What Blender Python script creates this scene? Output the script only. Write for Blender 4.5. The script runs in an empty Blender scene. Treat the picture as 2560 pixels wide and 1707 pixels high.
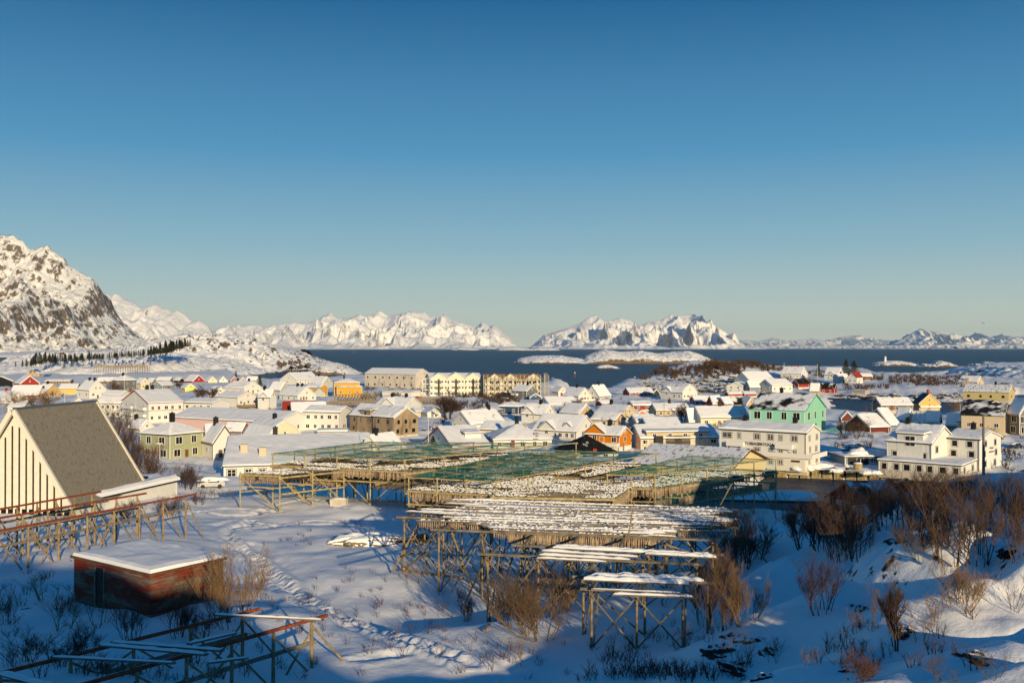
import bpy, math, random
import numpy as np
from mathutils import Vector, Matrix
R = math.radians
random.seed(7); rng = np.random.default_rng(11)
# ---------------------------------------------------------------- camera, light
F = 2489.0; HC = 32.0; CX = 1280.0; HY = 868.0
scene = bpy.context.scene
COL = scene.collection
cam = bpy.data.objects.new('camera', bpy.data.cameras.new('camera'))
COL.objects.link(cam); scene.camera = cam
cam.data.sensor_width = 36.0; cam.data.lens = 36.0 * F / 2560
cam.location = (0, 0, HC)
cam.rotation_euler = (R(90) + math.atan((HY - 853.5) / F), 0, 0)
cam.data.clip_start = 1.0; cam.data.clip_end = 200000
SUN_AZ = 20.0; SUN_EL = 11.0
sd = Vector((math.sin(R(SUN_AZ)) * math.cos(R(SUN_EL)), -math.cos(R(SUN_AZ)) * math.cos(R(SUN_EL)), math.sin(R(SUN_EL))))
sun = bpy.data.objects.new('sun', bpy.data.lights.new('sun', 'SUN')); COL.objects.link(sun)
sun.data.energy = 5.0; sun.data.angle = R(0.5); sun.data.color = (1.0, 0.78, 0.46)
sun.rotation_euler = sd.to_track_quat('Z', 'Y').to_euler()
sun.location = (60, -60, 90)
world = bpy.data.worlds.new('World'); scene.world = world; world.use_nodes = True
nt = world.node_tree; nt.nodes.clear()
N = nt.nodes.new; L = nt.links.new
out = N('ShaderNodeOutputWorld'); bg = N('ShaderNodeBackground'); bg.inputs['Strength'].default_value = 1.0
sky = N('ShaderNodeTexSky'); sky.sky_type = 'NISHITA'; sky.sun_disc = False
sky.sun_elevation = R(SUN_EL); sky.sun_rotation = R(180 - SUN_AZ); sky.altitude = 30
sky.air_density = 1.0; sky.dust_density = 0.4; sky.ozone_density = 3.0
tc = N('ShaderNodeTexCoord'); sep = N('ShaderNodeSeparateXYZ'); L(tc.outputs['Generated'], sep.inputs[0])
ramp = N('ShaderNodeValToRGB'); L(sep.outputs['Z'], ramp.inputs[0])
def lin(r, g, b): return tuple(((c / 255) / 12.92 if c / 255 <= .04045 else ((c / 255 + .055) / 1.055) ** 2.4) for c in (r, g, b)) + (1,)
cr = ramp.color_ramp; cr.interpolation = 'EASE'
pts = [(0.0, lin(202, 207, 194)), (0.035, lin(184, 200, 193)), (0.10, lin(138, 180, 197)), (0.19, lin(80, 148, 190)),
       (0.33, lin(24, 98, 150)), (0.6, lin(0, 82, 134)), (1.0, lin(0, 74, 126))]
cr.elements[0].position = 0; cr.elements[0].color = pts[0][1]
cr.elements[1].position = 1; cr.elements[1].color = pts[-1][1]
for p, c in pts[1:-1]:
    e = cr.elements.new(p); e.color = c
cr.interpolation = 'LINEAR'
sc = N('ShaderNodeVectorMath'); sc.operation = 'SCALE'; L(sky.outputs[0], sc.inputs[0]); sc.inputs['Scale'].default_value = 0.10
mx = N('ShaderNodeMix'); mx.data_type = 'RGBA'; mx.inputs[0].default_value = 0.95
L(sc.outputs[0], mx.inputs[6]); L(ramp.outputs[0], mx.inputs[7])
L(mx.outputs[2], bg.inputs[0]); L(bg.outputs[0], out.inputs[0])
scene.view_settings.view_transform = 'Standard'; scene.view_settings.look = 'None'
scene.view_settings.exposure = 0.0; scene.view_settings.gamma = 1.0

# ---------------------------------------------------------------- helpers
def tag(o, label=None, cat=None, group=None, kind=None):
    if label: o['label'] = label
    if cat: o['category'] = cat
    if group: o['group'] = group
    if kind: o['kind'] = kind
    return o
def empty(name, loc=(0, 0, 0), rz=0.0):
    o = bpy.data.objects.new(name, None); COL.objects.link(o)
    o.location = loc; o.rotation_euler = (0, 0, rz); o.empty_display_size = .2
    return o
def mesh(name, v, f, mats, mi=None, smooth=False):
    m = bpy.data.meshes.new(name)
    m.from_pydata([tuple(p) for p in v], [], f)
    for q in (mats if isinstance(mats, (list, tuple)) else [mats]): m.materials.append(q)
    if mi is not None: m.polygons.foreach_set('material_index', mi)
    if smooth: m.polygons.foreach_set('use_smooth', [True] * len(m.polygons))
    m.update(); return m
def link(name, m, parent=None, loc=None, rz=None):
    o = bpy.data.objects.new(name, m); COL.objects.link(o)
    if parent is not None: o.parent = parent
    if loc is not None: o.location = loc
    if rz is not None: o.rotation_euler = (0, 0, rz)
    return o
class MB:
    def __init__(s): s.v = []; s.f = []; s.m = []
    def add(s, vs, fs, mi=0):
        n = len(s.v); s.v += [tuple(p) for p in vs]; s.f += [tuple(n + i for i in q) for q in fs]; s.m += [mi] * len(fs); return s
    def box(s, x0, y0, z0, x1, y1, z1, mi=0):
        return s.add([(x0, y0, z0), (x1, y0, z0), (x1, y1, z0), (x0, y1, z0), (x0, y0, z1), (x1, y0, z1), (x1, y1, z1), (x0, y1, z1)],
                     [(0, 3, 2, 1), (4, 5, 6, 7), (0, 1, 5, 4), (1, 2, 6, 5), (2, 3, 7, 6), (3, 0, 4, 7)], mi)
    def beam(s, p, q, w, h=None, n=4, w2=None, mi=0):
        p = Vector(p); q = Vector(q); d = (q - p)
        if d.length < 1e-6: return s
        d.normalize(); up = Vector((0, 0, 1)) if abs(d.z) < .98 else Vector((0, 1, 0))
        a = d.cross(up).normalized(); b = a.cross(d)
        h = w if h is None else h; k = 1 if w2 is None else w2 / w
        if n == 4: offs = [(-.5, -.5), (.5, -.5), (.5, .5), (-.5, .5)]
        else: offs = [(.5 * math.cos(2 * math.pi * i / n), .5 * math.sin(2 * math.pi * i / n)) for i in range(n)]
        v = [p + a * (w * i) + b * (h * j) for i, j in offs] + [q + a * (w * k * i) + b * (h * k * j) for i, j in offs]
        f = [(i, (i + 1) % n, n + (i + 1) % n, n + i) for i in range(n)] + [tuple(range(n - 1, -1, -1)), tuple(range(n, 2 * n))]
        return s.add(v, f, mi)
    def build(s, name, mats, parent=None, smooth=False, **k):
        return link(name, mesh(name, s.v, s.f, mats, s.m, smooth), parent, **k)
_G = {}
def _tab(k):
    if k not in _G: _G[k] = np.random.default_rng(k).random((256, 256)) * 2 - 1
    return _G[k]
def fbm(x, y, oct=4, seed=0, ridged=False):
    x = np.asarray(x, float); y = np.asarray(y, float)
    t = np.zeros(np.broadcast(x, y).shape); amp = 1.0; tot = 0
    for o in range(oct):
        G = _tab(seed * 31 + o)
        xi = np.floor(x).astype(int); yi = np.floor(y).astype(int); fx = x - xi; fy = y - yi
        fx = fx * fx * fx * (fx * (fx * 6 - 15) + 10); fy = fy * fy * fy * (fy * (fy * 6 - 15) + 10)
        a = G[xi & 255, yi & 255]; b = G[(xi + 1) & 255, yi & 255]; c = G[xi & 255, (yi + 1) & 255]; d = G[(xi + 1) & 255, (yi + 1) & 255]
        v = (a * (1 - fx) + b * fx) * (1 - fy) + (c * (1 - fx) + d * fx) * fy
        if ridged: v = 1 - 2 * np.abs(v) * 1.6
        t += v * amp; tot += amp; amp *= .5; x = x * 2.03 + 17.3; y = y * 2.03 + 5.1
    return t / tot
def P(px, py, z=None, Y=None):
    if Y is None: Y = (HC - z) * F / (py - HY)
    return Vector(((px - CX) / F * Y, Y, HC - (py - HY) * Y / F))

# ---------------------------------------------------------------- materials
MATS = {}
def mat(name, col, rough=.7, bump=0, bscale=8, var=.0, vscale=2.0, spec=.3, stretch=None, metal=0):
    if name in MATS: return MATS[name]
    m = bpy.data.materials.new(name); m.use_nodes = True; MATS[name] = m
    t = m.node_tree; b = t.nodes['Principled BSDF']
    b.inputs['Base Color'].default_value = (*col, 1); b.inputs['Roughness'].default_value = rough
    b.inputs['Specular IOR Level'].default_value = spec; b.inputs['Metallic'].default_value = metal
    if var or bump:
        c = t.nodes.new('ShaderNodeTexCoord'); mp = t.nodes.new('ShaderNodeMapping')
        t.links.new(c.outputs['Object'], mp.inputs[0])
        if stretch: mp.inputs['Scale'].default_value = stretch
    if var:
        n = t.nodes.new('ShaderNodeTexNoise'); n.inputs['Scale'].default_value = vscale; n.inputs['Detail'].default_value = 5
        t.links.new(mp.outputs[0], n.inputs['Vector'])
        r = t.nodes.new('ShaderNodeMapRange'); r.inputs[1].default_value = .3; r.inputs[2].default_value = .7
        r.inputs[3].default_value = 1 - var; r.inputs[4].default_value = 1 + var * .5
        t.links.new(n.outputs[0], r.inputs[0])
        h = t.nodes.new('ShaderNodeVectorMath'); h.operation = 'SCALE'; h.inputs[0].default_value = col
        t.links.new(r.outputs[0], h.inputs['Scale']); t.links.new(h.outputs[0], b.inputs['Base Color'])
    if bump:
        n = t.nodes.new('ShaderNodeTexNoise'); n.inputs['Scale'].default_value = bscale; n.inputs['Detail'].default_value = 4
        t.links.new(mp.outputs[0], n.inputs['Vector'])
        u = t.nodes.new('ShaderNodeBump'); u.inputs['Strength'].default_value = bump; u.inputs['Distance'].default_value = .1
        t.links.new(n.outputs[0], u.inputs['Height']); t.links.new(u.outputs[0], b.inputs['Normal'])
    return m
def siding(name, col, freq=14, vertical=True, var=.05):
    """painted boards: thin darker joints between boards and a little weathering"""
    if name in MATS: return MATS[name]
    m = mat(name, col, .6, var=var, vscale=1.2)
    t = m.node_tree; b = t.nodes['Principled BSDF']
    c = t.nodes.new('ShaderNodeTexCoord'); s = t.nodes.new('ShaderNodeSeparateXYZ'); t.links.new(c.outputs['Object'], s.inputs[0])
    a = t.nodes.new('ShaderNodeMath'); a.operation = 'ADD'
    if vertical: t.links.new(s.outputs[0], a.inputs[0]); t.links.new(s.outputs[1], a.inputs[1])
    else: t.links.new(s.outputs[2], a.inputs[0]); a.inputs[1].default_value = 0
    w = t.nodes.new('ShaderNodeMath'); w.operation = 'MULTIPLY'; w.inputs[1].default_value = freq; t.links.new(a.outputs[0], w.inputs[0])
    f = t.nodes.new('ShaderNodeMath'); f.operation = 'FRACT'; t.links.new(w.outputs[0], f.inputs[0])
    u = t.nodes.new('ShaderNodeBump'); u.inputs['Strength'].default_value = .35; u.inputs['Distance'].default_value = .04
    t.links.new(f.outputs[0], u.inputs['Height']); t.links.new(u.outputs[0], b.inputs['Normal'])
    return m
def mixmat(name, c0, c1, scale, lo, hi, detail=6, bump=.3, slope=None, stretch=None, rough=.8, coords='Object', bdist=.3, bscale=None, rr=.5):
    """two real surface colours (snow / rock, snow / roofing) mixed by noise and, if asked, by steepness"""
    if name in MATS: return MATS[name]
    m = bpy.data.materials.new(name); m.use_nodes = True; MATS[name] = m
    t = m.node_tree; b = t.nodes['Principled BSDF']; b.inputs['Roughness'].default_value = rough; b.inputs['Specular IOR Level'].default_value = .2
    c = t.nodes.new('ShaderNodeTexCoord'); mp = t.nodes.new('ShaderNodeMapping'); t.links.new(c.outputs[coords], mp.inputs[0])
    if stretch: mp.inputs['Scale'].default_value = stretch
    n = t.nodes.new('ShaderNodeTexNoise'); n.inputs['Scale'].default_value = scale; n.inputs['Detail'].default_value = detail; n.inputs['Roughness'].default_value = rr + .1
    t.links.new(mp.outputs[0], n.inputs['Vector']); fac = n.outputs[0]
    if slope is not None:
        g = t.nodes.new('ShaderNodeNewGeometry'); s = t.nodes.new('ShaderNodeSeparateXYZ'); t.links.new(g.outputs['Normal'], s.inputs[0])
        q = t.nodes.new('ShaderNodeMath'); q.operation = 'MULTIPLY_ADD'; t.links.new(s.outputs[2], q.inputs[0])
        q.inputs[1].default_value = -slope; t.links.new(fac, q.inputs[2]); fac = q.outputs[0]
    r = t.nodes.new('ShaderNodeMapRange'); r.inputs[1].default_value = lo; r.inputs[2].default_value = hi; t.links.new(fac, r.inputs[0])
    x = t.nodes.new('ShaderNodeMix'); x.data_type = 'RGBA'; t.links.new(r.outputs[0], x.inputs[0])
    n2 = t.nodes.new('ShaderNodeTexNoise'); n2.inputs['Scale'].default_value = scale * 3; n2.inputs['Detail'].default_value = 4
    t.links.new(mp.outputs[0], n2.inputs['Vector'])
    v = t.nodes.new('ShaderNodeMapRange'); v.inputs[1].default_value = .3; v.inputs[2].default_value = .7; v.inputs[3].default_value = .6; v.inputs[4].default_value = 1.3
    t.links.new(n2.outputs[0], v.inputs[0])
    h = t.nodes.new('ShaderNodeVectorMath'); h.operation = 'SCALE'; h.inputs[0].default_value = c1; t.links.new(v.outputs[0], h.inputs['Scale'])
    x.inputs[6].default_value = (*c0, 1); t.links.new(h.outputs[0], x.inputs[7]); t.links.new(x.outputs[2], b.inputs['Base Color'])
    n3 = t.nodes.new('ShaderNodeTexNoise'); n3.inputs['Scale'].default_value = bscale or scale; n3.inputs['Detail'].default_value = 8; n3.inputs['Roughness'].default_value = .6
    t.links.new(mp.outputs[0], n3.inputs['Vector'])
    u = t.nodes.new('ShaderNodeBump'); u.inputs['Strength'].default_value = bump; u.inputs['Distance'].default_value = bdist
    t.links.new(n3.outputs[0], u.inputs['Height']); t.links.new(u.outputs[0], b.inputs['Normal'])
    return m
SNOW = (.90, .90, .91)
M_snow = mat('snow', SNOW, .65, bump=.25, bscale=3.0, spec=.25)
M_snowroof = mat('roof_snow', SNOW, .7, bump=.15, bscale=1.2, spec=.2)
M_ground = mixmat('snow_ground', SNOW, (.07, .055, .045), 1.3, -.02, .03, slope=.95, bump=.45, bdist=.12, bscale=2.2, rr=.5)
M_isle = mixmat('island_snow_rock', SNOW, (.17, .12, .08), .11, -.29, -.23, slope=.93, bump=1.0, bdist=2.2, rr=.68, detail=9)
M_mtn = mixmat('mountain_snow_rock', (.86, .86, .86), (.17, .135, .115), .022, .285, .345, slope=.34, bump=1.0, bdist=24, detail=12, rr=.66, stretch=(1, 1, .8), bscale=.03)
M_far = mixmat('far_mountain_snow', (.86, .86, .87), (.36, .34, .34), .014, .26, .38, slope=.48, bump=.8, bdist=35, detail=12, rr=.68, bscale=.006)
M_black = mat('black', (.012, .012, .013), .6)
M_pane = mat('window_glass', (.008, .009, .012), .2, spec=.25)
M_wood = mat('weathered_wood', (.30, .22, .12), .85, var=.45, vscale=3, bump=.3, bscale=10)
M_oldwood = mat('old_grey_wood', (.20, .17, .13), .9, var=.5, vscale=2, bump=.3, bscale=8)
M_rust = mat('rusty_steel', (.24, .055, .022), .8, var=.45, vscale=4)
M_twig = mat('bark_brown', (.095, .056, .036), .9, var=.3, vscale=3)
M_twigsun = mat('bark_sunlit_gold', (.20, .125, .065), .9, var=.3, vscale=3)  # lighter bark with the gold of sunlit bushes put into its colour
M_twigred = mat('bark_reddish', (.12, .06, .042), .9, var=.3, vscale=3)
M_hill = mixmat('hill_snow_rock', SNOW, (.17, .12, .08), .13, -.215, -.16, slope=.93, bump=1.0, bdist=2.2, rr=.66, detail=9)
M_conif = mat('conifer_needles', (.045, .055, .02), .9, var=.5, vscale=2)
M_fish = mat('dried_fish', (.36, .27, .18), .7, var=.5, vscale=5)
M_fishshade = mat('dried_fish_shaded', (.055, .042, .030), .75, var=.5, vscale=5)  # darker copy of the fish colour: shade inside the packed rows painted in
PAL = dict(white=(.71, .695, .65), apt=(.70, .65, .52), cream=(.70, .62, .44), yellow=(.72, .46, .13), ochre=(.68, .32, .015), orange=(.62, .20, .008), red=(.30, .022, .016),
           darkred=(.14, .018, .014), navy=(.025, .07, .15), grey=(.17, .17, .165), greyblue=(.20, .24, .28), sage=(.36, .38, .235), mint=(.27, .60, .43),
           beige=(.56, .46, .31), tan=(.50, .36, .20), concrete=(.58, .52, .44), black=(.015, .015, .016), pink=(.66, .46, .42), brown=(.16, .085, .04),
           weather=(.36, .27, .17), olive=(.24, .22, .12), greygreen=(.42, .44, .40), hall=(.56, .47, .24), lemon=(.62, .66, .16), straw=(.74, .60, .33), green=(.05, .28, .2))
def wallmat(c):
    if c == 'concrete': return mixmat('wall_concrete', PAL[c], (.30, .26, .21), .35, .5, .75, bump=.1, stretch=(1, 1, .5))
    if c == 'weather': return mixmat('wall_weather', PAL[c], (.16, .12, .08), .5, .45, .7, bump=.3, stretch=(1, 1, .3))
    if c == 'pink': return siding('wall_pink', PAL[c], 1.6)
    return siding('wall_' + c, PAL[c], 5 if c in ('sage', 'beige', 'cream') else 4, True)
ROOFM = {'black': M_black, 'red': mat('roof_red', (.34, .045, .02), .6, var=.2), 'grey': mat('roof_grey', (.13, .12, .11), .8, var=.3),
         'dark': mat('roof_dark', (.05, .045, .042), .8), 'brown': mat('roof_brown', (.13, .06, .03), .8, var=.3),
         'white': mat('trim_white', (.76, .74, .70), .6), 'teal': mat('trim_teal', (.02, .32, .26), .6), 'boards': mat('roof_boards', (.40, .24, .13), .8, var=.35, vscale=.7),
         'blue': mat('roof_blue', (.03, .06, .10), .5)}
M_trim = ROOFM['white']
SNOWM = {'snow': M_snowroof, 'worn': mixmat('roof_worn_snow', SNOW, (.20, .17, .15), .30, .60, .74, bump=.25, detail=9, stretch=(1, 1, 1)),
         'patch': mixmat('roof_patch', SNOW, (.014, .013, .013), .16, .46, .56, bump=.2, detail=9, stretch=(1, 1, 1)),
         'half': mixmat('roof_half', SNOW, (.013, .012, .012), .22, .40, .50, bump=.2, detail=9),
         'bare': mixmat('roof_mostly_bare', SNOW, (.012, .011, .011), .25, .30, .36, bump=.2, detail=9),
         'thin': mixmat('roof_thin_snow', SNOW, (.17, .15, .13), .5, .52, .66, bump=.2, detail=9, stretch=(1, 2.6, 1)),
         'rusty': mixmat('roof_rusty_patch', SNOW, (.16, .06, .03), .14, .66, .70, bump=.2, detail=9)}
# ---------------------------------------------------------------- houses: the list (pixels of the photograph give each one its place on the ground)
HOUSES = []
def H(name, cx, ey, by, xl, xr, th, g, ay, col, label, zg=4.0, roof='gable', rc='black', sn='snow', WR=None, WL=None, gw=1, ch=(), dorm=(), trim=True, ov=.4, st=.28, wh=1.25, ww=1.0, cat='house', door=None, fr='white', chc='black', grp=None, k=None, Wm=None, Dm=None):
    Y = (HC - zg) * F / (by - HY); C = P(cx, by, Y=Y)
    if k != 0:   # the turn of the house follows from how wide its two walls look
        k = k or (1.0 if roof == 'hip' else 1.3 if g == 'R' else 1 / 1.3)
        th = math.degrees(math.atan((cx - xl) / (k * (xr - cx))) - math.atan((cx - CX) / F)); th = max(8, min(78, th))
    t = R(th)
    if col in ('weather', 'concrete', 'hall') and fr == 'white': fr = 'wood'
    r = Vector((math.cos(t), math.sin(t), 0)); l = Vector((-math.sin(t), math.cos(t), 0))
    def hit(px, d):
        k = (px - CX) / F; den = d.x - k * d.y
        return (k * C.y - C.x) / den if abs(den) > 1e-5 else 8
    W = hit(xr, r); D = hit(xl, l)
    W = W if 1 < W < 90 else 9.0; D = D if 1 < D < 90 else 9.0
    W = Wm or W; D = Dm or D
    wallh = (by - ey) * Y / F
    Ya = Y + (W / 2 * r.y if g == 'R' else D / 2 * l.y)
    rise = HC - (ay - HY) * Ya / F - zg - wallh
    span = W if g == 'R' else D
    rise = max(.3 if roof in ('lean', 'flat') else span * .12, min(rise, span * 1.0))
    HOUSES.append(dict(locals()))
W22 = (2, 2); 
# far left
H('cottage', 30, 903, 911, 9, 47, 15, 'L', 894, 'beige', 'small beige cottage alone on the far left shore above the dark spruces', WR=(3, 1), gw=0)
H('house', 97, 934, 943, 68, 108, 60, 'L', 924, 'tan', 'tan gabled house at the foot of the snowy hill behind the red house', WR=(2, 1), WL=(3, 1))
H('shed', 33, 953, 968, -25, 37, 60, 'L', 941, 'black', 'long black walled shed with a snowy roof at the left edge', gw=0)
H('house', 51, 959, 971, 36, 99, 20, 'R', 940, 'red', 'red gabled house with a white window behind the long red fascia roof', WR=None)
H('house', 24, 988, 994, 10, 96, 8, 'L', 964, 'red', 'low house whose wide snowy roof is edged by a red fascia', gw=0, rc='red', k=0, Dm=14)
H('house', 110, 983, 993, 85, 154, 74, 'R', 961, 'yellow', 'pale yellow gabled house right of the red fascia roof', WR=(4, 1), ch=[(.5, .5)], k=0)
H('barracks', 113, 953, 963, 105, 175, 6, 'L', 949, 'brown', 'long low brown building with a row of pale windows', WR=(8, 1), gw=0, k=0, Dm=8)
H('house', 148, 971, 986, 143, 192, 10, 'L', 960, 'yellow', 'low yellow house lit behind a bush left of the white gabled house', gw=0, k=0, Dm=9)
H('house', 223.6, 975, 999, 193, 266, 35, 'R', 953, 'white', 'white two storey gabled house with two dark chimneys at the left', WR=(2, 1), WL=(2, 1), ch=[(.45, .25), (.5, .65)], gw=2)
H('barn', 242, 953, 962, 236, 294, 5, 'L', 944, 'grey', 'long dark grey barn below the far fish rack', gw=0, k=0, Dm=8)
H('house', 311, 951, 982, 280, 342, 25, 'R', 939, 'grey', 'grey two storey house with white framed windows and hipped roof', roof='hip', WR=(2, 2), WL=(1, 2), ch=[(.4, .5)])
H('house', 352, 958, 975, 337, 374, 30, 'R', 946, 'cream', 'small cream gabled house right of the grey hipped house', WR=(2, 1))
H('boathouse', 379, 955, 966, 366, 394, 30, 'R', 946, 'grey', 'dark gabled boathouse behind the pale blue house', gw=0)
H('boathouse', 424, 950, 957, 390, 434, 40, 'R', 944, 'grey', 'grey boathouse with open dark gable left of the charcoal one', gw=0)
H('boathouse', 447, 951, 958, 434, 462, 40, 'R', 944, 'black', 'charcoal boathouse just left of the red gabled boathouse', gw=0)
H('boathouse', 482, 953, 959, 461, 512, 30, 'R', 938, 'red', 'bright red gabled boathouse below the snowy hill, leftmost of the two red ones')
H('boathouse', 521, 953, 959, 511, 543, 35, 'R', 942, 'cream', 'cream gabled boathouse with one dark window right of the red boathouse')
H('boathouse', 548, 953, 958, 540, 569, 35, 'R', 942, 'white', 'white gabled boathouse beside the cream boathouse')
H('boathouse', 577, 951, 959, 574, 596, 30, 'R', 941.5, 'red', 'narrow steep red boathouse right of the white boathouse')
H('boathouse', 600, 953, 959, 594, 616, 35, 'R', 943, 'tan', 'tan gabled boathouse right of the narrow red boathouse')
H('barn', 640, 950, 959, 615, 648, 60, 'R', 942, 'greygreen', 'low snow covered barn at the water below the hill', gw=0)
H('house', 407, 964, 976, 380, 437, 30, 'L', 954, 'greyblue', 'pale blue low house with a flat snowy roof', WR=(2, 1), WL=(1, 1))
H('house', 463, 971, 981, 452, 491, 20, 'R', 959.5, 'lemon', 'small lemon green gabled house behind the white hotel roof', WR=None)
H('house', 538, 983, 993, 520, 566, 30, 'R', 967, 'white', 'small white gabled house among bare trees left of the white gabled villa', WR=(1, 1))
H('house', 610, 971, 986, 560, 655, 35, 'R', 954.5, 'white', 'white gabled house with two dark chimneys standing below the harbour hill', WR=(2, 1), WL=(3, 1), ch=[(.5, .75), (.5, .2)])
H('house', 594, 994, 1019, 540, 645, 28, 'R', 980, 'white', 'white gabled house on a timber deck above the long pink hall', WR=(3, 1), WL=(1, 1), door='deck')
H('house', 675, 993, 1021, 645, 691, 60, 'R', 975, 'white', 'white house with a rounded snowy roof and gable dormer by a bare tree', ch=[(.5, .7)], WL=(1, 2), dorm=[('L', .55, 4, 'gable')])
H('house', 700, 975, 985, 672, 723, 50, 'R', 956, 'greygreen', 'grey green barn with a broad snowy roof behind the white houses')
H('house', 742.5, 950, 962, 700, 800, 20, 'L', 932, 'white', 'white house at the shore with a dark bare patch on its snowy roof', WR=(4, 1), WL=(1, 1), ch=[(.5, .5)], sn='rusty')
H('house', 805, 958, 970, 776, 831, 35, 'R', 942, 'greygreen', 'grey green gabled house beside the ochre house', WR=None, ch=[(.5, .7)])
H('house', 744, 989, 1003, 699, 790, 32, 'R', 967.6, 'white', 'white gabled house with two dark chimneys above the orange metal roof', WR=(3, 1), WL=(3, 1), ch=[(.5, .25), (.5, .5)])
H('house', 798, 969, 990, 762, 819, 25, 'R', 961, 'ochre', 'ochre gabled house with a round white window', WR=(1, 1))
H('shed', 785, 981, 991, 780, 812, 8, 'R', 967.6, 'greygreen', 'pale boarded shed with brown roof edge in front of the ochre house', rc='brown', gw=0)
H('house', 836, 957, 992, 820, 899, 12, 'R', 949, 'ochre', 'ochre box shaped house with a flat snowy roof and grey shaded side', roof='hip', WR=(4, 1), ch=[(.4, .5)], k=0, Dm=11)
H('extension', 842, 968, 993, 834, 905, 10, 'L', 964, 'ochre', 'ochre flat roofed front wing before the ochre box shaped house', roof='flat', WR=(3, 1), gw=0, k=0, Dm=5)
H('warehouse', 1039, 936, 974, 912, 1076, 54, 'R', 922.5, 'concrete', 'long weathered concrete warehouse with two rows of small windows on the waterfront', WL=(7, 2), WR=(1, 1), gw=0, trim=False, cat='warehouse', k=0)
H('garage', 1028, 980, 992, 956, 1068, 60, 'R', 976, 'white', 'row of white garages with a flat snowy roof in front of the concrete warehouse', roof='flat', gw=0, cat='garage', k=0)
H('apartment_building', 1074, 946, 991, 1068, 1204, 12, 'L', 934, 'apt', 'cream apartment building with three front gables and stacked balconies by the sea', WR=None, dorm=[('R', .17, 9.5, 'gable'), ('R', .50, 10.5, 'gable'), ('R', .83, 9.5, 'gable')], gw=0, cat='apartment block', door='balc3', k=0, Dm=18)
H('apartment_building', 1212, 947, 992, 1209, 1352, 8, 'L', 936, 'apt', 'unfinished apartment building with bare brown roof boards', WR=None, dorm=[('R', .17, 9, 'gable'), ('R', .45, 9, 'gable'), ('R', .86, 9, 'gable')], gw=0, sn='boards', cat='apartment block', k=0, Dm=16)
H('house', 1316, 978, 1000, 1279, 1345, 32, 'R', 964, 'grey', 'dark grey house with white windows and a white balcony before the scaffolding', WR=(2, 1), WL=(2, 2), ch=[(.5, .3)])
H('shed', 1325, 993, 1002, 1320, 1353, 15, 'R', 984, 'navy', 'small navy blue shed in front of the dark grey house')
H('house', 1396, 980, 992, 1380, 1418, 25, 'R', 969, 'white', 'narrow white gabled house left of the white house with chimney by the sound', WR=(1, 1))
H('house', 1446, 990, 1005, 1408, 1479, 32, 'R', 970, 'white', 'white gabled house with black chimney and fenced deck by the sound', WR=(2, 1), WL=(2, 1), ch=[(.5, .5)])
H('house', 1498, 990, 1000, 1464, 1527, 35, 'L', 964, 'white', 'steep white house with its long snowy roof facing the harbour', WL=(1, 1), ch=[(.3, .5)])
H('house', 1375, 1011, 1020, 1348, 1446, 20, 'L', 993.5, 'white', 'white house with a small gable and a broad snowy roof left of a bare tree', WL=(1, 1))
H('house', 1296, 1017, 1037, 1248, 1313, 28, 'R', 1006, 'navy', 'navy blue house with white windows and low snowy roof', roof='hip', WL=(2, 1), WR=(1, 1))
H('house', 1240, 1026, 1040, 1188, 1256, 40, 'R', 1018, 'greyblue', 'low house with a shaded blue roof left of the navy house', roof='hip', ch=[(.5, .6)])
H('cottage', 1069, 1033, 1045, 1055, 1106, 15, 'R', 1022, 'white', 'small white cottage with one window right of the flagpole', WR=(1, 1), gw=0)
H('house', 1177, 1060, 1074, 1130, 1262, 35, 'L', 1029, 'white', 'white gabled house with a skylight in its long snowy roof', WL=(3, 1), ch=[(.5, .8)], door='skylight')
H('house', 1291, 1076, 1104, 1200, 1318, 38, 'R', 1055.6, 'cream', 'cream house with long plain snowy roof behind the hip roofed white house', WL=(3, 1), WR=(2, 1))
H('house', 1133, 1118, 1128, 1063, 1226, 24, 'L', 1068, 'white', 'white house with red roof edges and a shaded snowy roof by two black chimneys', WL=(1, 1), rc='red', k=0)
H('extension', 1163, 1084, 1118, 1128, 1202, 20, 'L', 1063, 'white', 'flat roofed white dormer block with a green window', roof='flat', WR=(1, 1), gw=0, zg=4.5, k=0, Dm=6)
H('house', 1234, 1100, 1122, 1209, 1379, 14, 'R', 1068, 'white', 'white hip roofed house with two tall black chimneys and a bare roof patch', roof='hip', WR=(5, 1), ch=[(.25, .5), (.52, .5)], sn='rusty')
H('house', 1440, 1079, 1100, 1333, 1489, 38, 'R', 1040, 'white', 'large white house with a front gable and small dormers behind the black roof', WL=(7, 1), WR=(1, 1), dorm=[('L', .68, 5.5, 'gable'), ('L', .26, 2.4, 'gable')])
H('house', 1362, 1036, 1054, 1304, 1389, 38, 'R', 1012, 'white', 'white house with crossing gables and a black chimney', WL=(3, 1), WR=(1, 1), dorm=[('L', .75, 5, 'gable')], ch=[(.5, .4)])
H('house', 1447, 1034, 1046, 1400, 1484, 34, 'R', 1012, 'tan', 'tan gabled house with half its gable in shade', WR=(2, 1))
H('house', 1551, 1036, 1055, 1487, 1596, 36, 'R', 1014, 'beige', 'beige gabled house with black chimney and white balcony in the middle', WR=(1, 1), WL=(2, 1), ch=[(.5, .7)])
H('house', 1539, 1051, 1067, 1477, 1563, 30, 'R', 1035, 'beige', 'low beige house in front of an orange roof corner', WR=(1, 1), WL=(1, 1), rc='red', gw=0)
H('house', 1548, 1089, 1133, 1463, 1578, 30, 'R', 1068, 'orange', 'bright orange house with white framed windows', WR=(1, 2), WL=(3, 2), gw=1, ch=[(.5, .45)], dorm=[('L', .72, 5.5, 'gable')], wh=1.6, ww=1.3)
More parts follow.
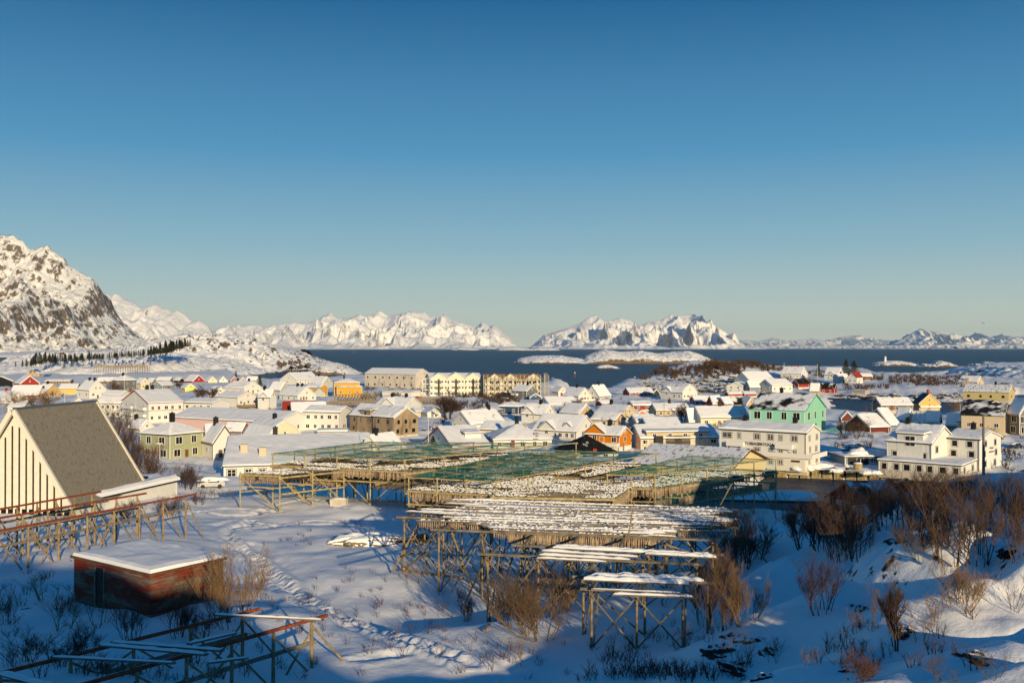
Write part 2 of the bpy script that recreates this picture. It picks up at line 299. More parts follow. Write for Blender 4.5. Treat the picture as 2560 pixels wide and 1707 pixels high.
H('house', 1428, 1134, 1146, 1395, 1545, 14, 'L', 1090, 'white', 'house whose steep black roof shows only patches of snow', WR=(2, 1), sn='bare', gw=0, k=0, Dm=14, roof='hip')
H('house', 1574, 982, 992, 1550, 1634, 15, 'L', 970, 'red', 'low red house with white windows under a large snowy roof by the wooded hill', WR=(6, 1), gw=0, k=0, Dm=10)
H('shed', 1632, 984, 991, 1628, 1650, 15, 'R', 973, 'black', 'black shed between the low red house and the white gambrel house', gw=0)
H('house', 1706, 981, 1001, 1652, 1743, 32, 'R', 962, 'white', 'white gambrel roofed house with three skylights below the wooded hill', roof='gambrel', WR=(4, 1), WL=(4, 1), dorm=[('L', .72, 5, 'gable')])
H('cabin', 1738, 1003, 1012, 1725, 1783, 20, 'L', 990, 'red', 'red cabin with white windows right below the gambrel house', WR=(2, 1), WL=(1, 1))
H('cabin', 1783, 1010, 1018, 1778, 1807, 8, 'L', 990, 'red', 'red cabin with a tall snowy roof left of the mint green building', WR=(1, 1), gw=0, k=0, Dm=9)
H('house', 1641, 1026, 1040, 1620, 1725, 10, 'L', 1010, 'tan', 'long tan house with a snowy hip roof in the middle right', WR=(4, 1), gw=0, ch=[(.9, .5)], k=0, Dm=10)
H('house', 1583, 1014, 1026, 1575, 1632, 12, 'L', 1004, 'red', 'red house half hidden behind the beige gabled house', WR=(2, 1), gw=0, k=0, Dm=9)
H('cabin', 1589, 1034, 1044, 1583, 1620, 15, 'R', 1027, 'orange', 'small orange gable peeking over the blue shaded roofs', gw=0)
H('cabin', 1505, 1008, 1018, 1488, 1532, 20, 'L', 1001, 'darkred', 'dark red cabin left of the snow topped chimney', gw=0)
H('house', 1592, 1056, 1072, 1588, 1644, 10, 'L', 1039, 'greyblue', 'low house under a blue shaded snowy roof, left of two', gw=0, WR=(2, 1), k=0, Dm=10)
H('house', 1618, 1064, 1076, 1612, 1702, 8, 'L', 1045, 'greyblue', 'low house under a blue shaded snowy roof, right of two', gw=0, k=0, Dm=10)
H('house', 1724, 1052, 1066, 1712, 1758, 30, 'L', 1018, 'greyblue', 'grey house with a steep gable beside a bare tree', WR=(1, 1), WL=(1, 1))
H('house', 1752, 1044, 1068, 1748, 1872, 7, 'L', 1017, 'cream', 'long cream house with shaded snowy roof left of the mint green building', WR=(4, 1), gw=0, ch=[(.75, .5)], k=0, Dm=12)
H('cabin', 1812, 1009, 1019, 1803, 1832, 20, 'L', 994, 'red', 'red cabin under thick snow just above the long cream house, leftmost of the row', WR=(1, 1), gw=0, k=0, Dm=7)
H('cabin', 1818, 1011, 1019, 1815, 1868, 22, 'L', 995, 'beige', 'beige cabin with a dark skylight roof above the long cream house', sn='half', gw=0, k=0)
H('cabin', 1866, 1011, 1019, 1848, 1890, 30, 'R', 993, 'tan', 'tan cabin tucked against the mint green building', gw=1)
H('cabin', 1822, 985, 991, 1805, 1860, 12, 'L', 979, 'red', 'red boathouse with a low snowy roof below the white barn annex', gw=0, k=0, Dm=6)
H('cabin', 1862, 985, 991, 1860, 1892, 12, 'L', 979, 'red', 'small red boathouse with a low snowy roof above the mint green building', gw=0, k=0, Dm=6)
H('apartment_building', 1602, 1096, 1131, 1598, 1796, 8, 'L', 1064, 'beige', 'long beige apartment house with recessed balconies and snowy mansard roof', WR=(8, 2), dorm=[('R', .47, 17, 'shed')], gw=0, cat='apartment block', wh=1.4, ww=1.5, k=0, Dm=13)
H('hall', 1822, 1172, 1208, 1583, 1913, 57, 'R', 1123, 'straw', 'hall with pale yellow gable and thin snow on its ribbed roof', zg=1.8, sn='thin', rc='brown', gw=0, st=.08, ov=.9, trim=False, cat='hall', k=0)
H('hotel', 2015, 1083, 1173, 1799, 2049, 54, 'R', 1064, 'white', 'long white quayside hotel with name letters on its front', zg=2.3, WR=(2, 3), gw=0, ch=[(.45, .2), (.4, .78)], cat='hotel', fr='dark', k=0)
H('hall', 2011, 1027, 1088, 1874, 2064, 55, 'R', 985, 'mint', 'large mint green building with patchy black and snowy roof', zg=3, WL=(4, 2), WR=(3, 2), sn='patch', rc='teal', ch=[(.5, .62)], wh=3.0, ww=1.7, gw=1, cat='hall', fr='white', k=0)
H('extension', 2064, 1024, 1083, 2045, 2081, 55, 'R', 1008, 'mint', 'mint green side wing with a lean snowy roof', zg=3.4, roof='flat', gw=0, cat='extension', k=0, Wm=4.5, Dm=6)
H('barn', 1873, 950, 962, 1837, 1936, 30, 'L', 930.6, 'white', 'large white barn on the islet with a long snowy roof', WL=(3, 1), WR=None, gw=0)
H('barn', 1856, 965, 981, 1817, 1873, 24, 'L', 956, 'white', 'small white barn annex below the large white barn', WL=(2, 2), WR=(1, 1), gw=0)
H('shed', 1875, 968, 982, 1868, 1900, 12, 'L', 953, 'greyblue', 'shaded low link building between two white barns', gw=0, k=0, Dm=8)
H('barn', 1930, 963, 982, 1897, 1981, 25, 'L', 948.5, 'white', 'white barn with a loading door in its gable next to a stone wall', WL=(2, 1), WR=(4, 1), gw=1)
H('house', 2002, 934, 948, 1952, 2019, 62, 'R', 918, 'white', 'white house with two red chimneys by the open sea', WL=(3, 1), WR=(1, 1), ch=[(.5, .3), (.5, .6)], chc='red')
H('cabin', 1996, 959, 969, 1979, 2022, 22, 'L', 947.6, 'red', 'dark red cabin with a black roof beside the white barn', WL=(1, 1), sn='bare')
H('house', 2096, 937, 952, 2061, 2109, 50, 'R', 920, 'white', 'white house with a gable dormer in front of the dark conifers', WL=(2, 1), dorm=[('L', .5, 4.5, 'gable')])
H('house', 2095, 943, 958, 2090, 2122, 15, 'L', 935, 'greygreen', 'low shaded wing between the dormered house and the red roofed house', WR=(2, 1), ch=[(.7, .5)], chc='red', gw=0, k=0, Dm=7)
H('house', 2142, 943, 961, 2119, 2157, 25, 'L', 930.6, 'white', 'white house with a bright red snow free roof', sn='red', rc='red', WL=(2, 1), WR=(1, 1), ch=[(.5, .5)], chc='red')
H('barn', 2150, 941, 951, 2145, 2182, 6, 'L', 934, 'brown', 'brown walled barn with snowy roof behind the red roofed house', gw=0, k=0, Dm=8)
H('cabin', 2086, 971, 984, 2049, 2092, 55, 'R', 959, 'red', 'red waterside cabin with partly bare black roof on a stone base', WL=(2, 1), sn='half', zg=2)
H('shed', 2046, 976, 990, 2025, 2050, 60, 'R', 958, 'tan', 'narrow tan shed with a steep snowy roof beside the red waterside cabin', gw=0, zg=2)
H('ruin', 2163, 978, 985, 2130, 2173, 40, 'R', 976, 'tan', 'low roofless stone building on the snowy islet shore', roof='flat', gw=0, zg=2.5, cat='ruin', k=0)
H('house', 2203, 1013, 1027, 2197, 2282, 5, 'L', 995, 'grey', 'dark house with three white windows and chimney left of the yellow house', WR=(3, 1), gw=0, ch=[(.5, .5)], zg=2.5, k=0, Dm=10)
H('house', 2297.5, 1007, 1024, 2282, 2349, 18, 'R', 984, 'yellow', 'yellow gabled house with a balcony and a blue slate roof by the channel', WR=(2, 1), sn='blue', ch=[(.5, .2)], zg=2.5, chc='red')
H('boathouse', 2103, 1044, 1054, 2098, 2131, 12, 'R', 1029, 'darkred', 'dark red boathouse in shade behind the mint green building', gw=0)
H('house', 2175, 1068, 1086, 2158, 2222, 20, 'L', 1037, 'darkred', 'dark red house with a large shaded snowy roof', gw=0, k=0, Dm=12)
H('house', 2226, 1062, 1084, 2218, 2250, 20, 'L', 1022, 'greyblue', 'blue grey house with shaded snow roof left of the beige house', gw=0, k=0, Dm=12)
H('house', 2268, 1049, 1066, 2238, 2284, 45, 'R', 1023, 'beige', 'beige house with snowy roof and brown gable window left of the ladder roof', WL=(1, 1))
H('house', 2305, 1061, 1068, 2270, 2322, 55, 'R', 1023, 'beige', 'beige house whose steep snow roof shows roof battens', gw=0, sn='thin')
H('house', 2346, 1054, 1072, 2314, 2352, 55, 'R', 1024, 'weather', 'weathered shed with thick snow roof right of the ladder roof', gw=0)
H('factory', 2521, 981, 1004, 2407, 2537, 55, 'R', 963.6, 'hall', 'large ochre yellow industrial hall whose roof is partly broken open', WL=(4, 1), WR=(1, 1), sn='thin', gw=0, ch=[(.5, .35)], trim=False, cat='hall', zg=3.5)
H('house', 2464, 1056, 1087, 2394, 2488, 48, 'R', 1030, 'beige', 'pale beige house with thick snow roof behind bare shrubs', ch=[(.5, .7)], WL=(2, 1))
H('house', 2400, 1062, 1078, 2366, 2408, 45, 'R', 1029, 'greyblue', 'small house with blue shaded snow roof left of the pale beige house', gw=0)
H('warehouse', 2508, 1040, 1090, 2403, 2523, 58, 'R', 1009.5, 'beige', 'tall grey beige warehouse with slate roof and strips of snow', sn='half', WL=(3, 1), WR=(1, 2), gw=0, trim=False, cat='warehouse', k=0)
H('house', 2548, 1036, 1090, 2517, 2590, 35, 'R', 1000, 'grey', 'grey house with large blue white windows at the right edge', WL=(1, 2), WR=(2, 2), wh=2.0, ww=2.2)
H('warehouse', 2470, 1010, 1040, 2400, 2500, 50, 'R', 1002, 'grey', 'grey shed roof between the ochre hall and the tall warehouse', sn='half', gw=0, cat='warehouse')
H('house', 2443, 955, 962, 2397, 2459, 40, 'R', 941, 'beige', 'beige house low on the snowy right headland', WL=(3, 1), WR=(1, 1), dorm=[('L', .6, 4, 'shed')])
H('guest_house', 2328, 1109, 1178, 2217, 2389, 42, 'R', 1068, 'white', 'big white guest house with a tall dormer window beside the quay', zg=2.6, WL=(3, 1), WR=(2, 2), gw=0, ch=[(.5, .8)], dorm=[('L', .47, 6.5, 'shed')], cat='guest house', fr='olive', wh=1.5, ww=1.2, k=0)
H('guest_house', 2448, 1099, 1178, 2364, 2501, 44, 'R', 1085, 'white', 'white two storey quayside house with small dark lettering on its gable', zg=2.6, WL=(2, 3), WR=(2, 3), gw=0, ch=[(.5, .5)], cat='guest house', fr='olive', wh=1.5, ww=1.3, k=0)
H('extension', 2402, 1165, 1193, 2196, 2440, 50, 'R', 1156, 'white', 'long low white wing with a lean snow roof along the quay', zg=2.4, roof='lean', WL=(7, 1), WR=(2, 1), gw=0, fr='olive', cat='extension', wh=1.5, ww=1.2, k=0)
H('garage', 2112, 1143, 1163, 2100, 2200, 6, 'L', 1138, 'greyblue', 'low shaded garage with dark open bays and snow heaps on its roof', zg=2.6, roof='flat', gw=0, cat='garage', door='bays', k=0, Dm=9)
# middle
H('house', 301, 1008, 1046, 240, 326, 42, 'R', 994, 'white', 'white two storey house with five upper windows behind the steep slate roof', WL=(5, 2), gw=0)
H('house', 302, 988, 1002, 256, 329, 40, 'R', 977, 'white', 'white low house with snowy roof behind the white hotel', gw=1)
H('cottage', 12, 1001, 1008, -40, 72, 25, 'R', 980, 'white', 'white gabled house at the left edge with snow on its long roof', WR=(3, 1), ch=[(.5, .5)], chc='red')
H('shed', 178, 1013, 1022, 168, 217, 20, 'R', 998, 'cream', 'small cream shed just above the steep slate roof', gw=0)
H('hotel', 372, 1008, 1059, 306, 458, 42, 'L', 976, 'white', 'large white hotel with stacked front balconies and a red roof edge', WR=(5, 2), WL=(3, 3), ch=[(.75, .35), (.3, .5)], rc='red', door='balcL', cat='hotel', k=0)
H('house', 530, 1008, 1048, 460, 572, 48, 'R', 998, 'white', 'long white two storey house with a shallow snowy roof behind the pink hall', WL=(4, 2), WR=(2, 1), gw=0)
H('hall', 692, 1057, 1086, 428, 792, 60, 'R', 1030, 'white', 'very large white and pink hall with a broad flat snowy roof', WR=(3, 1), gw=0, cat='hall', zg=4, k=0)
H('house', 350, 1072, 1082, 320, 386, 25, 'R', 1052, 'white', 'small white gable with a diamond window left of the green house', gw=1, ch=[(.4, .9)])
H('house', 425, 1087, 1152, 352, 508, 33, 'R', 1058, 'sage', 'sage green two storey house with white trim and hipped snowy roof', roof='hip', WR=(2, 2), WL=(2, 2), ch=[(.5, .5)], zg=4.5, wh=1.7, ww=1.5)
H('house', 533, 1107, 1149, 507, 589, 35, 'R', 1065, 'white', 'white gabled house with brown roof edge right of the green house', WR=(1, 1), WL=(1, 1), ch=[(.5, .8)], gw=0, rc='brown', zg=4.5)
H('house', 516, 1090, 1102, 496, 552, 20, 'L', 1063, 'white', 'white house with a red edged snowy roof tucked behind the green house', rc='red', WL=(1, 1), k=0, Dm=8)
H('house', 604, 1078, 1092, 560, 624, 40, 'R', 1058, 'greyblue', 'house with shaded blue snow roof and red ridge', rc='red', gw=0)
H('house', 667, 1099, 1110, 606, 757, 36, 'R', 1052, 'cream', 'cream gambrel house with a black chimney before the large hall', roof='gambrel', WR=(2, 1), ch=[(.4, .4)], gw=1)
H('hall', 560, 1166, 1208, 475, 905, 12, 'L', 1092, 'white', 'wide low school building with a huge snowy roof behind the fish racks', zg=6, WR=(9, 1), gw=0, ch=[(.55, .35)], wh=1.9, ww=1.2, cat='hall', door='vents', fr='dark', k=0, Dm=34)
H('house', 850, 1031, 1080, 762, 879, 50, 'R', 1017, 'white', 'white two storey house with rounded snowy roof left of the weathered warehouse', WL=(5, 2), WR=(1, 2), gw=0)
H('house', 709, 1027, 1035, 679, 790, 14, 'L', 1004, 'olive', 'house with an exposed orange red metal roof', sn='red', rc='red', k=0, Dm=9)
H('house', 731, 1030, 1040, 706, 816, 16, 'L', 1007, 'white', 'white house whose snowy roof has a rusty bare patch', sn='rusty', k=0, Dm=10)
H('warehouse', 985, 1044, 1092, 933, 1045, 45, 'R', 1019.5, 'weather', 'weathered brown wooden warehouse with boarded gable', WL=(2, 2), WR=(3, 2), gw=0, cat='warehouse', trim=False, k=0)
H('warehouse', 936, 1041, 1086, 875, 990, 45, 'R', 1014, 'weather', 'weathered annex with raised hoist bay joined to the wooden warehouse', WL=(3, 2), dorm=[('L', .35, 5, 'shed')], gw=0, cat='warehouse', trim=False, k=0)
H('house', 1015, 1016, 1040, 938, 1055, 33, 'R', 995.6, 'white', 'white house with crossing gables and two chimneys behind the wooden warehouse', WR=(1, 1), WL=(2, 1), ch=[(.5, .25), (.5, .7)], dorm=[('L', .62, 6, 'gable')], gw=0)
H('house', 1040, 1030, 1042, 1020, 1072, 25, 'L', 1021, 'beige', 'low beige annex with a snowy roof right of the wooden warehouse', gw=0, k=0, Dm=8)
H('shed', 795, 1080, 1090, 789, 868, 8, 'L', 1068, 'cream', 'low cream shed with thick snow before the two storey house', roof='flat', gw=0, k=0, Dm=5)
H('house', 794, 1104, 1114, 758, 926, 14, 'L', 1086, 'greygreen', 'grey gabled building with a long partly shaded snowy roof', gw=0, k=0, Dm=11)
H('house', 957, 1130, 1144, 895, 1014, 30, 'L', 1090, 'white', 'white gabled house with black trimmed roof and a lattice window', WL=(3, 1), ch=[(.75, .2)], rc='black', zg=4.5)
H('cottage', 900, 1128, 1140, 849, 935, 30, 'L', 1109, 'white', 'tiny white gable with a small white cupola on top', zg=5, gw=0, door='cupola', k=0)
H('house', 20, 1018, 1040, -60, 60, 12, 'L', 1003, 'white', 'house with a broad snow roof at the left edge above the bare shrubs', gw=0, k=0, Dm=12)
H('annex', 173, 1263, 1292, 150, 443, 74, 'R', 1258, 'white', 'low white annex with deep snow on its roof beside the steep slate roof', zg=14, roof='flat', gw=0, st=.55, cat='annex', rc='black', k=0, Dm=6)
H('shed', 378, 1439, 1535, 188, 558, 53, 'R', 1438, 'darkred', 'derelict red wooden shed under a thick slab of snow', zg=15.9, roof='flat', gw=0, ov=.2, st=.26, trim=False, cat='shed', rc='brown', k=0)

_m = next(h for h in HOUSES if 'large mint' in h['label']); _e = next(h for h in HOUSES if 'side wing with' in h['label'])
_e['C'] = _m['C'] + _m['r'] * _m['W'] + _m['l'] * 3.5; _e['wallh'] = _m['wallh'] + .3; _e['W'] = 4.2; _e['D'] = 9.0
for _i, h in enumerate(HOUSES):
    if h['sn'] == 'snow' and h['st'] == .28: h['st'] = (.20, .34, .27, .42, .24, .30, .38)[_i % 7]

for _i, h in enumerate(HOUSES):
    if h['sn'] == 'snow' and _i % 3 == 0 and h['C'].y > 150: h['sn'] = 'worn'
# ---------------------------------------------------------------- terrain
def sdf(x, y, poly):
    d = np.full(x.shape, 1e18); ins = np.zeros(x.shape, bool); n = len(poly)
    for i in range(n):
        ax, ay = poly[i]; bx, by = poly[(i + 1) % n]; ex, ey = bx - ax, by - ay
        t = np.clip(((x - ax) * ex + (y - ay) * ey) / (ex * ex + ey * ey + 1e-9), 0, 1)
        d = np.minimum(d, (x - ax - t * ex) ** 2 + (y - ay - t * ey) ** 2)
        c = ((ay > y) != (by > y)) & (x < (bx - ax) * (y - ay) / (by - ay + 1e-12) + ax); ins ^= c
    return np.where(ins, 1, -1) * np.sqrt(d)
def gp(l): return [tuple(P(a, b, z=0)[:2]) for a, b in l]
LAND = gp([(-1200, 897), (60, 897), (100, 905), (585, 935), (600, 950), (670, 957), (760, 955), (830, 951), (905, 948), (1080, 956), (1200, 962), (1350, 972), (1362, 963), (1395, 964),
           (1424, 969), (1418, 988), (1500, 985), (1540, 968), (1600, 968), (1640, 955), (1700, 936), (1800, 926), (1900, 916), (1960, 918), (2080, 916), (2170, 926), (2200, 936),
           (2330, 938), (2420, 934), (2500, 926), (2700, 915), (3400, 910)]) + [(900, -260), (-900, -260), (-3500, 300)]
WATERS = [gp([(2068, 994), (2180, 998), (2300, 1003), (2420, 1005), (2535, 986), (2800, 986), (2800, 1020), (2560, 1030), (2400, 1040), (2280, 1045), (2180, 1048), (2085, 1045)]),
          gp([(1905, 1190), (2370, 1207), (2420, 1300), (1900, 1300), (1890, 1215)])]
CT = []
def cz(px, py, z): p = P(px, py, z); CT.append((p.x, p.y, z))
for a in [(100, 1500, 15), (100, 1700, 16.5), (400, 1700, 15.5), (700, 1700, 14.8), (1000, 1700, 14.6), (1300, 1700, 14.7), (1550, 1700, 15.5), (100, 1350, 14), (400, 1300, 13), (600, 1262, 12.6),
          (800, 1270, 12.5), (1000, 1290, 12.0), (700, 1450, 13.5), (950, 1450, 13.4), (1130, 1490, 13.1), (1220, 1531, 13.0), (1500, 1620, 14.7), (1340, 1600, 14.2), (1700, 1600, 14.8), (1300, 1450, 12.6), (1500, 1450, 12.4),
          (1700, 1450, 13), (1930, 1300, 12), (1500, 1290, 11.5), (1250, 1290, 11.8), (1700, 1300, 11.8), (1800, 1450, 15.2), (1830, 1530, 15.8), (2000, 1400, 17.4), (2200, 1350, 18.8), (2350, 1205, 19.4), (2480, 1194, 20.4),
          (2560, 1200, 22), (2200, 1282, 16.6), (2280, 1264, 17.4), (2100, 1300, 16.3), (1950, 1340, 14), (2100, 1500, 19), (2300, 1500, 20), (2500, 1500, 20.6), (2100, 1690, 19), (2500, 1700, 20.8), (1900, 1620, 17.4), (1800, 1700, 16.5),
          (2300, 1700, 20), (2400, 1350, 21.2), (2050, 1530, 18.4), (560, 1500, 14.2), (250, 1400, 14.6), (30, 1290, 14), (450, 1205, 10.5), (540, 1218, 9.5), (300, 1500, 15.4), (380, 1550, 15.4), (830, 1350, 13.2), (1000, 1340, 13.0)]: cz(*a)
for x, zc_ in ((-90, 35.5), (-60, 36), (-35, 36.2), (-15, 36.2), (-3, 36.2), (5, 35.8), (11, 34.2), (16, 31.0), (22, 27.6), (30, 26.3), (38, 27), (52, 29.5), (70, 30)): CT.append((x, -22, zc_)); CT.append((x, -26, zc_ + .2)); CT.append((x, -70, 28)); CT.append((x, 4, 24.5)); CT.append((x, 20, 20.5))  # unseen crest behind the camera, heights shaped for the shade it casts
CT += [(-60, 40, 17), (-30, 36, 16.5), (0, 36, 16), (25, 30, 20.0), (14, 32, 18.5), (36, 20, 22), (42, 6, 24), (39, 50, 25), (46, 50, 28.5), (58, 45, 31), (70, 60, 31), (50, 66, 27.5), (62, 85, 26), (70, 110, 20), (78, 130, 14), (110, 60, 20), (130, 90, 14), (110, 120, 9), (95, 100, 14), (100, 140, 5), (-75, 70, 17), (-80, 110, 15), (-70, 140, 9)]  # includes an unseen hill right of view, shaped to shade the slope
CT += [(39.9, 108, 10.5), (45, 112, 10.5), (35.4, 105, 10.5), (50, 118, 9)]
CT += [(x, 152, 6.5) for x in (-35, -5, 12)] + [(28, 142, 6), (40, 140, 7), (52, 135, 6), (62, 150, 4), (75, 160, 3), (48, 170, 1.5), (60, 190, 1.0)]
for a in [(1650, 940, 9), (1700, 922, 13), (1770, 912, 16.5), (1850, 916, 14), (1720, 905, 15), (1650, 968, 4), (1750, 975, 4), (1820, 975, 4), (1920, 925, 9), (1700, 960, 5), (2540, 912, 12), (2620, 905, 15), (2430, 935, 5), (2330, 940, 2.5), (2250, 938, 2.5), (2400, 930, 4), (2150, 928, 2.5), (2050, 922, 3), (1990, 920, 4), (2480, 930, 6), (2300, 932, 2.5), (2200, 945, 3), (2300, 960, 5), (2200, 965, 5), (2350, 985, 3), (2150, 985, 2),
          (60, 905, 7), (200, 940, 7), (350, 935, 8), (500, 930, 6), (960, 965, 6), (1150, 1010, 5), (860, 1010, 5), (1250, 1005, 5)]: cz(*a)
for h in HOUSES:
    C = h['C']; m = C + h['r'] * (h['W'] / 2) + h['l'] * (h['D'] / 2)
    if C.y > 170 or h['zg'] > 10: CT.append((C.x, C.y, h['zg'] - .1)); CT.append((m.x, m.y, h['zg'] - .1))
CTA = np.array(CT)
def base_h(x, y):
    sh = x.shape; x = x.ravel(); y = y.ravel(); out_ = np.zeros(x.shape)
    sg = .11 * (np.maximum(CTA[:, 1], 0) + 50)
    for i in range(0, len(x), 20000):
        dx = x[i:i + 20000, None] - CTA[None, :, 0]; dy = y[i:i + 20000, None] - CTA[None, :, 1]
        w = 1 / ((dx * dx + dy * dy) / sg ** 2 + .05) ** 2.6
        out_[i:i + 20000] = (w * CTA[:, 2]).sum(1) / w.sum(1)
    return out_.reshape(sh)
rows = [-75.0]
while rows[-1] < 1500:
    y = rows[-1]
    rows.append(y + (5 if y < 25 else .24 if y < 95 else .36 if y < 135 else .8 if y < 190 else 1.5 + (y - 190) * .012))
rows = np.array(rows); NU = 680
def half(y): return np.where(y < 60, 75, 75 + (y - 60) * .62) * 1.0
us = np.linspace(-1, 1, NU)
GY = np.repeat(rows[:, None], NU, 1); GX = us[None, :] * half(GY)
ci = np.unique(np.r_[np.arange(0, len(rows), 5), len(rows) - 1]); cj = np.linspace(0, NU - 1, 150).astype(int)
coarse = base_h(GX[np.ix_(ci, cj)], GY[np.ix_(ci, cj)])
tmp = np.array([np.interp(np.arange(NU), cj, r_) for r_ in coarse])
GZ = np.array([np.interp(np.arange(len(rows)), ci, tmp[:, j]) for j in range(NU)]).T
near = np.clip(1 - (GY - 130) / 60, 0, 1)
GZ += near * (fbm(GX / 10, GY / 10, 3, 3) * .6 + fbm(GX / 3.0, GY / 4, 3, 4) * .13) + (1 - near) * (fbm(GX / 30, GY / 30, 4, 5) * 1.6 + np.abs(fbm(GX / 11, GY / 11, 4, 6)) * 1.7 - .4)
# knoll on the right: lumpy snow over boulders
kn = np.clip((GX - 12) / 12, 0, 1) * np.clip((76 - GY) / 18, 0, 1) * np.clip((GY - 25) / 8, 0, 1)
GZ += kn * (np.abs(fbm(GX / 5.5, GY / 5.5, 2, 8)) * 3.0 - .7 + fbm(GX / 1.6, GY / 1.6, 3, 9) * .3)
def polyd(x, y, pl):
    d = np.full(x.shape, 1e9)
    for (a, b) in zip(pl[:-1], pl[1:]):
        ex, ey = b[0] - a[0], b[1] - a[1]; t = np.clip(((x - a[0]) * ex + (y - a[1]) * ey) / (ex * ex + ey * ey), 0, 1)
        d = np.minimum(d, np.hypot(x - a[0] - t * ex, y - a[1] - t * ey))
    return d
def gl(l, z): return [tuple(P(a, b, z=z)[:2]) for a, b in l]
trk = [gl([(632, 1282), (618, 1300), (582, 1312), (566, 1335), (575, 1352), (640, 1398), (700, 1450), (760, 1510), (850, 1565), (940, 1610), (1040, 1660), (1180, 1720)], 13.6),
       gl([(620, 1330), (700, 1305), (780, 1293), (860, 1290)], 13), gl([(480, 1283), (560, 1290), (640, 1282), (700, 1262), (780, 1250), (860, 1272)], 12.8),
       gl([(900, 1680), (960, 1660), (1010, 1650)], 14.4), gl([(540, 1320), (600, 1300), (700, 1310), (820, 1300)], 13), gl([(420, 1300), (560, 1270), (700, 1275)], 12.9)]
for i, pl in enumerate(trk):
    sel = (GY > 40) & (GY < 135); x = GX[sel]; y = GY[sel]; d = polyd(x, y, pl); k = 1 if i == 0 else .55
    n = fbm(x / .35, y / .35, 2, 20 + i)
    GZ[sel] += k * (-.26 * np.exp(-(d / .45) ** 2) + .10 * np.exp(-((d - .85) / .3) ** 2) + (n + fbm(x / .22, y / .22, 1, 33)) * .15 * np.exp(-(d / 1.0) ** 4))
sel = (GY > 40) & (GY < 100)
for off, wd, dp in ((2.1, .55, .30), (3.1, .3, .14), (-1.6, .3, .12)):
    d = polyd(GX[sel], GY[sel], [(a + off, b) for a, b in trk[0][4:]]); GZ[sel] -= dp * np.exp(-(d / wd) ** 2)
LD = sdf(GX, GY, LAND)
for wp in WATERS: LD = np.minimum(LD, -sdf(GX, GY, wp))
LDn = LD + fbm(GX / 7, GY / 7, 3, 40) * 4 * np.clip((GY - 250) / 100, 0, 1)
k = np.clip(LDn / np.where(GY > 300, 14, 5), -1, 1); GZ = np.where(k > 0, GZ * (1 - (1 - k) ** 2.5) + .25, k * 4)
def grid_mesh(name, X, Y_, Z, mt, kind='structure', label=None, cat=None):
    nr, nc = X.shape; m = bpy.data.meshes.new(name)
    co = np.stack([X, Y_, Z], -1).reshape(-1, 3).astype(np.float32)
    i = np.arange(nr * nc).reshape(nr, nc)
    q = np.stack([i[:-1, :-1], i[:-1, 1:], i[1:, 1:], i[1:, :-1]], -1).reshape(-1, 4).astype(np.int32)
    m.vertices.add(len(co)); m.vertices.foreach_set('co', co.ravel())
    m.loops.add(q.size); m.loops.foreach_set('vertex_index', q.ravel())
    m.polygons.add(len(q)); m.polygons.foreach_set('loop_start', np.arange(0, q.size, 4, dtype=np.int32)); m.polygons.foreach_set('loop_total', np.full(len(q), 4, dtype=np.int32))
    m.polygons.foreach_set('use_smooth', np.ones(len(q), bool)); m.materials.append(mt); m.update(calc_edges=True)
    o = link(name, m); tag(o, label, cat, kind=kind); return o
grid_mesh('ground', GX, GY, GZ, M_ground, label='snow covered ground of the hillside and the village', cat='ground')
def Hgt(x, y):
    y = min(max(y, rows[0]), rows[-1] - .01); i = int(np.searchsorted(rows, y)) - 1; i = max(0, i); fy = (y - rows[i]) / (rows[i + 1] - rows[i])
    u = x / float(half(np.array(y))); u = max(-1, min(.9999, u)); jf = (u + 1) / 2 * (NU - 1); j = min(int(jf), NU - 2); fx = jf - j
    g = GZ; return float((g[i, j] * (1 - fx) + g[i, j + 1] * fx) * (1 - fy) + (g[i + 1, j] * (1 - fx) + g[i + 1, j + 1] * fx) * fy)
def ground(px, py, Y0=32.0):
    """first point of the ground seen through a pixel of the photograph"""
    k = (px - CX) / F; s = (py - HY) / F; Y = Y0
    while Y < 1400:
        if HC - s * Y <= Hgt(k * Y, Y): return Vector((k * Y, Y, Hgt(k * Y, Y)))
        Y *= 1.004
    return Vector((k * Y, Y, 0))
# sea
mw = bpy.data.materials.new('sea_water'); mw.use_nodes = True; t = mw.node_tree; b = t.nodes['Principled BSDF']
b.inputs['Base Color'].default_value = (.002, .032, .090, 1); b.inputs['Roughness'].default_value = .32; b.inputs['Specular IOR Level'].default_value = .15; b.inputs['IOR'].default_value = 1.33
c = t.nodes.new('ShaderNodeTexCoord'); mp = t.nodes.new('ShaderNodeMapping'); mp.inputs['Scale'].default_value = (.5, 1.0, 1); t.links.new(c.outputs['Object'], mp.inputs[0])
n1 = t.nodes.new('ShaderNodeTexNoise'); n1.inputs['Scale'].default_value = .22; n1.inputs['Detail'].default_value = 6; n1.inputs['Roughness'].default_value = .65; t.links.new(mp.outputs[0], n1.inputs['Vector'])
u = t.nodes.new('ShaderNodeBump'); u.inputs['Strength'].default_value = 1; u.inputs['Distance'].default_value = 5.0; t.links.new(n1.outputs[0], u.inputs['Height']); t.links.new(u.outputs[0], b.inputs['Normal'])
n2 = t.nodes.new('ShaderNodeTexNoise'); n2.inputs['Scale'].default_value = .02; n2.inputs['Detail'].default_value = 8; n2.inputs['Roughness'].default_value = .7; t.links.new(mp.outputs[0], n2.inputs['Vector'])
r2 = t.nodes.new('ShaderNodeMapRange'); r2.inputs[1].default_value = .3; r2.inputs[2].default_value = .7; r2.inputs[3].default_value = .45; r2.inputs[4].default_value = 1.5; t.links.new(n2.outputs[0], r2.inputs[0])
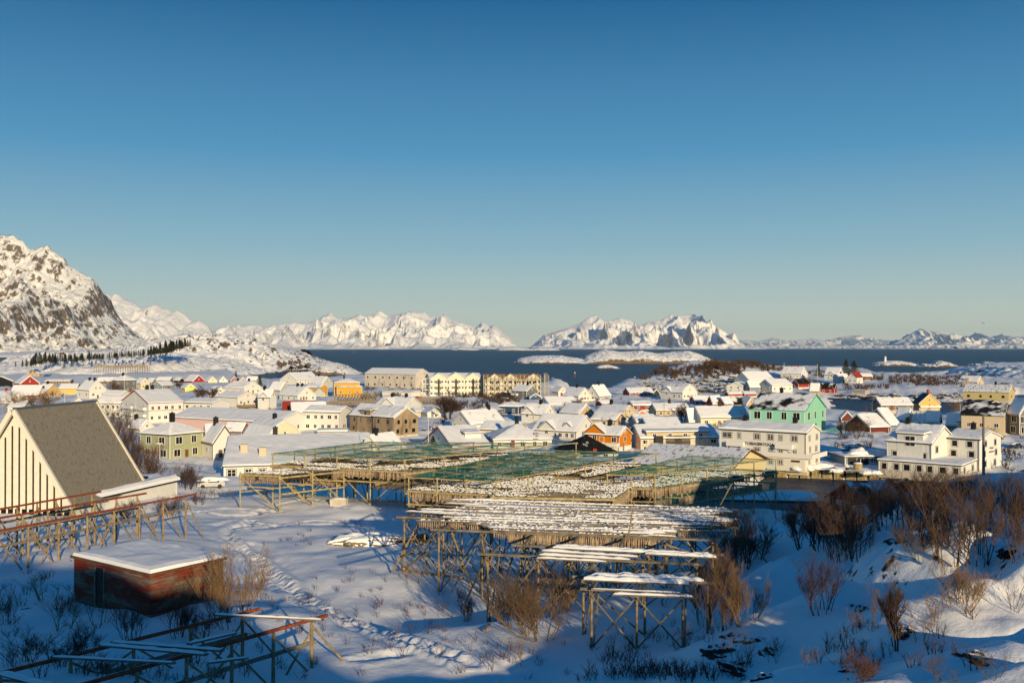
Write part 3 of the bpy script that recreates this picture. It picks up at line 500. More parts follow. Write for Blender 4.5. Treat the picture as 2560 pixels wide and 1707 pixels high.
h2 = t.nodes.new('ShaderNodeVectorMath'); h2.operation = 'SCALE'; h2.inputs[0].default_value = (.001, .028, .088); t.links.new(r2.outputs[0], h2.inputs['Scale']); t.links.new(h2.outputs[0], b.inputs['Base Color'])
mb = MB(); mb.add([(-90000, -400, 0), (90000, -400, 0), (90000, 90000, 0), (-90000, 90000, 0)], [(0, 1, 2, 3)])
tag(mb.build('sea', mw), 'dark blue rippled sea', 'sea', kind='structure')

# islands and hills: own distance, own size, domed in plan
def hill(name, label, prof, base_py, depth, mt, seed=0, rough=1.0, nx=150, ny=70, cy=.5, z0=-1.0, cat='island', pw=.55, wob=.2):
    """prof: (px, py) of the crest line; base_py: waterline pixel at the near shore"""
    Yn = HC * F / (base_py - HY); Yc = Yn + depth * cy
    px = np.array([p[0] for p in prof], float); zz = np.array([HC - (p[1] - HY) * Yc / F for p in prof])
    X = np.linspace((px[0] - CX) / F * Yc, (px[-1] - CX) / F * Yc, nx); xp = (px - CX) / F * Yc
    ridge = np.interp(X, xp, zz); V = np.linspace(0, 1, ny)
    XX, VV = np.meshgrid(X, V); RR = np.interp(XX + fbm(XX / depth * 3, VV * 3, 3, seed) * depth * wob * (VV - cy), xp, zz)
    edge = np.clip(np.minimum(XX - X[0], X[-1] - XX) / (depth * .25), 0, 1) ** .5
    halfd = np.where(VV < cy, (cy - VV) / cy, (VV - cy) / (1 - cy))
    lim = .35 + .65 * edge
    fall = np.clip(1 - (halfd / lim) ** 2, 0, 1) ** pw
    YY = Yn + VV * depth; sc_ = max(6., depth / 8)
    ZZ = (RR - z0) * fall + z0 + fall * fbm(XX / sc_, YY / sc_, 5, seed + 1) * rough * np.clip(halfd * 2, .15, 1) + np.where(fall > 0, .0, -1)
    ZZ += fall * (fbm(XX / (sc_ * .3), YY / (sc_ * .3), 4, seed + 5, True) * rough * .38)
    o = grid_mesh(name, XX, YY, ZZ, mt, label=label, cat=cat); return (XX, YY, ZZ)
hill('island', 'long low snow covered island in the middle of the sound', [(1285, 905), (1300, 895), (1340, 889), (1400, 889), (1440, 895), (1455, 897), (1465, 890), (1490, 880), (1510, 874), (1550, 880), (1600, 877), (1640, 884), (1680, 880), (1720, 877), (1750, 886), (1780, 900), (1795, 907)], 909, 190, M_isle, 3, 3.5, 220, 80)
hill('islet', 'small rounded snowy islet left of the concrete warehouse', [(766, 936), (780, 918), (800, 910), (826, 905), (860, 912), (885, 925), (905, 934), (912, 937)], 937, 110, M_isle, 5, 2.0)
hill('islet', 'tiny snowy skerry in front of the long island', [(1484, 920), (1500, 913), (1520, 911), (1540, 916), (1552, 921)], 922, 35, M_isle, 6, 1.0, 60, 30)
hill('skerry', 'brown rocky skerry that carries the lighthouse', [(2176, 914), (2190, 906), (2215, 902), (2240, 902), (2270, 905), (2296, 914)], 915, 70, M_isle, 7, 2.2, 110, 40)
hill('skerry', 'two humped snowy skerry right of the lighthouse', [(2290, 916), (2310, 909), (2325, 911), (2340, 903), (2352, 902), (2375, 908), (2394, 916)], 917, 55, M_isle, 8, 2.0, 110, 40)
hill('skerry', 'dark jagged skerry at the right', [(2418, 917), (2432, 909), (2450, 910), (2462, 903), (2480, 906), (2500, 912), (2520, 917)], 918, 55, M_isle, 9, 2.5, 110, 40)
hill('islet', 'snowy islet with a rocky right side before the right headland', [(2262, 944), (2290, 933), (2330, 930), (2370, 926), (2400, 933), (2420, 944)], 945, 60, M_isle, 10, 1.6, 110, 40)
hill('island', 'far low snowy skerries under the distant peaks', [(1238, 874), (1250, 867), (1290, 866), (1330, 872), (1345, 867), (1380, 869), (1400, 875)], 876, 500, M_isle, 11, 5, 140, 40)
hill('island', 'thin white skerry under the long distant mountain range', [(1130, 874), (1150, 868), (1180, 870), (1200, 875)], 875.5, 300, M_isle, 12, 4, 60, 30)
hill('headland', 'big snow covered hill with brown rocks behind the village', [(60, 915), (100, 888), (150, 880), (230, 885), (300, 878), (360, 872), (420, 856), (455, 845), (475, 838), (500, 836), (540, 840), (580, 846), (640, 858), (690, 868), (730, 878), (700, 895), (760, 908), (790, 915), (826, 921)][:12] + [(660, 868), (700, 885), (735, 905), (748, 918)], 938, 620, M_hill, 14, 15, 300, 180, cy=.40, pw=.8, cat='hill')
hill('headland', 'low snowy point with a rocky shore left of the small islet', [(560, 905), (600, 893), (660, 896), (700, 903), (740, 914), (762, 924)], 929, 220, M_isle, 15, 6, 150, 60, cat='headland')
hill('headland', 'farther snowy point reaching out behind the small islet', [(600, 888), (650, 876), (700, 872), (730, 876), (770, 890), (800, 902), (830, 913)], 914, 330, M_isle, 37, 7, 170, 60, cat='headland')
hill('headland', 'snowy foot of the hill reaching to the boathouses', [(-80, 912), (0, 908), (90, 905), (200, 896), (330, 893), (420, 888), (500, 893), (560, 905), (610, 920), (655, 936)], 946, 330, M_hill, 16, 6.0, 220, 90, cat='headland')
hill('headland', 'snowy headland at the right with a small pole on its top', [(2360, 955), (2420, 940), (2460, 925), (2500, 914), (2540, 912), (2600, 908), (2700, 905), (2800, 915)], 962, 260, M_isle, 17, 4, 150, 80, z0=2, cat='headland')
hill('headland', 'low far coast with snowy rocks under the steep mountain', [(-60, 888), (60, 880), (150, 876), (260, 878), (330, 872), (420, 870), (560, 866), (700, 872), (800, 877), (960, 872)][:8] + [(760, 874)], 893, 900, M_isle, 18, 7, 220, 60, cat='headland')

def mountain(name, label, prof, Yn, depth, mt, seed=0, amp=.35, nx=420, ny=130, cy=.55, spur=3.0, pw=1.0, base=0, dk=.028):
    Yc = Yn + depth * cy; xp = np.array([(p[0] - CX) / F * Yc for p in prof]); zp = np.array([HC - (p[1] - HY) * Yc / F for p in prof])
    X = np.linspace(xp[0], xp[-1], nx); V = np.linspace(0, 1, ny); XX, VV = np.meshgrid(X, V); YY = Yn + VV * depth
    hmax = zp.max(); s = hmax * .55
    d = np.where(VV < cy, 1 - VV / cy, (VV - cy) / (1 - cy))
    warp = fbm(XX / s, YY / s, 3, seed) * s * .55 * d
    ridge = np.interp(XX + warp, xp, zp)
    fall = (1 - d) ** pw
    sp = fbm(XX / s * 1.0, YY / (s * spur), 3, seed + 2, True)          # spurs run down the slope
    det = fbm(XX / (s * .26), YY / (s * .34), 7, seed + 3, True)
    ZZ = base + (ridge - base) * fall * (1 + (sp - .4) * amp * np.clip(d * 2.2, 0, 1)) + det * hmax * dk * np.clip(fall * 3, 0, 1) * np.clip(.25 + d * 2, 0, 1)
    vis = ridge * .985 * (YY / Yc) ** 1.0
    ZZ = np.where(VV < cy, np.minimum(ZZ, np.maximum(ridge * (YY / Yc) - .002 * hmax, 0) + 2 * hmax * 0), ZZ) - 2
    grid_mesh(name, XX, YY, ZZ, mt, label=label, cat='mountain')
mountain('mountain', 'steep craggy dark and snowy mountain at the left edge', [(-700, 700), (-420, 560), (-300, 610), (-150, 545), (-60, 560), (0, 583), (12, 588), (30, 582), (50, 596), (75, 616), (95, 614), (113, 613), (120, 610), (128, 624), (145, 634), (160, 640), (172, 660), (185, 668), (205, 682), (230, 692), (240, 705), (255, 738), (275, 785), (300, 810), (330, 838), (380, 858), (440, 866), (520, 869)], 4200, 3600, M_mtn, 21, .85, 700, 260, cy=.6, spur=2.2, pw=1.15, dk=.055)
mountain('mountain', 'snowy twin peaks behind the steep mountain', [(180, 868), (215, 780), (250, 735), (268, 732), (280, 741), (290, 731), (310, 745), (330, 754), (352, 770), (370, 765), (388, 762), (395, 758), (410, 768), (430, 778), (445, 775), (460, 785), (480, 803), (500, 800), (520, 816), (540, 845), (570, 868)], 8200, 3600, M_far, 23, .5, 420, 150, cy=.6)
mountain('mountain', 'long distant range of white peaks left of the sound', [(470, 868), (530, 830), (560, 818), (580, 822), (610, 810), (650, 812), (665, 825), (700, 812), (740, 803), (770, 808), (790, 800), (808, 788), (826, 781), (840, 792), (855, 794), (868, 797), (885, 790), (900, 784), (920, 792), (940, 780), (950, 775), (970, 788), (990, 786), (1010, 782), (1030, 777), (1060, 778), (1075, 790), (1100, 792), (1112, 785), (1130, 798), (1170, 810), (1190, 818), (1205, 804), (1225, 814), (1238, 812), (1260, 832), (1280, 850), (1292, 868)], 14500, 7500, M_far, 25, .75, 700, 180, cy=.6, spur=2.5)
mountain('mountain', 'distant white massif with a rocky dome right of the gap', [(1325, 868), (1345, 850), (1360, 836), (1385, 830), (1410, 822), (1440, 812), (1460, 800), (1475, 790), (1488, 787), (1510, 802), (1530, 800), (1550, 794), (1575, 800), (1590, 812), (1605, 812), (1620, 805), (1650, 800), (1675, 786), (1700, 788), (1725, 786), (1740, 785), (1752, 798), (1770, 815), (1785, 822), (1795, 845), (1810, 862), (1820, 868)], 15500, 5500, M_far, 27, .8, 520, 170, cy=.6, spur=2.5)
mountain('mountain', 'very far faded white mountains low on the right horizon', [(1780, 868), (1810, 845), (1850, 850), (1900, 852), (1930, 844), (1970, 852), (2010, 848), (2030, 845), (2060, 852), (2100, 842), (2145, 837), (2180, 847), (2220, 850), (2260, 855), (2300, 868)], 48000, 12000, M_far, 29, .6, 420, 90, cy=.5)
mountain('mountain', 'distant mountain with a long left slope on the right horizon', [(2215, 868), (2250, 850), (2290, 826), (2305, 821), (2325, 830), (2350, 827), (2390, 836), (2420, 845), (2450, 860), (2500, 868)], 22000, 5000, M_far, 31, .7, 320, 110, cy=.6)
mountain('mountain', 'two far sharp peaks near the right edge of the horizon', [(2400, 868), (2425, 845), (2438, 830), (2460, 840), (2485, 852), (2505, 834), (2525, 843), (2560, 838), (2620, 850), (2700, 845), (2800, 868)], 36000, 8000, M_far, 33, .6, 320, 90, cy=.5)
mountain('mountain', 'low strip of snowy foreland at the foot of the distant range', [(1150, 868), (1300, 866.5), (1500, 866), (1760, 865.5), (1900, 865), (2100, 864), (2400, 861), (2600, 862), (2800, 868)], 20000, 1500, M_isle, 35, .9, 700, 30, cy=.5)
# ---------------------------------------------------------------- buildings
WIN = {}
M_door = [mat('door_brown', (.16, .07, .035)), mat('door_grey', (.20, .22, .24)), mat('door_red', (.28, .03, .02))]
def window_mesh(w, h, style):
    k = (round(w, 2), round(h, 2), style)
    if k not in WIN:
        col = {'wood': M_oldwood, 'white': M_trim, 'dark': M_trim, 'olive': M_trim, 'teal': M_trim}[style]
        m = MB(); fw = .13 if w > .8 else .10
        for (a, b, c, d) in ((-w / 2, w / 2, 0, fw), (-w / 2, w / 2, h - fw, h), (-w / 2, -w / 2 + fw, fw, h - fw), (w / 2 - fw, w / 2, fw, h - fw)): m.box(a, -.06, c, b, 0, d)
        if style not in ('olive', 'wood') and w > .85: m.box(-.04, -.05, fw, .04, 0, h - fw)
        if style == 'dark':
            for q in (1 / 3, 2 / 3): m.box(-w / 2 + fw, -.045, h * q - .03, w / 2 - fw, 0, h * q + .03)
        if style not in ('white', 'wood'):
            e = .09
            for (a, b, c, d) in ((-w / 2 - e, w / 2 + e, -e, 0), (-w / 2 - e, w / 2 + e, h, h + e), (-w / 2 - e, -w / 2, 0, h), (w / 2, w / 2 + e, 0, h)): m.box(a, -.05, c, b, 0, d, 1)
        f = mesh('window', m.v, m.f, [col, {'dark': M_black, 'olive': mat('trim_olive', (.10, .09, .045)), 'teal': ROOFM['teal'], 'white': M_trim, 'wood': M_trim}[style]], m.m)
        p = MB(); p.box(-w / 2 + fw, -.02, fw, w / 2 - fw, 0, h - fw); WIN[k] = (f, mesh('pane', p.v, p.f, M_pane))
    return WIN[k]
def add_window(root, face, t, z, w, h, style, off=.0):
    f, p = window_mesh(w, h, style); o = link('window', f, root)
    if face == 'R': o.location = (t, -off - .005, z)
    else: o.location = (-off - .005, t, z); o.rotation_euler = (0, 0, R(-90))
    link('pane', p, o); return o
def profile(kind):
    return {'gable': [(0, 0), (.5, 1), (1, 0)], 'gambrel': [(0, 0), (.2, .62), (.5, 1), (.8, .62), (1, 0)], 'flat': [(0, 0), (1, .25)], 'lean': [(0, 0), (1, 1)], 'hip': [(0, 0), (.5, 1), (1, 0)]}[kind]
def roof_z(kind, a, b, A, B, rise):
    """height over the eaves at (a, b); outside the walls the slope simply goes on"""
    a = np.asarray(a, float); b = np.asarray(b, float)
    if kind == 'hip':
        s = rise / (min(A, B) / 2); return s * np.minimum(np.minimum(a, A - a), np.minimum(b, B - b))
    p = profile(kind); x = a / A
    z = np.interp(x, [q[0] for q in p], [q[1] for q in p])
    s0 = (p[1][1] - p[0][1]) / (p[1][0] - p[0][0]); s1 = (p[-1][1] - p[-2][1]) / (p[-1][0] - p[-2][0])
    z = np.where(x < 0, s0 * x + p[0][1], z); z = np.where(x > 1, s1 * (x - 1) + p[-1][1], z)
    return z * rise
def slab(kind, A, B, rise, ov, z0, t0, t1, swap, n, seed=0, edge=0., wav=0.):
    """a sheet with thickness that follows the roof"""
    br = [q[0] * A for q in profile(kind)]
    aa = np.unique(np.round(np.r_[np.linspace(-ov, A + ov, n), [min(max(q, -ov), A + ov) for q in br], -ov + .12, A + ov - .12], 3))
    bb = np.unique(np.round(np.r_[np.linspace(-ov, B + ov, n), -ov + .12, B + ov - .12], 3))
    if kind == 'hip': bb = np.unique(np.round(np.r_[bb, A / 2, B - A / 2, B / 2], 3)); bb = bb[(bb >= -ov - .01) & (bb <= B + ov + .01)]
    AA, BB = np.meshgrid(aa, bb, indexing='ij'); Z = z0 + roof_z(kind, AA, BB, A, B, rise)
    e = np.minimum(np.minimum(AA + ov, A + ov - AA), np.minimum(BB + ov, B + ov - BB))
    top = t1 * (np.clip(e / edge, 0, 1) ** .45 if edge else 1)
    if wav: top = top * (1 + wav * fbm(AA / 1.6 + seed, BB / 1.6, 3, 60))
    T = Z + t0 + top; Bt = Z + t0
    na, nb = AA.shape; v = []
    for Q in (T, Bt):
        for i in range(na):
            for j in range(nb):
                a, b = AA[i, j], BB[i, j]; v.append((b, a, Q[i, j]) if swap else (a, b, Q[i, j]))
    f = []; o = na * nb
    for i in range(na - 1):
        for j in range(nb - 1):
            q = (i * nb + j, (i + 1) * nb + j, (i + 1) * nb + j + 1, i * nb + j + 1)
            f.append(q[::-1] if swap else q); f.append(tuple(o + k for k in (q if swap else q[::-1])))
    ring = [(i, 0) for i in range(na)] + [(na - 1, j) for j in range(1, nb)] + [(i, nb - 1) for i in range(na - 2, -1, -1)] + [(0, j) for j in range(nb - 2, 0, -1)]
    for (p, q) in zip(ring, ring[1:] + ring[:1]):
        a = p[0] * nb + p[1]; b = q[0] * nb + q[1]; g = (a, o + a, o + b, b); f.append(g if not swap else g[::-1])
    return v, f
def walls(kind, A, B, rise, h, swap, z0=-1.5):
    p = profile(kind) if kind != 'hip' else [(0, 0), (1, 0)]
    pts = [(q[0] * A, h + q[1] * rise) for q in p]; n = len(pts)
    v = []
    for b in (0, B): v += [(0, b, z0)] + [(a, b, z) for a, z in pts] + [(A, b, z0)]
    m = n + 2; f = [tuple(range(m))[::-1], tuple(range(m, 2 * m))]
    f += [(0, 1, m + 1, m), (m - 2, m - 1, 2 * m - 1, 2 * m - 2)]
    if swap: v = [(y, x, z) for x, y, z in v]
    return v, f
def chimney(root, x, y, z0, z1, col):
    m = MB(); m.box(x - .5, y - .5, z0 - .5, x + .5, y + .5, z1); m.box(x - .58, y - .58, z1, x + .58, y + .58, z1 + .12); m.box(x - .16, y - .16, z1 + .12, x + .16, y + .16, z1 + .4)
    o = m.build('chimney', M_black if col == 'black' else ROOFM['red'], root); return o
def house(h):
    W, D, wh, rise, g, kind = h['W'], h['D'], h['wallh'], h['rise'], h['g'], h['roof']
    C = h['C']; root = empty(h['name'], C, math.atan2(h['r'].y, h['r'].x))
    tag(root, h['label'], h['cat'], h['grp'])
    swap = (g == 'L'); A, B = (W, D) if not swap else (D, W)
    if kind == 'hip' and A > B: swap = not swap; A, B = B, A
    if kind == 'lean': swap = False; A, B = W, D
    h.update(A=A, B=B, swap=swap)
    v, f = walls(kind, A, B, rise, wh, swap)
    mt = wallmat(h['color'] if 'color' in h else h['col_']); 
    mats = [mt]
    link('wall', mesh('wall', v, f, mats), root)
    rz = .04; ov = h['ov']
    v, f = slab(kind, A, B, rise, ov, wh, rz, .16, swap, 2)
    roof = link('roof', mesh('roof', v, f, ROOFM[h['rc']]), root)
    sn = h['sn']; seed = int(C.x) % 97
    if sn in SNOWM:
        big = W * D > 500
        v, f = slab(kind, A, B, rise, ov - .05, wh, rz + .165, h['st'] if sn in ('snow', 'rusty', 'thin', 'worn') else .10, swap, 26 if big else 14, seed, .35 if sn in ('snow', 'rusty', 'worn') else .15, .45 if sn in ('snow', 'rusty', 'worn') else .05)
        link('roof_snow', mesh('roof_snow', v, f, SNOWM[sn], smooth=False), roof)
    elif sn in ROOFM:
        v, f = slab(kind, A, B, rise, ov - .05, wh, rz + .165, .05, swap, 4)
        link('roof_covering', mesh('roof_covering', v, f, ROOFM[sn]), roof)
    for (u, w) in h['ch']:
        x, y = u * W, w * D
        if swap: a, b = y, x
        else: a, b = x, y
        if not h['swap'] and g == 'R': x = W * .5; a = x
        if g == 'L' and kind == 'gable': y = D * .5; a = y; x = w * W; b = x
        z = wh + float(roof_z(kind, a, b, A, B, rise))
        chimney(roof, x, y, z - .4, z + (2.3 if kind == 'hip' else 1.75), h['chc'])
    if h['trim']:
        s = .14; e = .03
        for (x, y) in ((0, 0), (W, 0), (0, D)):
            m = MB(); m.box(x - (e if x == 0 else s), y - (e if y == 0 else s), -.5, x + (s if x == 0 else e), y + (s if y == 0 else e), wh - .02); m.build('corner_trim', M_trim, root)
    if h['name'] not in ('annex', 'shed', 'ruin') and W < 60:
        m = MB(); e = .035; zt_ = .38
        m.box(-e, -e, -1.5, W + e, 0, zt_); m.build('foundation', wallmat('concrete'), root); m = MB(); m.box(-e, .001, -1.5, 0, D + e, zt_); m.build('foundation', wallmat('concrete'), root)
    if h['WR'] and h['name'] in ('house', 'cabin', 'cottage') and W > 4:
        t_ = W * (.5 if h['WR'][0] % 2 == 0 else .33); m = MB(); m.box(t_ - .5, -.07, .39, t_ + .5, -.005, 2.35); m.build('door', M_door[seed % 3], root)
    if kind in ('gable', 'hip') and h['name'] in ('house', 'hotel', 'guest_house') and g == 'R':
        m = MB(); m.beam((-ov - .06, -ov * .5, wh - .10), (-ov - .06, D, wh - .10), .12, .12, 6); m.build('gutter', ROOFM['dark'], roof)
        m = MB(); m.beam((-.09, .18, .1), (-.09, .18, wh - .1), .10, n=6); m.build('downpipe', ROOFM['dark'], root)
    # barge boards on the gable that is seen
    if kind in ('gable', 'gambrel') :
        m = MB(); p = profile(kind); o = ov + .02
        for (p0, p1) in zip(p[:-1], p[1:]):
            a0, a1 = p0[0] * A, p1[0] * A; z0, z1 = p0[1] * rise, p1[1] * rise
            if p0[0] == 0: a0 -= ov; z0 -= ov * (z1) / (a1 - 0)
            if p1[0] == 1: a1 += ov; z1 -= ov * (p0[1] * rise) / (A - p0[0] * A)
            q0 = (a0, -o, wh + z0 - .03); q1 = (a1, -o, wh + z1 - .03)
            if swap: q0 = (q0[1], q0[0], q0[2]); q1 = (q1[1], q1[0], q1[2])
            m.beam(q0, q1, .06, .26)
        m.build('barge_board', ROOFM[h['rc']] if h['rc'] in ('red', 'teal', 'brown') or h['col'] == 'white' and False else M_trim, root)
    def rowwin(face, spec, wide, skip=None):
        if not spec: return
        nc, nr = spec; ww, whh = h['ww'], h['wh_'];
        lo = wh * .04; 
        for r_ in range(nr):
            zc = lo + (wh - lo) * (r_ + .5) / nr; hh = min(whh, (wh / nr) * .58)
            hh *= 1.12
            for c_ in range(nc):
                t = wide * (c_ + .5) / nc + (((c_ * 7 + r_ * 3 + seed) % 5) - 2) * wide / nc * .035
                w2 = min(1.15 * ww * (1.25 if (c_ + seed) % 3 == 0 else 1), wide / nc * .62)
                add_window(root, face, t, zc - hh / 2, w2, hh, h['fr'])
    rowwin('R', h['WR'], W); rowwin('L', h['WL'], D)
    if h['gw'] and kind in ('gable', 'gambrel') and rise > 1.6:
        wide = W if g == 'R' else D; hh = min(1.3, rise * .38)
        if h['gw'] == 2:
            for q in (.38, .62): add_window(root, g, wide * q, wh + rise * .08, .9, hh, h['fr'])
        else: add_window(root, g, wide / 2, wh + rise * .16, .95, hh, h['fr'])
    for (face, pos, dw, dk) in h['dorm']:
        wide, dep = (W, D) if face == 'R' else (D, W)
        t0 = pos * wide - dw / 2; t1 = t0 + dw; zt = wh + (min(rise * .55, 2.2) if dk == 'shed' else min(rise * .35, dw * .12) if dw > 3 else rise * .35)
        if dw < 3: f0 = dep * .12; zb = wh
        else: f0 = -.06; zb = -1
        if h['name'] == 'apartment_building' and dk == 'gable': zt = wh + .05; f0 = -1.0
        pk = 0 if dk == 'shed' else dw * (.38 if dw < 8 else .30); dl = dep * .5
        def T(t, d, z): return (t, d, z) if face == 'R' else (d, t, z)
        m = MB(); tm = (t0 + t1) / 2
        vs = [T(t0, f0, zb), T(t1, f0, zb), T(t1, f0, zt), T(tm, f0, zt + pk), T(t0, f0, zt), T(t0, dl, zb), T(t1, dl, zb), T(t1, dl, zt), T(tm, dl, zt + pk), T(t0, dl, zt)]
        m.add(vs, [(0, 1, 2, 3, 4), (1, 6, 7, 2), (5, 0, 4, 9)])
        dd = m.build('dormer', mt, root)
        for nm, th0, th1, mm, ed in (('dormer_roof', 0, .14, ROOFM[h['rc']], 0), ('dormer_snow', .145, .14 + h['st'], SNOWM['snow'] if sn != 'boards' else ROOFM['boards'], .1)):
            m = MB(); o = .35 - ed; fr_ = f0 - o
            segs = [(t0 - o, zt - (o * pk / (dw / 2) if pk else 0)), (tm, zt + pk), (t1 + o, zt - (o * pk / (dw / 2) if pk else 0))] if pk else [(t0 - o, zt), (t1 + o, zt)]
            for (a, b) in zip(segs[:-1], segs[1:]):
                k_ = .22 if not pk else 0
                q = [T(a[0], fr_, a[1] + th0), T(b[0], fr_, b[1] + th0), T(b[0], dl, b[1] + th0 + k_ * 2), T(a[0], dl, a[1] + th0 + k_ * 2),
                     T(a[0], fr_, a[1] + th1), T(b[0], fr_, b[1] + th1), T(b[0], dl, b[1] + th1 + k_ * 2), T(a[0], dl, a[1] + th1 + k_ * 2)]
                m.add(q, [(0, 3, 2, 1), (4, 5, 6, 7), (0, 1, 5, 4), (1, 2, 6, 5), (2, 3, 7, 6), (3, 0, 4, 7)])
            m.build(nm, mm, dd)
        wz = (wh if dw < 3 else max(zt - 2.1, wh * .55)); hh2 = zt - wz - .25
        nwin = 1 if dw < 6 else 2 if dw < 9 else 3 if dw < 12 else 4
        if h['name'] != 'apartment_building' or dk == 'shed':
            if h['name'] == 'guest_house': add_window(dd, face, tm, zt - 2.9, 2.6, 2.5, 'white', -f0 + .01)
            else:
                for q in range(nwin): add_window(dd, face, t0 + dw * (q + .5) / nwin, wz, min(1.2, dw / nwin * .55), max(.6, hh2), h['fr'], -f0 + .01)
    h['root'] = root; h['roofobj'] = roof
    return root
for h in HOUSES:
    h['wh_'] = h['wh']; h['color'] = h.get('col', None) or 'white'
for h in HOUSES:
    if h['roof'] == 'lean': pass
    house(h)
def find(s): return next(h for h in HOUSES if s in h['label'])
def text(root, s, face, t, z, size, m, off=.03, align='CENTER'):
    cu = bpy.data.curves.new('lettering', 'FONT'); cu.body = s; cu.size = size; cu.extrude = .03; cu.align_x = align; cu.offset = size * .022
    tmp_ = bpy.data.objects.new('lettering', cu); COL.objects.link(tmp_)
    dg = bpy.context.evaluated_depsgraph_get(); me = bpy.data.meshes.new_from_object(tmp_.evaluated_get(dg)); bpy.data.objects.remove(tmp_)
    me.materials.clear(); me.materials.append(m); o = link('lettering', me, root)
    if face == 'R': o.location = (t, -off, z); o.rotation_euler = (R(90), 0, 0)
    else: o.location = (-off, t, z); o.rotation_euler = (R(90), 0, R(-90))
    return o
M_letter = mat('lettering_brown', (.05, .03, .025))
def balcony(root, face, t0, t1, z, dep=1.2, hgt=.95, mt=None, snow=True, brace=True):
    m = MB(); mt = mt or M_trim
    def T(t, d, zz): return (t, -d, zz) if face == 'R' else (-d, t, zz)
    def bx(ta, da, za, tb, db, zb, q=m):
        a = T(ta, da, za); b = T(tb, db, zb); q.box(min(a[0], b[0]), min(a[1], b[1]), za, max(a[0], b[0]), max(a[1], b[1]), zb)
    bx(t0, .07, z - .15, t1, dep, z); bx(t0, dep - .06, z + .002, t1, dep, z + hgt); bx(t0, .07, z + .002, t0 + .06, dep - .062, z + hgt); bx(t1 - .06, .07, z + .002, t1, dep - .062, z + hgt)
    o = m.build('balcony', mt, root)
    if brace:
        for t in (t0 + .2, t1 - .2): q = MB(); q.beam(T(t, dep - .1, z - .16), T(t, .06, z - 1.5), .1); q.build('bracket', M_trim, o)
    return o
# quayside hotel
h = find('name letters'); r = h['root']; W, D, wh = h['W'], h['D'], h['wallh']
# windows of its long front, in three rows
for (u, row, w_, h_) in [(.97 - .06, 2, 2.6, 1.5), (.765, 2, .9, 1.5), (.555, 2, 1.6, 1.5), (.40, 2, 1.6, 1.5), (.285, 2, .9, 1.4), (.13, 2, 1.6, 1.5), (.91, 1, 1.5, 1.3), (.765, 1, .9, 1.3), (.555, 1, 1.6, 1.3), (.40, 1, .9, 1.3), (.285, 1, 1.1, 1.3), (.13, 1, 1.0, 1.3), (.50, 0, 1.2, 1.3), (.37, 0, 1.2, 1.3), (.26, 0, 1.2, 1.3)]:
    add_window(r, 'L', u * D, (.60, 3.35, wh - 2.15)[row] if row else .9, w_, h_, 'dark', 0 if row else 1.61)
text(r, 'Tobiasbrygga'.upper(), 'L', .53 * D, wh - 3.62, 1.05, M_letter)
balcony(r, 'L', .70 * D, .90 * D, wh - 3.9); balcony(r, 'L', .14 * D, .33 * D, wh - 3.9)
m = MB(); m.box(-1.6, -.2, -.5, -.01, D * .62, 2.75); m.build('ground_floor_front', wallmat('white'), r)
m = MB(); m.box(-2.1, -2.2, 2.76, -.03, D * .66, 2.95); m.box(-.03, -2.2, 2.76, W * .9, -.03, 2.95); o = m.build('terrace', M_trim, r)
m = MB(); m.box(-2.12, -2.22, 2.952, -2.04, D * .66, 3.9); m.box(-2.04, -2.22, 2.952, W * .9, -2.14, 3.9); m.build('parapet', M_trim, o)
m = MB(); m.box(-2.03, -2.13, 2.952, -.05, D * .66, 3.25); m.build('terrace_snow', M_snowroof, o)
m = MB(); m.box(-1.64, 1.0, 1.75, -1.615, 3.2, 2.25); m.build('sign_board', M_letter, r)
# guest houses
h = find('dark lettering'); r = h['root']; W, wh = h['W'], h['wallh']
text(r, 'Tobiasbrygga', 'R', W * .55, wh - 2.5, .46, M_letter); text(r, '&', 'R', W * .55, wh - 2.92, .3, M_letter); text(r, 'WILHELMBRYGGA', 'R', W * .55, wh - 3.45, .40, M_letter)
m = MB(); m.box(W + .03, .4, 1.4, W + 1.6, 2.4, 3.2); m.build('side_porch', wallmat('white'), r)
# hotel with stacked balconies
h = find('stacked front balconies'); r = h['root']; D, wh = h['D'], h['wallh']
for z in (wh * .33, wh * .66): 
    for (a, b) in ((.08, .46), (.54, .95)): balcony(r, 'L', a * D, b * D, z, 1.3, .9, brace=False)
m = MB(); m.box(-.10, -.10, wh * .62, h['W'], -.02, wh * .62 + .14); m.build('red_band', ROOFM['red'], r)
# apartments by the sea
for key in ('three front gables', 'unfinished apartment'):
    h = find(key); r = h['root']; W, wh = h['W'], h['wallh']
    for z in (wh * .01 + .2, wh * .34, wh * .67):
        for p_ in (.035, .10, .135, .205, .24, .305, .355, .43, .465, .535, .57, .63, .69, .76, .80, .865, .90, .965):
            o_f = 1.01 if any(abs(p_ * W - d_[1] * W) < d_[2] / 2 - .5 for d_ in h['dorm']) else 0
            add_window(r, 'R', p_ * W, z + .35, 1.15, 1.9, 'wood' if key[0] == 'u' else 'white', o_f)
        for p_ in (.05, .27, .42, .60, .74, .93): balcony(r, 'R', p_ * W - 1.6, p_ * W + 1.6, z, 1.9, .9, brace=False)
    if key.startswith('three'):
        for p_ in (.17, .50, .83): m = MB(); m.box(p_ * W - .5, -1.35, .5, p_ * W + .5, -1.01, wh - .4); m.build('stair_window', M_pane, r)
        m = MB()
        for z in (.3, wh * .35, wh * .68): m.box(-4.2, .5, z, -.02, 4, z + .25)
        for x in (-4.1, -2.1): m.box(x, .52, .5, x + .2, .72, wh)
        m.box(-4.4, .3, wh, -.02, 4, wh + .2); m.build('corner_balconies', M_trim, r)
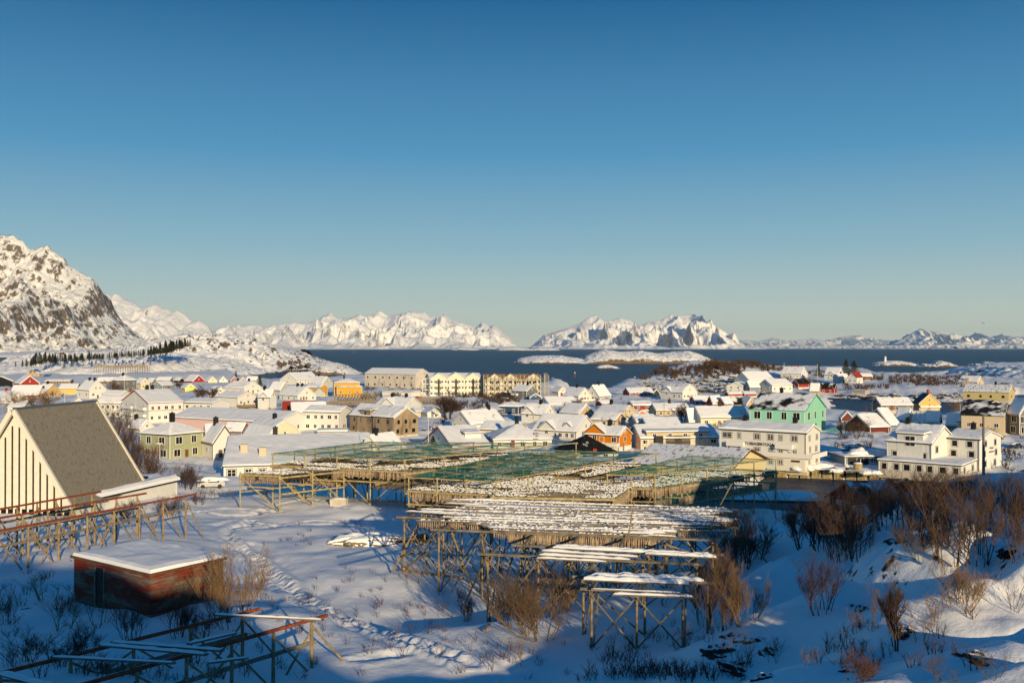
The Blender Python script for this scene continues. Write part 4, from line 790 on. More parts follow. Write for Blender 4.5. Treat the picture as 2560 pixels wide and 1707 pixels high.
h = find('unfinished apartment'); sc_root = empty('scaffolding', h['C'] + h['r'] * 0 , math.atan2(h['r'].y, h['r'].x)); tag(sc_root, 'steel scaffolding around the unfinished apartment building', 'scaffolding'); W, wh = h['W'], h['wallh']
M_steel = mat('galvanised', (.40, .37, .30), .5)
xs = np.linspace(-1, W + 4, 17)
for x in xs:
    m = MB(); m.beam((x, -2.6, -1), (x, -2.6, wh + 2.2), .14); m.beam((x, -3.5, -1), (x, -3.5, wh + 2.2), .14); m.build('upright', M_steel, sc_root)
for z in (1.5, 4, 6.5, 9, wh): m = MB(); m.box(-1, -3.5, z, W + 4, -2.7, z + .12); m.beam((-1, -3.5, z + 1), (W + 4, -3.5, z + 1), .10); m.build('platform', M_wood, sc_root)
for y in np.linspace(2, 12, 4): m = MB(); m.beam((W + 4, y, -1), (W + 4, y, wh + 3), .16); m.build('upright', M_steel, sc_root)
# timber deck, garage bays, skylights, vents, cupola
h = find('white and pink'); m = MB(); m.box(-.05, h['D'] * .12, -1, -.005, h['D'], h['wallh'] - .05); m.build('pink_cladding', wallmat('pink'), h['root'])
h = find('timber deck'); r = h['root']; balcony(r, 'R', -.5, h['W'] + 2.5, .4, 3.5, 1.0, M_wood, brace=False)
m = MB()
for x in np.arange(0, h['W'] + 2, 1.3): m.beam((x, -3.3, .2), (x, -3.3, -3), .18)
m.build('deck_posts', M_wood, r)
h = find('dark open bays'); r = h['root']; W = h['W']
for i, (a, b) in enumerate(((.08, .32), (.35, .52), (.54, .66))): m = MB(); m.box(W * a, -.05, 0, W * b, -.005, 1.9); m.build('garage_bay_shade', M_black, r)  # black sheets on the solid wall paint the shade inside the bays
for u in (.76, .86): add_window(r, 'R', W * u, .5, 1.0, 1.3, 'white')
def roofpt(h, a, b, up=.0):
    z = h['wallh'] + float(roof_z(h['roof'], a, b, h['A'], h['B'], h['rise'])) + .3 + up
    return (b, a, z) if h['swap'] else (a, b, z)
def skylight(h, a, b, w=1.2, l=1.3):
    q = [roofpt(h, a - l / 2, b - w / 2), roofpt(h, a + l / 2, b - w / 2), roofpt(h, a + l / 2, b + w / 2), roofpt(h, a - l / 2, b + w / 2)]
    q = [(x, y, z + .12) for x, y, z in q]; m = MB(); m.add(q + [(x, y, z + .12) for x, y, z in q], [(0, 3, 2, 1), (4, 5, 6, 7), (0, 1, 5, 4), (1, 2, 6, 5), (2, 3, 7, 6), (3, 0, 4, 7)]); m.build('skylight', M_pane, h['roofobj'])
h = find('a skylight in its'); skylight(h, h['A'] * .25, h['B'] * .45)
h = find('gambrel roofed house')
for b in (.25, .5, .75): skylight(h, h['A'] * .32, h['B'] * b)
h = find('school building')
for (u, v_) in ((.13, .2), (.27, .14)):
    m = MB(); x, y = h['W'] * u, h['D'] * v_; z = h['wallh'] + h['rise'] * v_ * 2 + .2; m.box(x - .7, y - .6, z - .3, x + .7, y + .6, z + 1.7); m.build('roof_vent', PALM if False else mat('vent_beige', (.55, .48, .34)), h['roofobj'])
h = find('pale yellow gable')
for b in (.38, .50):
    x, y, z = roofpt(h, h['A'] * .22, h['B'] * b); m = MB(); m.beam((x, y, z - .4), (x, y, z + 1.3), .55, n=10); m.beam((x, y, z + 1.35), (x, y, z + 1.5), .75, n=10); m.build('flue', M_black, h['roofobj'])
m = MB(); m.box(h['W'] * .42, -.06, h['wallh'] * .3, h['W'] * .52, -.005, h['wallh'] * .9 + 1.2); m.build('hatch', mat('hatch_green', (.10, .16, .10)), h['root'])
h = find('cupola on top'); m = MB(); x, y = 1.2, h['D'] / 2; z = h['wallh'] + h['rise']
m.box(x - .35, y - .35, z, x + .35, y + .35, z + .9); m.add([(x - .45, y - .45, z + .91), (x + .45, y - .45, z + .91), (x + .45, y + .45, z + .91), (x - .45, y + .45, z + .91), (x, y, z + 2.0)], [(0, 3, 2, 1), (0, 1, 4), (1, 2, 4), (2, 3, 4), (3, 0, 4)]); m.build('cupola', M_trim, h['roofobj'])
h = find('yellow gabled house with a balcony'); balcony(h['root'], 'R', 0, h['W'], h['wallh'] * .35, 1.2, .9, brace=False)
h = find('black chimney and white balcony'); balcony(h['root'], 'R', 0.5, h['W'] * .95, .6, 2.0, .9, brace=False)
h = find('black chimney and fenced deck'); balcony(h['root'], 'R', 0, h['W'] * 1.3, .6, 2.6, .9, brace=False)
h = find('a white balcony before'); balcony(h['root'], 'L', h['D'] * .55, h['D'] * .95, h['wallh'] * .5, 1.3, 1.0, brace=False)
h = find('bright orange house'); m = MB(); m.box(-.05, -.05, -1, h['W'], -.01, h['wallh'] * .36); m.box(-.05, -.01, -1, -.01, h['D'], h['wallh'] * .36); m.build('white_basement', M_trim, h['root']); balcony(h['root'], 'L', .1, h['D'] * .45, h['wallh'] * .40, 1.4, .9, brace=False)
h = find('recessed balconies'); r = h['root']; W, wh = h['W'], h['wallh']
for z in (.8, wh * .62):
    for u in (.42, .53): m = MB(); m.box(W * u - 2.2, -.16, z, W * u + 2.2, -.07, z + 2.1); m.build('recess_shade_panel', mat('recess_shade', (.14, .12, .09)), r)  # flat panels on the wall, the recesses' shade put into their dark colour
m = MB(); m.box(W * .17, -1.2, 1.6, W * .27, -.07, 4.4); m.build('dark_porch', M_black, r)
# derelict shed: boards, doorway, grey patches
h = find('derelict red'); r = h['root']; D, W, wh = h['D'], h['W'], h['wallh']
mm = mixmat('peeling_red_boards', (.17, .028, .015), (.17, .14, .11), .55, .46, .58, bump=.4, stretch=(.5, .5, 3.2), detail=8)
for o in r.children:
    if o.name.startswith('wall'): o.data.materials[0] = mm
for z in np.arange(.1, wh, .22):
    m = MB(); m.box(-.045, .0, z, -.003, D * .58, z + .20); m.box(-.045, D * .70, z, -.003, D, z + .20); m.build('board', mm, r)
    m = MB(); m.box(0, -.045, z, W, -.003, z + .20); m.build('board', mm, r)
m = MB(); m.box(-.03, D * .585, -.6, -.006, D * .695, wh - .25); m.build('doorway', M_black, r)  # black sheet between the boards, shade of the doorway put into its colour
m = MB(); m.box(-.09, D * .575, -.6, -.046, D * .588, wh - .2); m.box(-.09, D * .695, -.6, -.046, D * .71, wh - .2); m.build('door_frame', M_oldwood, r)
# steep slate building at the left: its gable, ridge and roof
Y0 = 105.0; A0 = P(31, 1028, Y=Y0); A1 = P(240, 1007, Y=Y0 * 160 / 139.0); E0 = P(171, 1266, Y=Y0 - .9)
ax = (A1 - A0); ax.z = 0; ln = ax.length; ax.normalize(); ac = Vector((ax.y, -ax.x, 0)); half_w = (E0 - A0).dot(ac); hr = A0.z; he = E0.z
root = empty('slate_roofed_hall', (A0.x, A0.y, 13.0), math.atan2(ac.y, ac.x)); tag(root, 'tall steep gabled hall with white boarded front and grey slate roof at the left edge', 'hall')
zr = hr - 13; ze = he - 13; hw = half_w
m = MB(); m.add([(-hw, .6, -.5), (hw, .6, -.5), (hw, .6, ze), (0, .6, zr - .3), (-hw, .6, ze), (-hw, ln - .3, -.5), (hw, ln - .3, -.5), (hw, ln - .3, ze), (0, ln - .3, zr - .3), (-hw, ln - .3, ze)], [(0, 1, 2, 3, 4), (9, 8, 7, 6, 5), (1, 6, 7, 2), (5, 0, 4, 9)])
m.build('wall', mat('hall_boards', (.74, .70, .60), .6, var=.08), root)
for i, x in enumerate(np.arange(-hw + .4, hw, .80)):
    top = ze + (zr - .3 - ze) * (1 - abs(x) / hw) - .75
    if top > .5: m = MB(); m.box(x - .09, .56, -.3, x + .09, .598, top); m.build('dark_joint', mat('joint_brown', (.05, .022, .014)), root)
M_slate = mixmat('slate', (.27, .24, .185), (.155, .13, .10), 1.1, .50, .68, detail=3, bump=.5, stretch=(1.8, 5.5, 1.8), bdist=.05, bscale=2)
for s in (-1, 1):
    m = MB(); k = .22; n = Vector((s * (zr - ze), 0, hw)).normalized()
    a = Vector((0, -.0, zr)); b = Vector((s * (hw + .25), 0, ze - .25 * (zr - ze) / hw))
    q = [a, b, b + Vector((0, ln, 0)), a + Vector((0, ln, 0))]; q2 = [p + n * k for p in q]
    m.add([tuple(p) for p in q + q2], [(0, 3, 2, 1), (4, 5, 6, 7), (0, 1, 5, 4), (1, 2, 6, 5), (2, 3, 7, 6), (3, 0, 4, 7)]); ro = m.build('roof', M_slate, root)
    if s == -1:
        ro.name = 'roof'
    for y_ in (-.05, ln - .25):
        m = MB(); m.beam(a + n * .12 + Vector((0, y_ + .1, 0)), b + n * .12 + Vector((0, y_ + .1, 0)), .32, .50); m.build('barge_board', mat('hall_trim', (.70, .66, .56)), ro)
m = MB(); m.beam((0, .4, zr + .25), (0, ln, zr + .25), .5, .22); m.build('ridge_cap', mat('ridge_lead', (.10, .11, .13), .5), root)
m = MB()
for x in np.arange(-hw + 1, hw - .5, .8): m.box(x - .25, .52, 1.0, x + .25, .555, 1.9)
m.build('low_windows', M_pane, root)
h = find('deep snow on its roof')
for b in (.3, .6, .8): x, y, z = h['W'] * b, 2.0, h['wallh'] + .6; m = MB(); m.box(x - .3, y - .3, z - .3, x + .3, y + .3, z + .35); m.box(x - .4, y - .4, z + .36, x + .4, y + .4, z + .5); m.build('roof_vent', M_black, h['roofobj'])

# ---------------------------------------------------------------- quay
q0 = P(1905, 1190, z=0); q1 = P(2380, 1207, z=0); dq = (q1 - q0); LQ = dq.length; dq.normalize(); root = empty('quay', q0, math.atan2(dq.y, dq.x)); tag(root, 'timber piled quay with snow on its edge before the white quayside houses', 'quay')
m = MB(); m.box(-2, .4, -2, LQ, 14, 2.0); m.build('core', mat('quay_core', (.03, .026, .02)), root)
m = MB(); m.box(-2, -.5, 2.002, LQ, 14, 2.2); m.build('deck', M_oldwood, root)
x = -1.5; i = 0
M_fender = mat('fender_planks', (.42, .33, .16), .8, var=.6, vscale=2.5, stretch=(3, 3, .6))
while x < LQ - 2:
    n = 7; m = MB()
    for j in range(n): m.box(x + j * .32, -.75 + .05 * (j % 2), -.9, x + j * .32 + .24, -.45, 2.0 - .06 * (j % 3))
    m.build('fender', M_fender, root); x += 2.52 + (i * 37 % 5) * .07; i += 1
def snowlump(parent_or_none, x0, x1, y0, y1, z, t, nx=40, ny=10, seed=0, amp=.5, name='snow_bank'):
    X, Y_ = np.meshgrid(np.linspace(x0, x1, nx), np.linspace(y0, y1, ny)); e = np.clip(np.minimum(np.minimum(X - x0, x1 - X) / ((x1 - x0) * .15 + .01), np.minimum(Y_ - y0, y1 - Y_) / ((y1 - y0) * .3 + .01)), 0, 1) ** .5
    Z = z - .05 + t * e * (1 + amp * fbm(X / 2.2 + seed, Y_ / 2.2, 4, 70)); v = np.stack([X, Y_, Z], -1).reshape(-1, 3)
    f = [(j * nx + i, j * nx + i + 1, (j + 1) * nx + i + 1, (j + 1) * nx + i) for j in range(ny - 1) for i in range(nx - 1)]
    return link(name, mesh(name, v, f, M_snow, smooth=True), parent_or_none)
snowlump(root, -2.1, LQ, -.62, 14, 2.2, .45, 220, 24, 5, .9)
# ---------------------------------------------------------------- scatter helper
def scatter(name, bv, bf, locs, rots, scl, mt, parent=None, smooth=False):
    bv = np.asarray(bv, float); n = len(locs); locs = np.asarray(locs); rots = np.asarray(rots); scl = np.asarray(scl)
    c, s = np.cos(rots)[:, None], np.sin(rots)[:, None]
    sx = scl if scl.ndim == 2 else np.repeat(scl[:, None], 3, 1)
    X = bv[None, :, 0] * sx[:, 0:1]; Y_ = bv[None, :, 1] * sx[:, 1:2]; Z = bv[None, :, 2] * sx[:, 2:3]
    V = np.stack([X * c - Y_ * s + locs[:, 0:1], X * s + Y_ * c + locs[:, 1:2], Z + locs[:, 2:3]], -1).reshape(-1, 3).astype(np.float32)
    tot = []; st = []; li = []
    fl = np.concatenate([np.array(f) for f in bf]); ft = np.array([len(f) for f in bf]); k = len(bv)
    LI = (fl[None, :] + (np.arange(n) * k)[:, None]).ravel().astype(np.int32); T = np.tile(ft, n).astype(np.int32)
    m = bpy.data.meshes.new(name); m.vertices.add(len(V)); m.vertices.foreach_set('co', V.ravel()); m.loops.add(len(LI)); m.loops.foreach_set('vertex_index', LI)
    m.polygons.add(len(T)); m.polygons.foreach_set('loop_start', (np.cumsum(T) - T).astype(np.int32)); m.polygons.foreach_set('loop_total', T)
    if smooth: m.polygons.foreach_set('use_smooth', np.ones(len(T), bool))
    m.materials.append(mt); m.update(calc_edges=True); return link(name, m, parent)
# one split cod pair: two tapering bodies from a tied tail
def fish_geo():
    m = MB()
    for s in (-1, 1):
        rings = [(0.0, .012, .010), (-.10, .022, .016), (-.38, .055, .028), (-.62, .060, .030), (-.74, .030, .018)]
        vs = []
        for z, a, b in rings: vs += [(s * .045 + dx * a, dy * b, z) for dx, dy in ((-1, 0), (0, -1), (1, 0), (0, 1))]
        fs = [(4 * i + j, 4 * i + (j + 1) % 4, 4 * i + 4 + (j + 1) % 4, 4 * i + 4 + j) for i in range(4) for j in range(4)] + [(16, 17, 18, 19)]
        m.add(vs, [q[::-1] for q in fs])
    return m
FG = fish_geo(); FISH = [mesh('split_cod', [(x * (1 + .25 * i), y, z * (1 - .09 * i)) for x, y, z in FG.v], FG.f, M_fish) for i in range(3)]
NFISH = [0]
def hang_fish(p0, p1, step, label, group, limit=999):
    d = p1 - p0; n = min(int(d.length / step), limit)
    for i in range(n):
        if NFISH[0] >= 298: return
        if random.random() < .12: continue
        t = (i + .5) / n; p = p0 + d * t
        o = link('dried_fish', FISH[NFISH[0] % 3]); NFISH[0] += 1
        o.location = p + Vector((0, 0, -.03)); o.rotation_euler = (random.uniform(-.05, .05), 0, random.uniform(0, 3.1)); o.scale = (1.35, 1.35, random.uniform(1.15, 1.6) if 'netted' in label else random.uniform(.75, 1.15)); tag(o, label, 'dried fish', group)
LOW = MB()
for s in (0,):
    rings = [(0.02, .03, .02), (-.30, .085, .05), (-.68, .05, .03)]; vs = []
    for z, a, b in rings: vs += [(dx * a, dy * b, z) for dx, dy in ((-1, 0), (0, -1), (1, 0), (0, 1))]
    LOW.add(vs, [(4 * i + (j + 1) % 4, 4 * i + j, 4 * i + 4 + j, 4 * i + 4 + (j + 1) % 4) for i in range(2) for j in range(4)])
CL = [(1, 0, 0), (.2, .95, .1), (-.9, .2, 0), (-.2, -1, 0), (.1, 0, .7), (0, 0, -.3)]; CLF = [(0, 1, 4), (1, 2, 4), (2, 3, 4), (3, 0, 4), (1, 0, 5), (2, 1, 5), (3, 2, 5), (0, 3, 5)]
# ---------------------------------------------------------------- fish racks
class Rack:
    def __init__(s, label, loc, group=None):
        s.o = Vector(loc); s.root = empty('fish_rack', s.o); tag(s.root, label, 'fish rack', group); s.n = {}
    def beam(s, kind, a, b, w, h=None, mt=None, n=4, w2=None):
        s.n[kind] = s.n.get(kind, 0) + 1
        if s.n[kind] > 99: return
        m = MB(); m.beam(Vector(a) - s.o, Vector(b) - s.o, w, h, n, w2); return m.build(kind, mt or M_oldwood, s.root)
    def post(s, p, w=.2, dz=.15, mt=None, kind='post', lean=0):
        g = Hgt(p.x, p.y); return s.beam(kind, (p.x, p.y, g - .4), (p.x, p.y, p.z + dz), w, None, mt or M_wood, 7, w * .85)
def lerp(a, b, t): return a + (b - a) * t
ZD = 18.2
rows_px = [((1476, 1471), (1704, 1482)), ((1455, 1441), (1765, 1455)), ((1217, 1384), (1739, 1409)), ((1300, 1362), (1790, 1385)), ((1095, 1323), (1779, 1349)), ((1009, 1292), (1835, 1318)), ((1060, 1271), (1838, 1292)), ((1130, 1253), (1836, 1275))]
RW = [(P(*a, z=ZD), P(*b, z=ZD)) for a, b in rows_px]
rk = Rack('big grey drying rack without a net, fish hanging along its front beam', (3, 70, Hgt(3, 70)))
e1 = (RW[4][1] - RW[4][0]).normalized(); e2 = Vector((-e1.y, e1.x, 0))
post_at = []
for i, (a, b) in enumerate(RW):
    rk.beam('cross_beam', a - e1 * .6, b + e1 * .5, .16, .16, M_oldwood)
    L_ = (b - a).length; n = max(1, int(round(L_ / 3.3))); ps = [lerp(a, b, (j + .02) / n) for j in range(n + 1)] if n > 0 else [a, b]
    for j, p in enumerate(ps):
        g = Hgt(p.x, p.y); rk.post(p - Vector((0, 0, .1)), .16); post_at.append((i, p))
        if j < n and (i in (0, 2, 4, 5) or j % 2 == 0):
            q = ps[j + 1]; gq = Hgt(q.x, q.y)
            rk.beam('brace', (p.x, p.y - .12, ZD - .35), (q.x, q.y - .12, gq - .1), .10, None, M_oldwood, 6)
            if i in (0, 2, 4, 5): rk.beam('brace', (q.x, q.y + .12, ZD - .35), (p.x, p.y + .12, g - .1), .10, None, M_oldwood, 6)
    if i < len(RW) - 1:
        a2, b2 = RW[i + 1]
        for j, p in enumerate(ps):
            den = (b2 - a2).x * e2.y - (b2 - a2).y * e2.x; w_ = p - a2; t_ = (w_.x * e2.y - w_.y * e2.x) / den if den else 0
            q = a2 + (b2 - a2) * t_
            if -.15 < t_ < 1.15 and (q - p).dot(e2) > 0:
                rk.beam('stringer', p + Vector((0, 0, -.16)) - e2 * .4, q + Vector((0, 0, -.16)) + e2 * .4, .12, .16, M_oldwood)
                if j % 2 == 0: rk.beam('strut', (p.x + .1, p.y, Hgt(p.x, p.y) - .1), (q.x + .1, q.y, ZD - .5), .10, None, M_oldwood, 6)
                rk.beam('knee', p + Vector((0, 0, -1.3)), p + e2 * 1.5 + Vector((0, 0, -.2)), .09, None, M_wood, 6)
for _ in range(60):
    i_, p_ = random.choice([q for q in post_at if q[0] >= 2]); q_ = p_ + e1 * random.uniform(-3.2, 3.2) + e2 * random.uniform(-3.5, 3.5)
    rk.beam('prop', (p_.x, p_.y, ZD - random.uniform(.2, 1.2)), (q_.x, q_.y, Hgt(q_.x, q_.y) - .1), random.uniform(.08, .12), None, M_oldwood if _ % 3 else M_wood, 6)
# slanting outer struts at the left and the loose poles at the right
for (px, py, gx, gy) in ((1050, 1300, 978, 1432), (1130, 1330, 1180, 1470), (1219, 1384, 1165, 1500), (1060, 1302, 1130, 1420), (1000, 1395, 1095, 1330), (1010, 1420, 1120, 1345)):
    a = P(px, py, z=ZD - .1); b = ground(gx, gy); rk.beam('strut', a, b + Vector((0, 0, -.1)), .15, None, M_wood, 6)
for (x0, y0, x1, y1) in ((1700, 1310, 1735, 1372), (1650, 1320, 1745, 1380), (1665, 1360, 1740, 1385), (1705, 1335, 1735, 1378), (1800, 1262, 1828, 1210), (1775, 1322, 1787, 1290), (1570, 1342, 1585, 1255), (1192, 1297, 1191, 1268), (1610, 1383, 1700, 1455)):
    a = P(x0, y0, z=ZD + .1); b = P(x1, y1, Y=a.y + .4); rk.beam('loose_pole', a, b, .11, None, M_wood, 6)
def plank(a, b, w=.14, snow=.0, mb=None, kind='pole', mt=None):
    rk.beam(kind, a, b, w, .09, mt or M_oldwood)
    if snow and mb is not None:
        n = max(3, int((b - a).length / .35)); d = (b - a).normalized(); c_ = Vector((-d.y, d.x, 0)); pr = None; o = rk.o; sd_ = random.random() * 50
        for k_ in range(n + 1):
            p = lerp(a, b, .02 + .96 * k_ / n) - o + Vector((0, 0, .05)); ww_ = w * .62 * (1 + .5 * random.random() * min(1, snow * 3)); hh_ = snow * (.55 + .75 * random.random()) * (.35 if k_ in (0, n) else 1)
            base = len(mb.v); mb.v += [tuple(p - c_ * ww_), tuple(p - c_ * ww_ * .7 + Vector((0, 0, hh_ * .8))), tuple(p + Vector((0, 0, hh_))), tuple(p + c_ * ww_ * .7 + Vector((0, 0, hh_ * .8))), tuple(p + c_ * ww_)]
            if pr is not None:
                for z_ in range(4): mb.f.append((pr + z_, base + z_, base + z_ + 1, pr + z_ + 1)); mb.m.append(0)
            pr = base
SN = MB(); fl = []; fr_ = []; fs_ = []; clp = []
NR = 40
for i in range(NR):
    t = i / (NR - 1) * 3.0; k_ = min(int(t), 2); tt = t - k_
    a = lerp(RW[4 + k_][0], RW[5 + k_][0], tt); b = lerp(RW[4 + k_][1], RW[5 + k_][1], tt); Lr = (b - a).length
    s0 = Lr * (.20 if i < 6 else .10 + .12 * random.random()); s1 = Lr * (.80 if i < 10 else .93) + random.uniform(-1, 1.2)
    if i in (8, 22, 23, 37, 38, 44, 45): s0 = Lr * .0; s1 = Lr * 1.0
    s = s0
    while s < s1 - 1:
        ln_ = random.uniform(8, 13); e = min(s + ln_, s1 + .5); dz = .10 + random.uniform(0, .12)
        pa = a + e1 * s + Vector((0, 0, dz)); pb = a + e1 * e + Vector((0, 0, dz + random.uniform(-.05, .05)))
        plank(pa, pb, .11, .085 if random.random() < .36 else .012, SN)
        if random.random() < .75 or i < 3:
            for q in np.arange(s + .3, e - .3, .15):
                if random.random() < .93:
                    p = lerp(pa, pb, (q - s) / (e - s)); fl.append(tuple(p + Vector((0, 0, -.05)))); fr_.append(random.uniform(0, 3)); fs_.append((1.0, 1.0, random.uniform(.6, .9)))
                    if random.random() < .38: clp.append(tuple(p + Vector((0, random.uniform(-.1, .1), .07))))
        s = e + (random.uniform(.3, 2.0) if random.random() < .45 else -.6)
o = scatter('hanging_fish', LOW.v, LOW.f, fl, fr_, fs_, M_fish); tag(o, 'rows of dried fish hanging between the snowy poles of the rack without a net', 'dried fish', kind='stuff')
pc = np.array(clp); o = scatter('snow_clumps', CL, CLF, pc, -.2 + rng.uniform(-.3, .3, len(pc)), np.stack([rng.uniform(.08, .24, len(pc)), rng.uniform(.05, .12, len(pc)), rng.uniform(.05, .12, len(pc))], 1), M_snow); tag(o, 'snow clumps on the fish of the rack without a net', 'snow', kind='stuff')
# snow laden planks in front of it
for (x0, y0, x1, y1, w_, sn_) in ((1345, 1386, 1580, 1399, .26, .13), (1352, 1376, 1600, 1392, .24, .13), (1375, 1368, 1790, 1390, .26, .18), (1385, 1363, 1700, 1382, .22, .12), (1610, 1383, 1795, 1393, .3, .18), (1340, 1394, 1520, 1404, .18, .09),
                                  (1455, 1446, 1728, 1459, .38, .24), (1470, 1439, 1765, 1452, .36, .22), (1480, 1435, 1700, 1446, .3, .18), (1530, 1484, 1735, 1491, .2, .10), (1478, 1471, 1705, 1482, .14, .05),
                                  (1780, 1296, 1841, 1300, .22, .1), (1690, 1271, 1835, 1280, .25, .12), (1640, 1288, 1838, 1302, .22, .1), (1110, 1257, 1420, 1275, .24, .1), (1160, 1247, 1530, 1262, .22, .1), (1015, 1277, 1200, 1290, .2, .1), (1050, 1276, 1330, 1296, .25, .1)):
    plank(P(x0, y0, z=ZD + .12), P(x1, y1, z=ZD + .12), w_, sn_, SN, 'snowy_plank')
link('plank_snow', mesh('plank_snow', SN.v, SN.f, M_snow, smooth=True), rk.root).location = (0, 0, 0)
pa, pb = RW[4]; hang_fish(lerp(pa, pb, .27) + Vector((0, -.05, -.08)), lerp(pa, pb, .80) + Vector((0, -.05, -.08)), .13, 'dried split cod hanging from the front beam of the rack without a net', 'fish hanging from the front beam of the open rack')
hang_fish(P(1195, 1303, z=ZD), P(1238, 1306, z=ZD), .13, 'dried split cod in the short bunch left of the front beam of the open rack', 'fish in the short bunch of the open rack')
# poles lying in the snow below
for (x0, y0, x1, y1) in ((998, 1428, 1160, 1453), (1210, 1580, 1270, 1530), (1008, 1386, 1064, 1389)):
    a = ground(x0, y0) + Vector((0, 0, .12)); b = ground(x1, y1) + Vector((0, 0, .25)); m = MB(); m.beam(a, b, .17, n=7); o = m.build('fallen_pole', M_wood); tag(o, {998: 'long fallen pole on the snow left of the open rack', 1210: 'pale fallen pole leaning out of the snow below the brown bush', 1008: 'short crossbar pole low among the left struts of the open rack'}[x0], 'pole')

# ---- netted racks behind
ZN = 17.0
M_net = bpy.data.materials.new('green_net'); M_net.use_nodes = True; t = M_net.node_tree; b = t.nodes['Principled BSDF']; b.inputs['Base Color'].default_value = (.015, .27, .165, 1); b.inputs['Roughness'].default_value = .6
b.inputs['Alpha'].default_value = .55; c = t.nodes.new('ShaderNodeTexCoord'); n_ = t.nodes.new('ShaderNodeTexNoise'); n_.inputs['Scale'].default_value = .5; n_.inputs['Detail'].default_value = 3; t.links.new(c.outputs['Object'], n_.inputs['Vector'])
r_ = t.nodes.new('ShaderNodeMapRange'); r_.inputs[1].default_value = .35; r_.inputs[2].default_value = .65; r_.inputs[3].default_value = .30; r_.inputs[4].default_value = .66; t.links.new(n_.outputs[0], r_.inputs[0]); t.links.new(r_.outputs[0], b.inputs['Alpha'])
M_postw = mat('pale_posts', (.42, .34, .17), .8, var=.4, vscale=2)
def netrack(label, nlabel, q, nu, nv, hang=(), net=True, dz=1.4, seed=0, snowk=1., fishlab=None, wallnet=()):
    """q: four deck corners (front left, front right, back right, back left) as pixels at the deck's height"""
    c = [P(*p, z=ZN) for p in q]
    def B(u, v): return lerp(lerp(c[0], c[1], u), lerp(c[3], c[2], u), v)
    m_ = B(.5, .5); rk2 = Rack(label, (m_.x, m_.y, Hgt(m_.x, m_.y)), 'netted fish racks')
    us_ = [i / nu for i in range(nu + 1)]; vs_ = [j / nv for j in range(nv + 1)]
    for v in vs_:
        for u in us_:
            p = B(u, v); rk2.post(p, .19, dz if net else .2, M_postw)
            g = Hgt(p.x, p.y)
            if u < 1 and (v == 0 or v == 1):
                q_ = B(u + 1 / nu, v)
                if int(u * nu + v) % 2 == 0: rk2.beam('brace', (p.x, p.y, ZN - .3), (q_.x, q_.y, Hgt(q_.x, q_.y)), .13, None, M_postw, 6)
                else: rk2.beam('brace', (q_.x, q_.y, ZN - .3), (p.x, p.y, g), .10, None, M_postw, 6)
            if v < 1 and u in (0, 1):
                q_ = B(u, v + 1 / nv); rk2.beam('brace', (p.x, p.y, ZN - .3), (q_.x, q_.y, Hgt(q_.x, q_.y)), .13, None, M_postw, 6)
        rk2.beam('girder', B(-.02, v) + Vector((0, 0, -.12)), B(1.02, v) + Vector((0, 0, -.12)), .16, .2, M_postw)
        rk2.beam('girder', B(-.02, v) + Vector((0, 0, -1.5)), B(1.02, v) + Vector((0, 0, -1.5)), .13, .16, M_postw)
        if net: rk2.beam('top_rail', B(-.01, v) + Vector((0, 0, dz - .1)), B(1.01, v) + Vector((0, 0, dz - .1)), .11, None, M_postw)
    for u in us_:
        rk2.beam('girder', B(u, -.02) + Vector((0, 0, -.3)), B(u, 1.02) + Vector((0, 0, -.3)), .16, .18, M_postw)
        rk2.beam('girder', B(u, 0) + Vector((0, 0, -2.2)), B(u, 1) + Vector((0, 0, -2.2)), .13, .16, M_postw)
        if net: rk2.beam('top_rail', B(u, -.01) + Vector((0, 0, dz - .02)), B(u, 1.01) + Vector((0, 0, dz - .02)), .11, None, M_postw)
    wv = (B(.5, 1) - B(.5, 0)).length; wu = (B(1, .5) - B(0, .5)).length; nrow = int(wv / .52); ang_ = math.atan2((B(1, .5) - B(0, .5)).y, (B(1, .5) - B(0, .5)).x)
    fl, fr, fs, cl = [], [], [], []
    for j in range(nrow + 1):
        v = j / nrow; a, b2 = B(0, v), B(1, v); Lr = (b2 - a).length
        if j % max(1, nrow // 14) == 0: rk2.beam('pole', a + Vector((0, 0, .0)), b2 + Vector((0, 0, .0)), .06, None, M_oldwood)
        x = .1
        gate = fbm(np.array([v * 5 + seed]), np.array([seed * 1.7]), 2, 3)[0]
        while x < Lr:
            g_ = fbm(np.array([x / 4 + seed]), np.array([v * 6]), 2, 5)[0]
            if g_ > -.40 and fbm(np.array([v * 23 + seed * 3.1]), np.array([x / 7.0]), 2, 9)[0] > -.22:
                p = a + e_(a, b2) * x; fl.append((p.x, p.y, ZN - .02)); fr.append(random.uniform(0, 3)); fs.append((1.15, 1.15, random.uniform(.9, 1.35)))
                if random.random() < .85 * snowk: cl.append((p.x + random.uniform(-.08, .08), p.y + random.uniform(-.05, .05), ZN + .06 + random.uniform(0, .06)))
            x += .15
    if seed in (1, 4, 7):
        for j in range(nrow // 2):
            v = .02 + .55 * j / (nrow // 2); a, b2 = B(.03, v), B(.97, v); Lr = (b2 - a).length
            for x in np.arange(.3, Lr, .24):
                if random.random() < .75: p = a + e_(a, b2) * x; fl.append((p.x, p.y, ZN - 1.45)); fr.append(random.uniform(0, 3)); fs.append((1.3, 1.3, random.uniform(.8, 1.1)))
    o = scatter('hanging_fish', LOW.v, LOW.f, fl, fr, fs, M_fishshade); tag(o, 'dense rows of dried fish in the ' + fishlab, 'dried fish', kind='stuff')
    pc = np.array(cl); o = scatter('snow_clumps', CL, CLF, pc, ang_ + rng.uniform(-.3, .3, len(pc)), np.stack([rng.uniform(.08, .24, len(pc)), rng.uniform(.05, .13, len(pc)), rng.uniform(.05, .14, len(pc))], 1), M_snow); tag(o, 'snow clumps lying on the fish of the ' + fishlab, 'snow', kind='stuff')
    ff = []
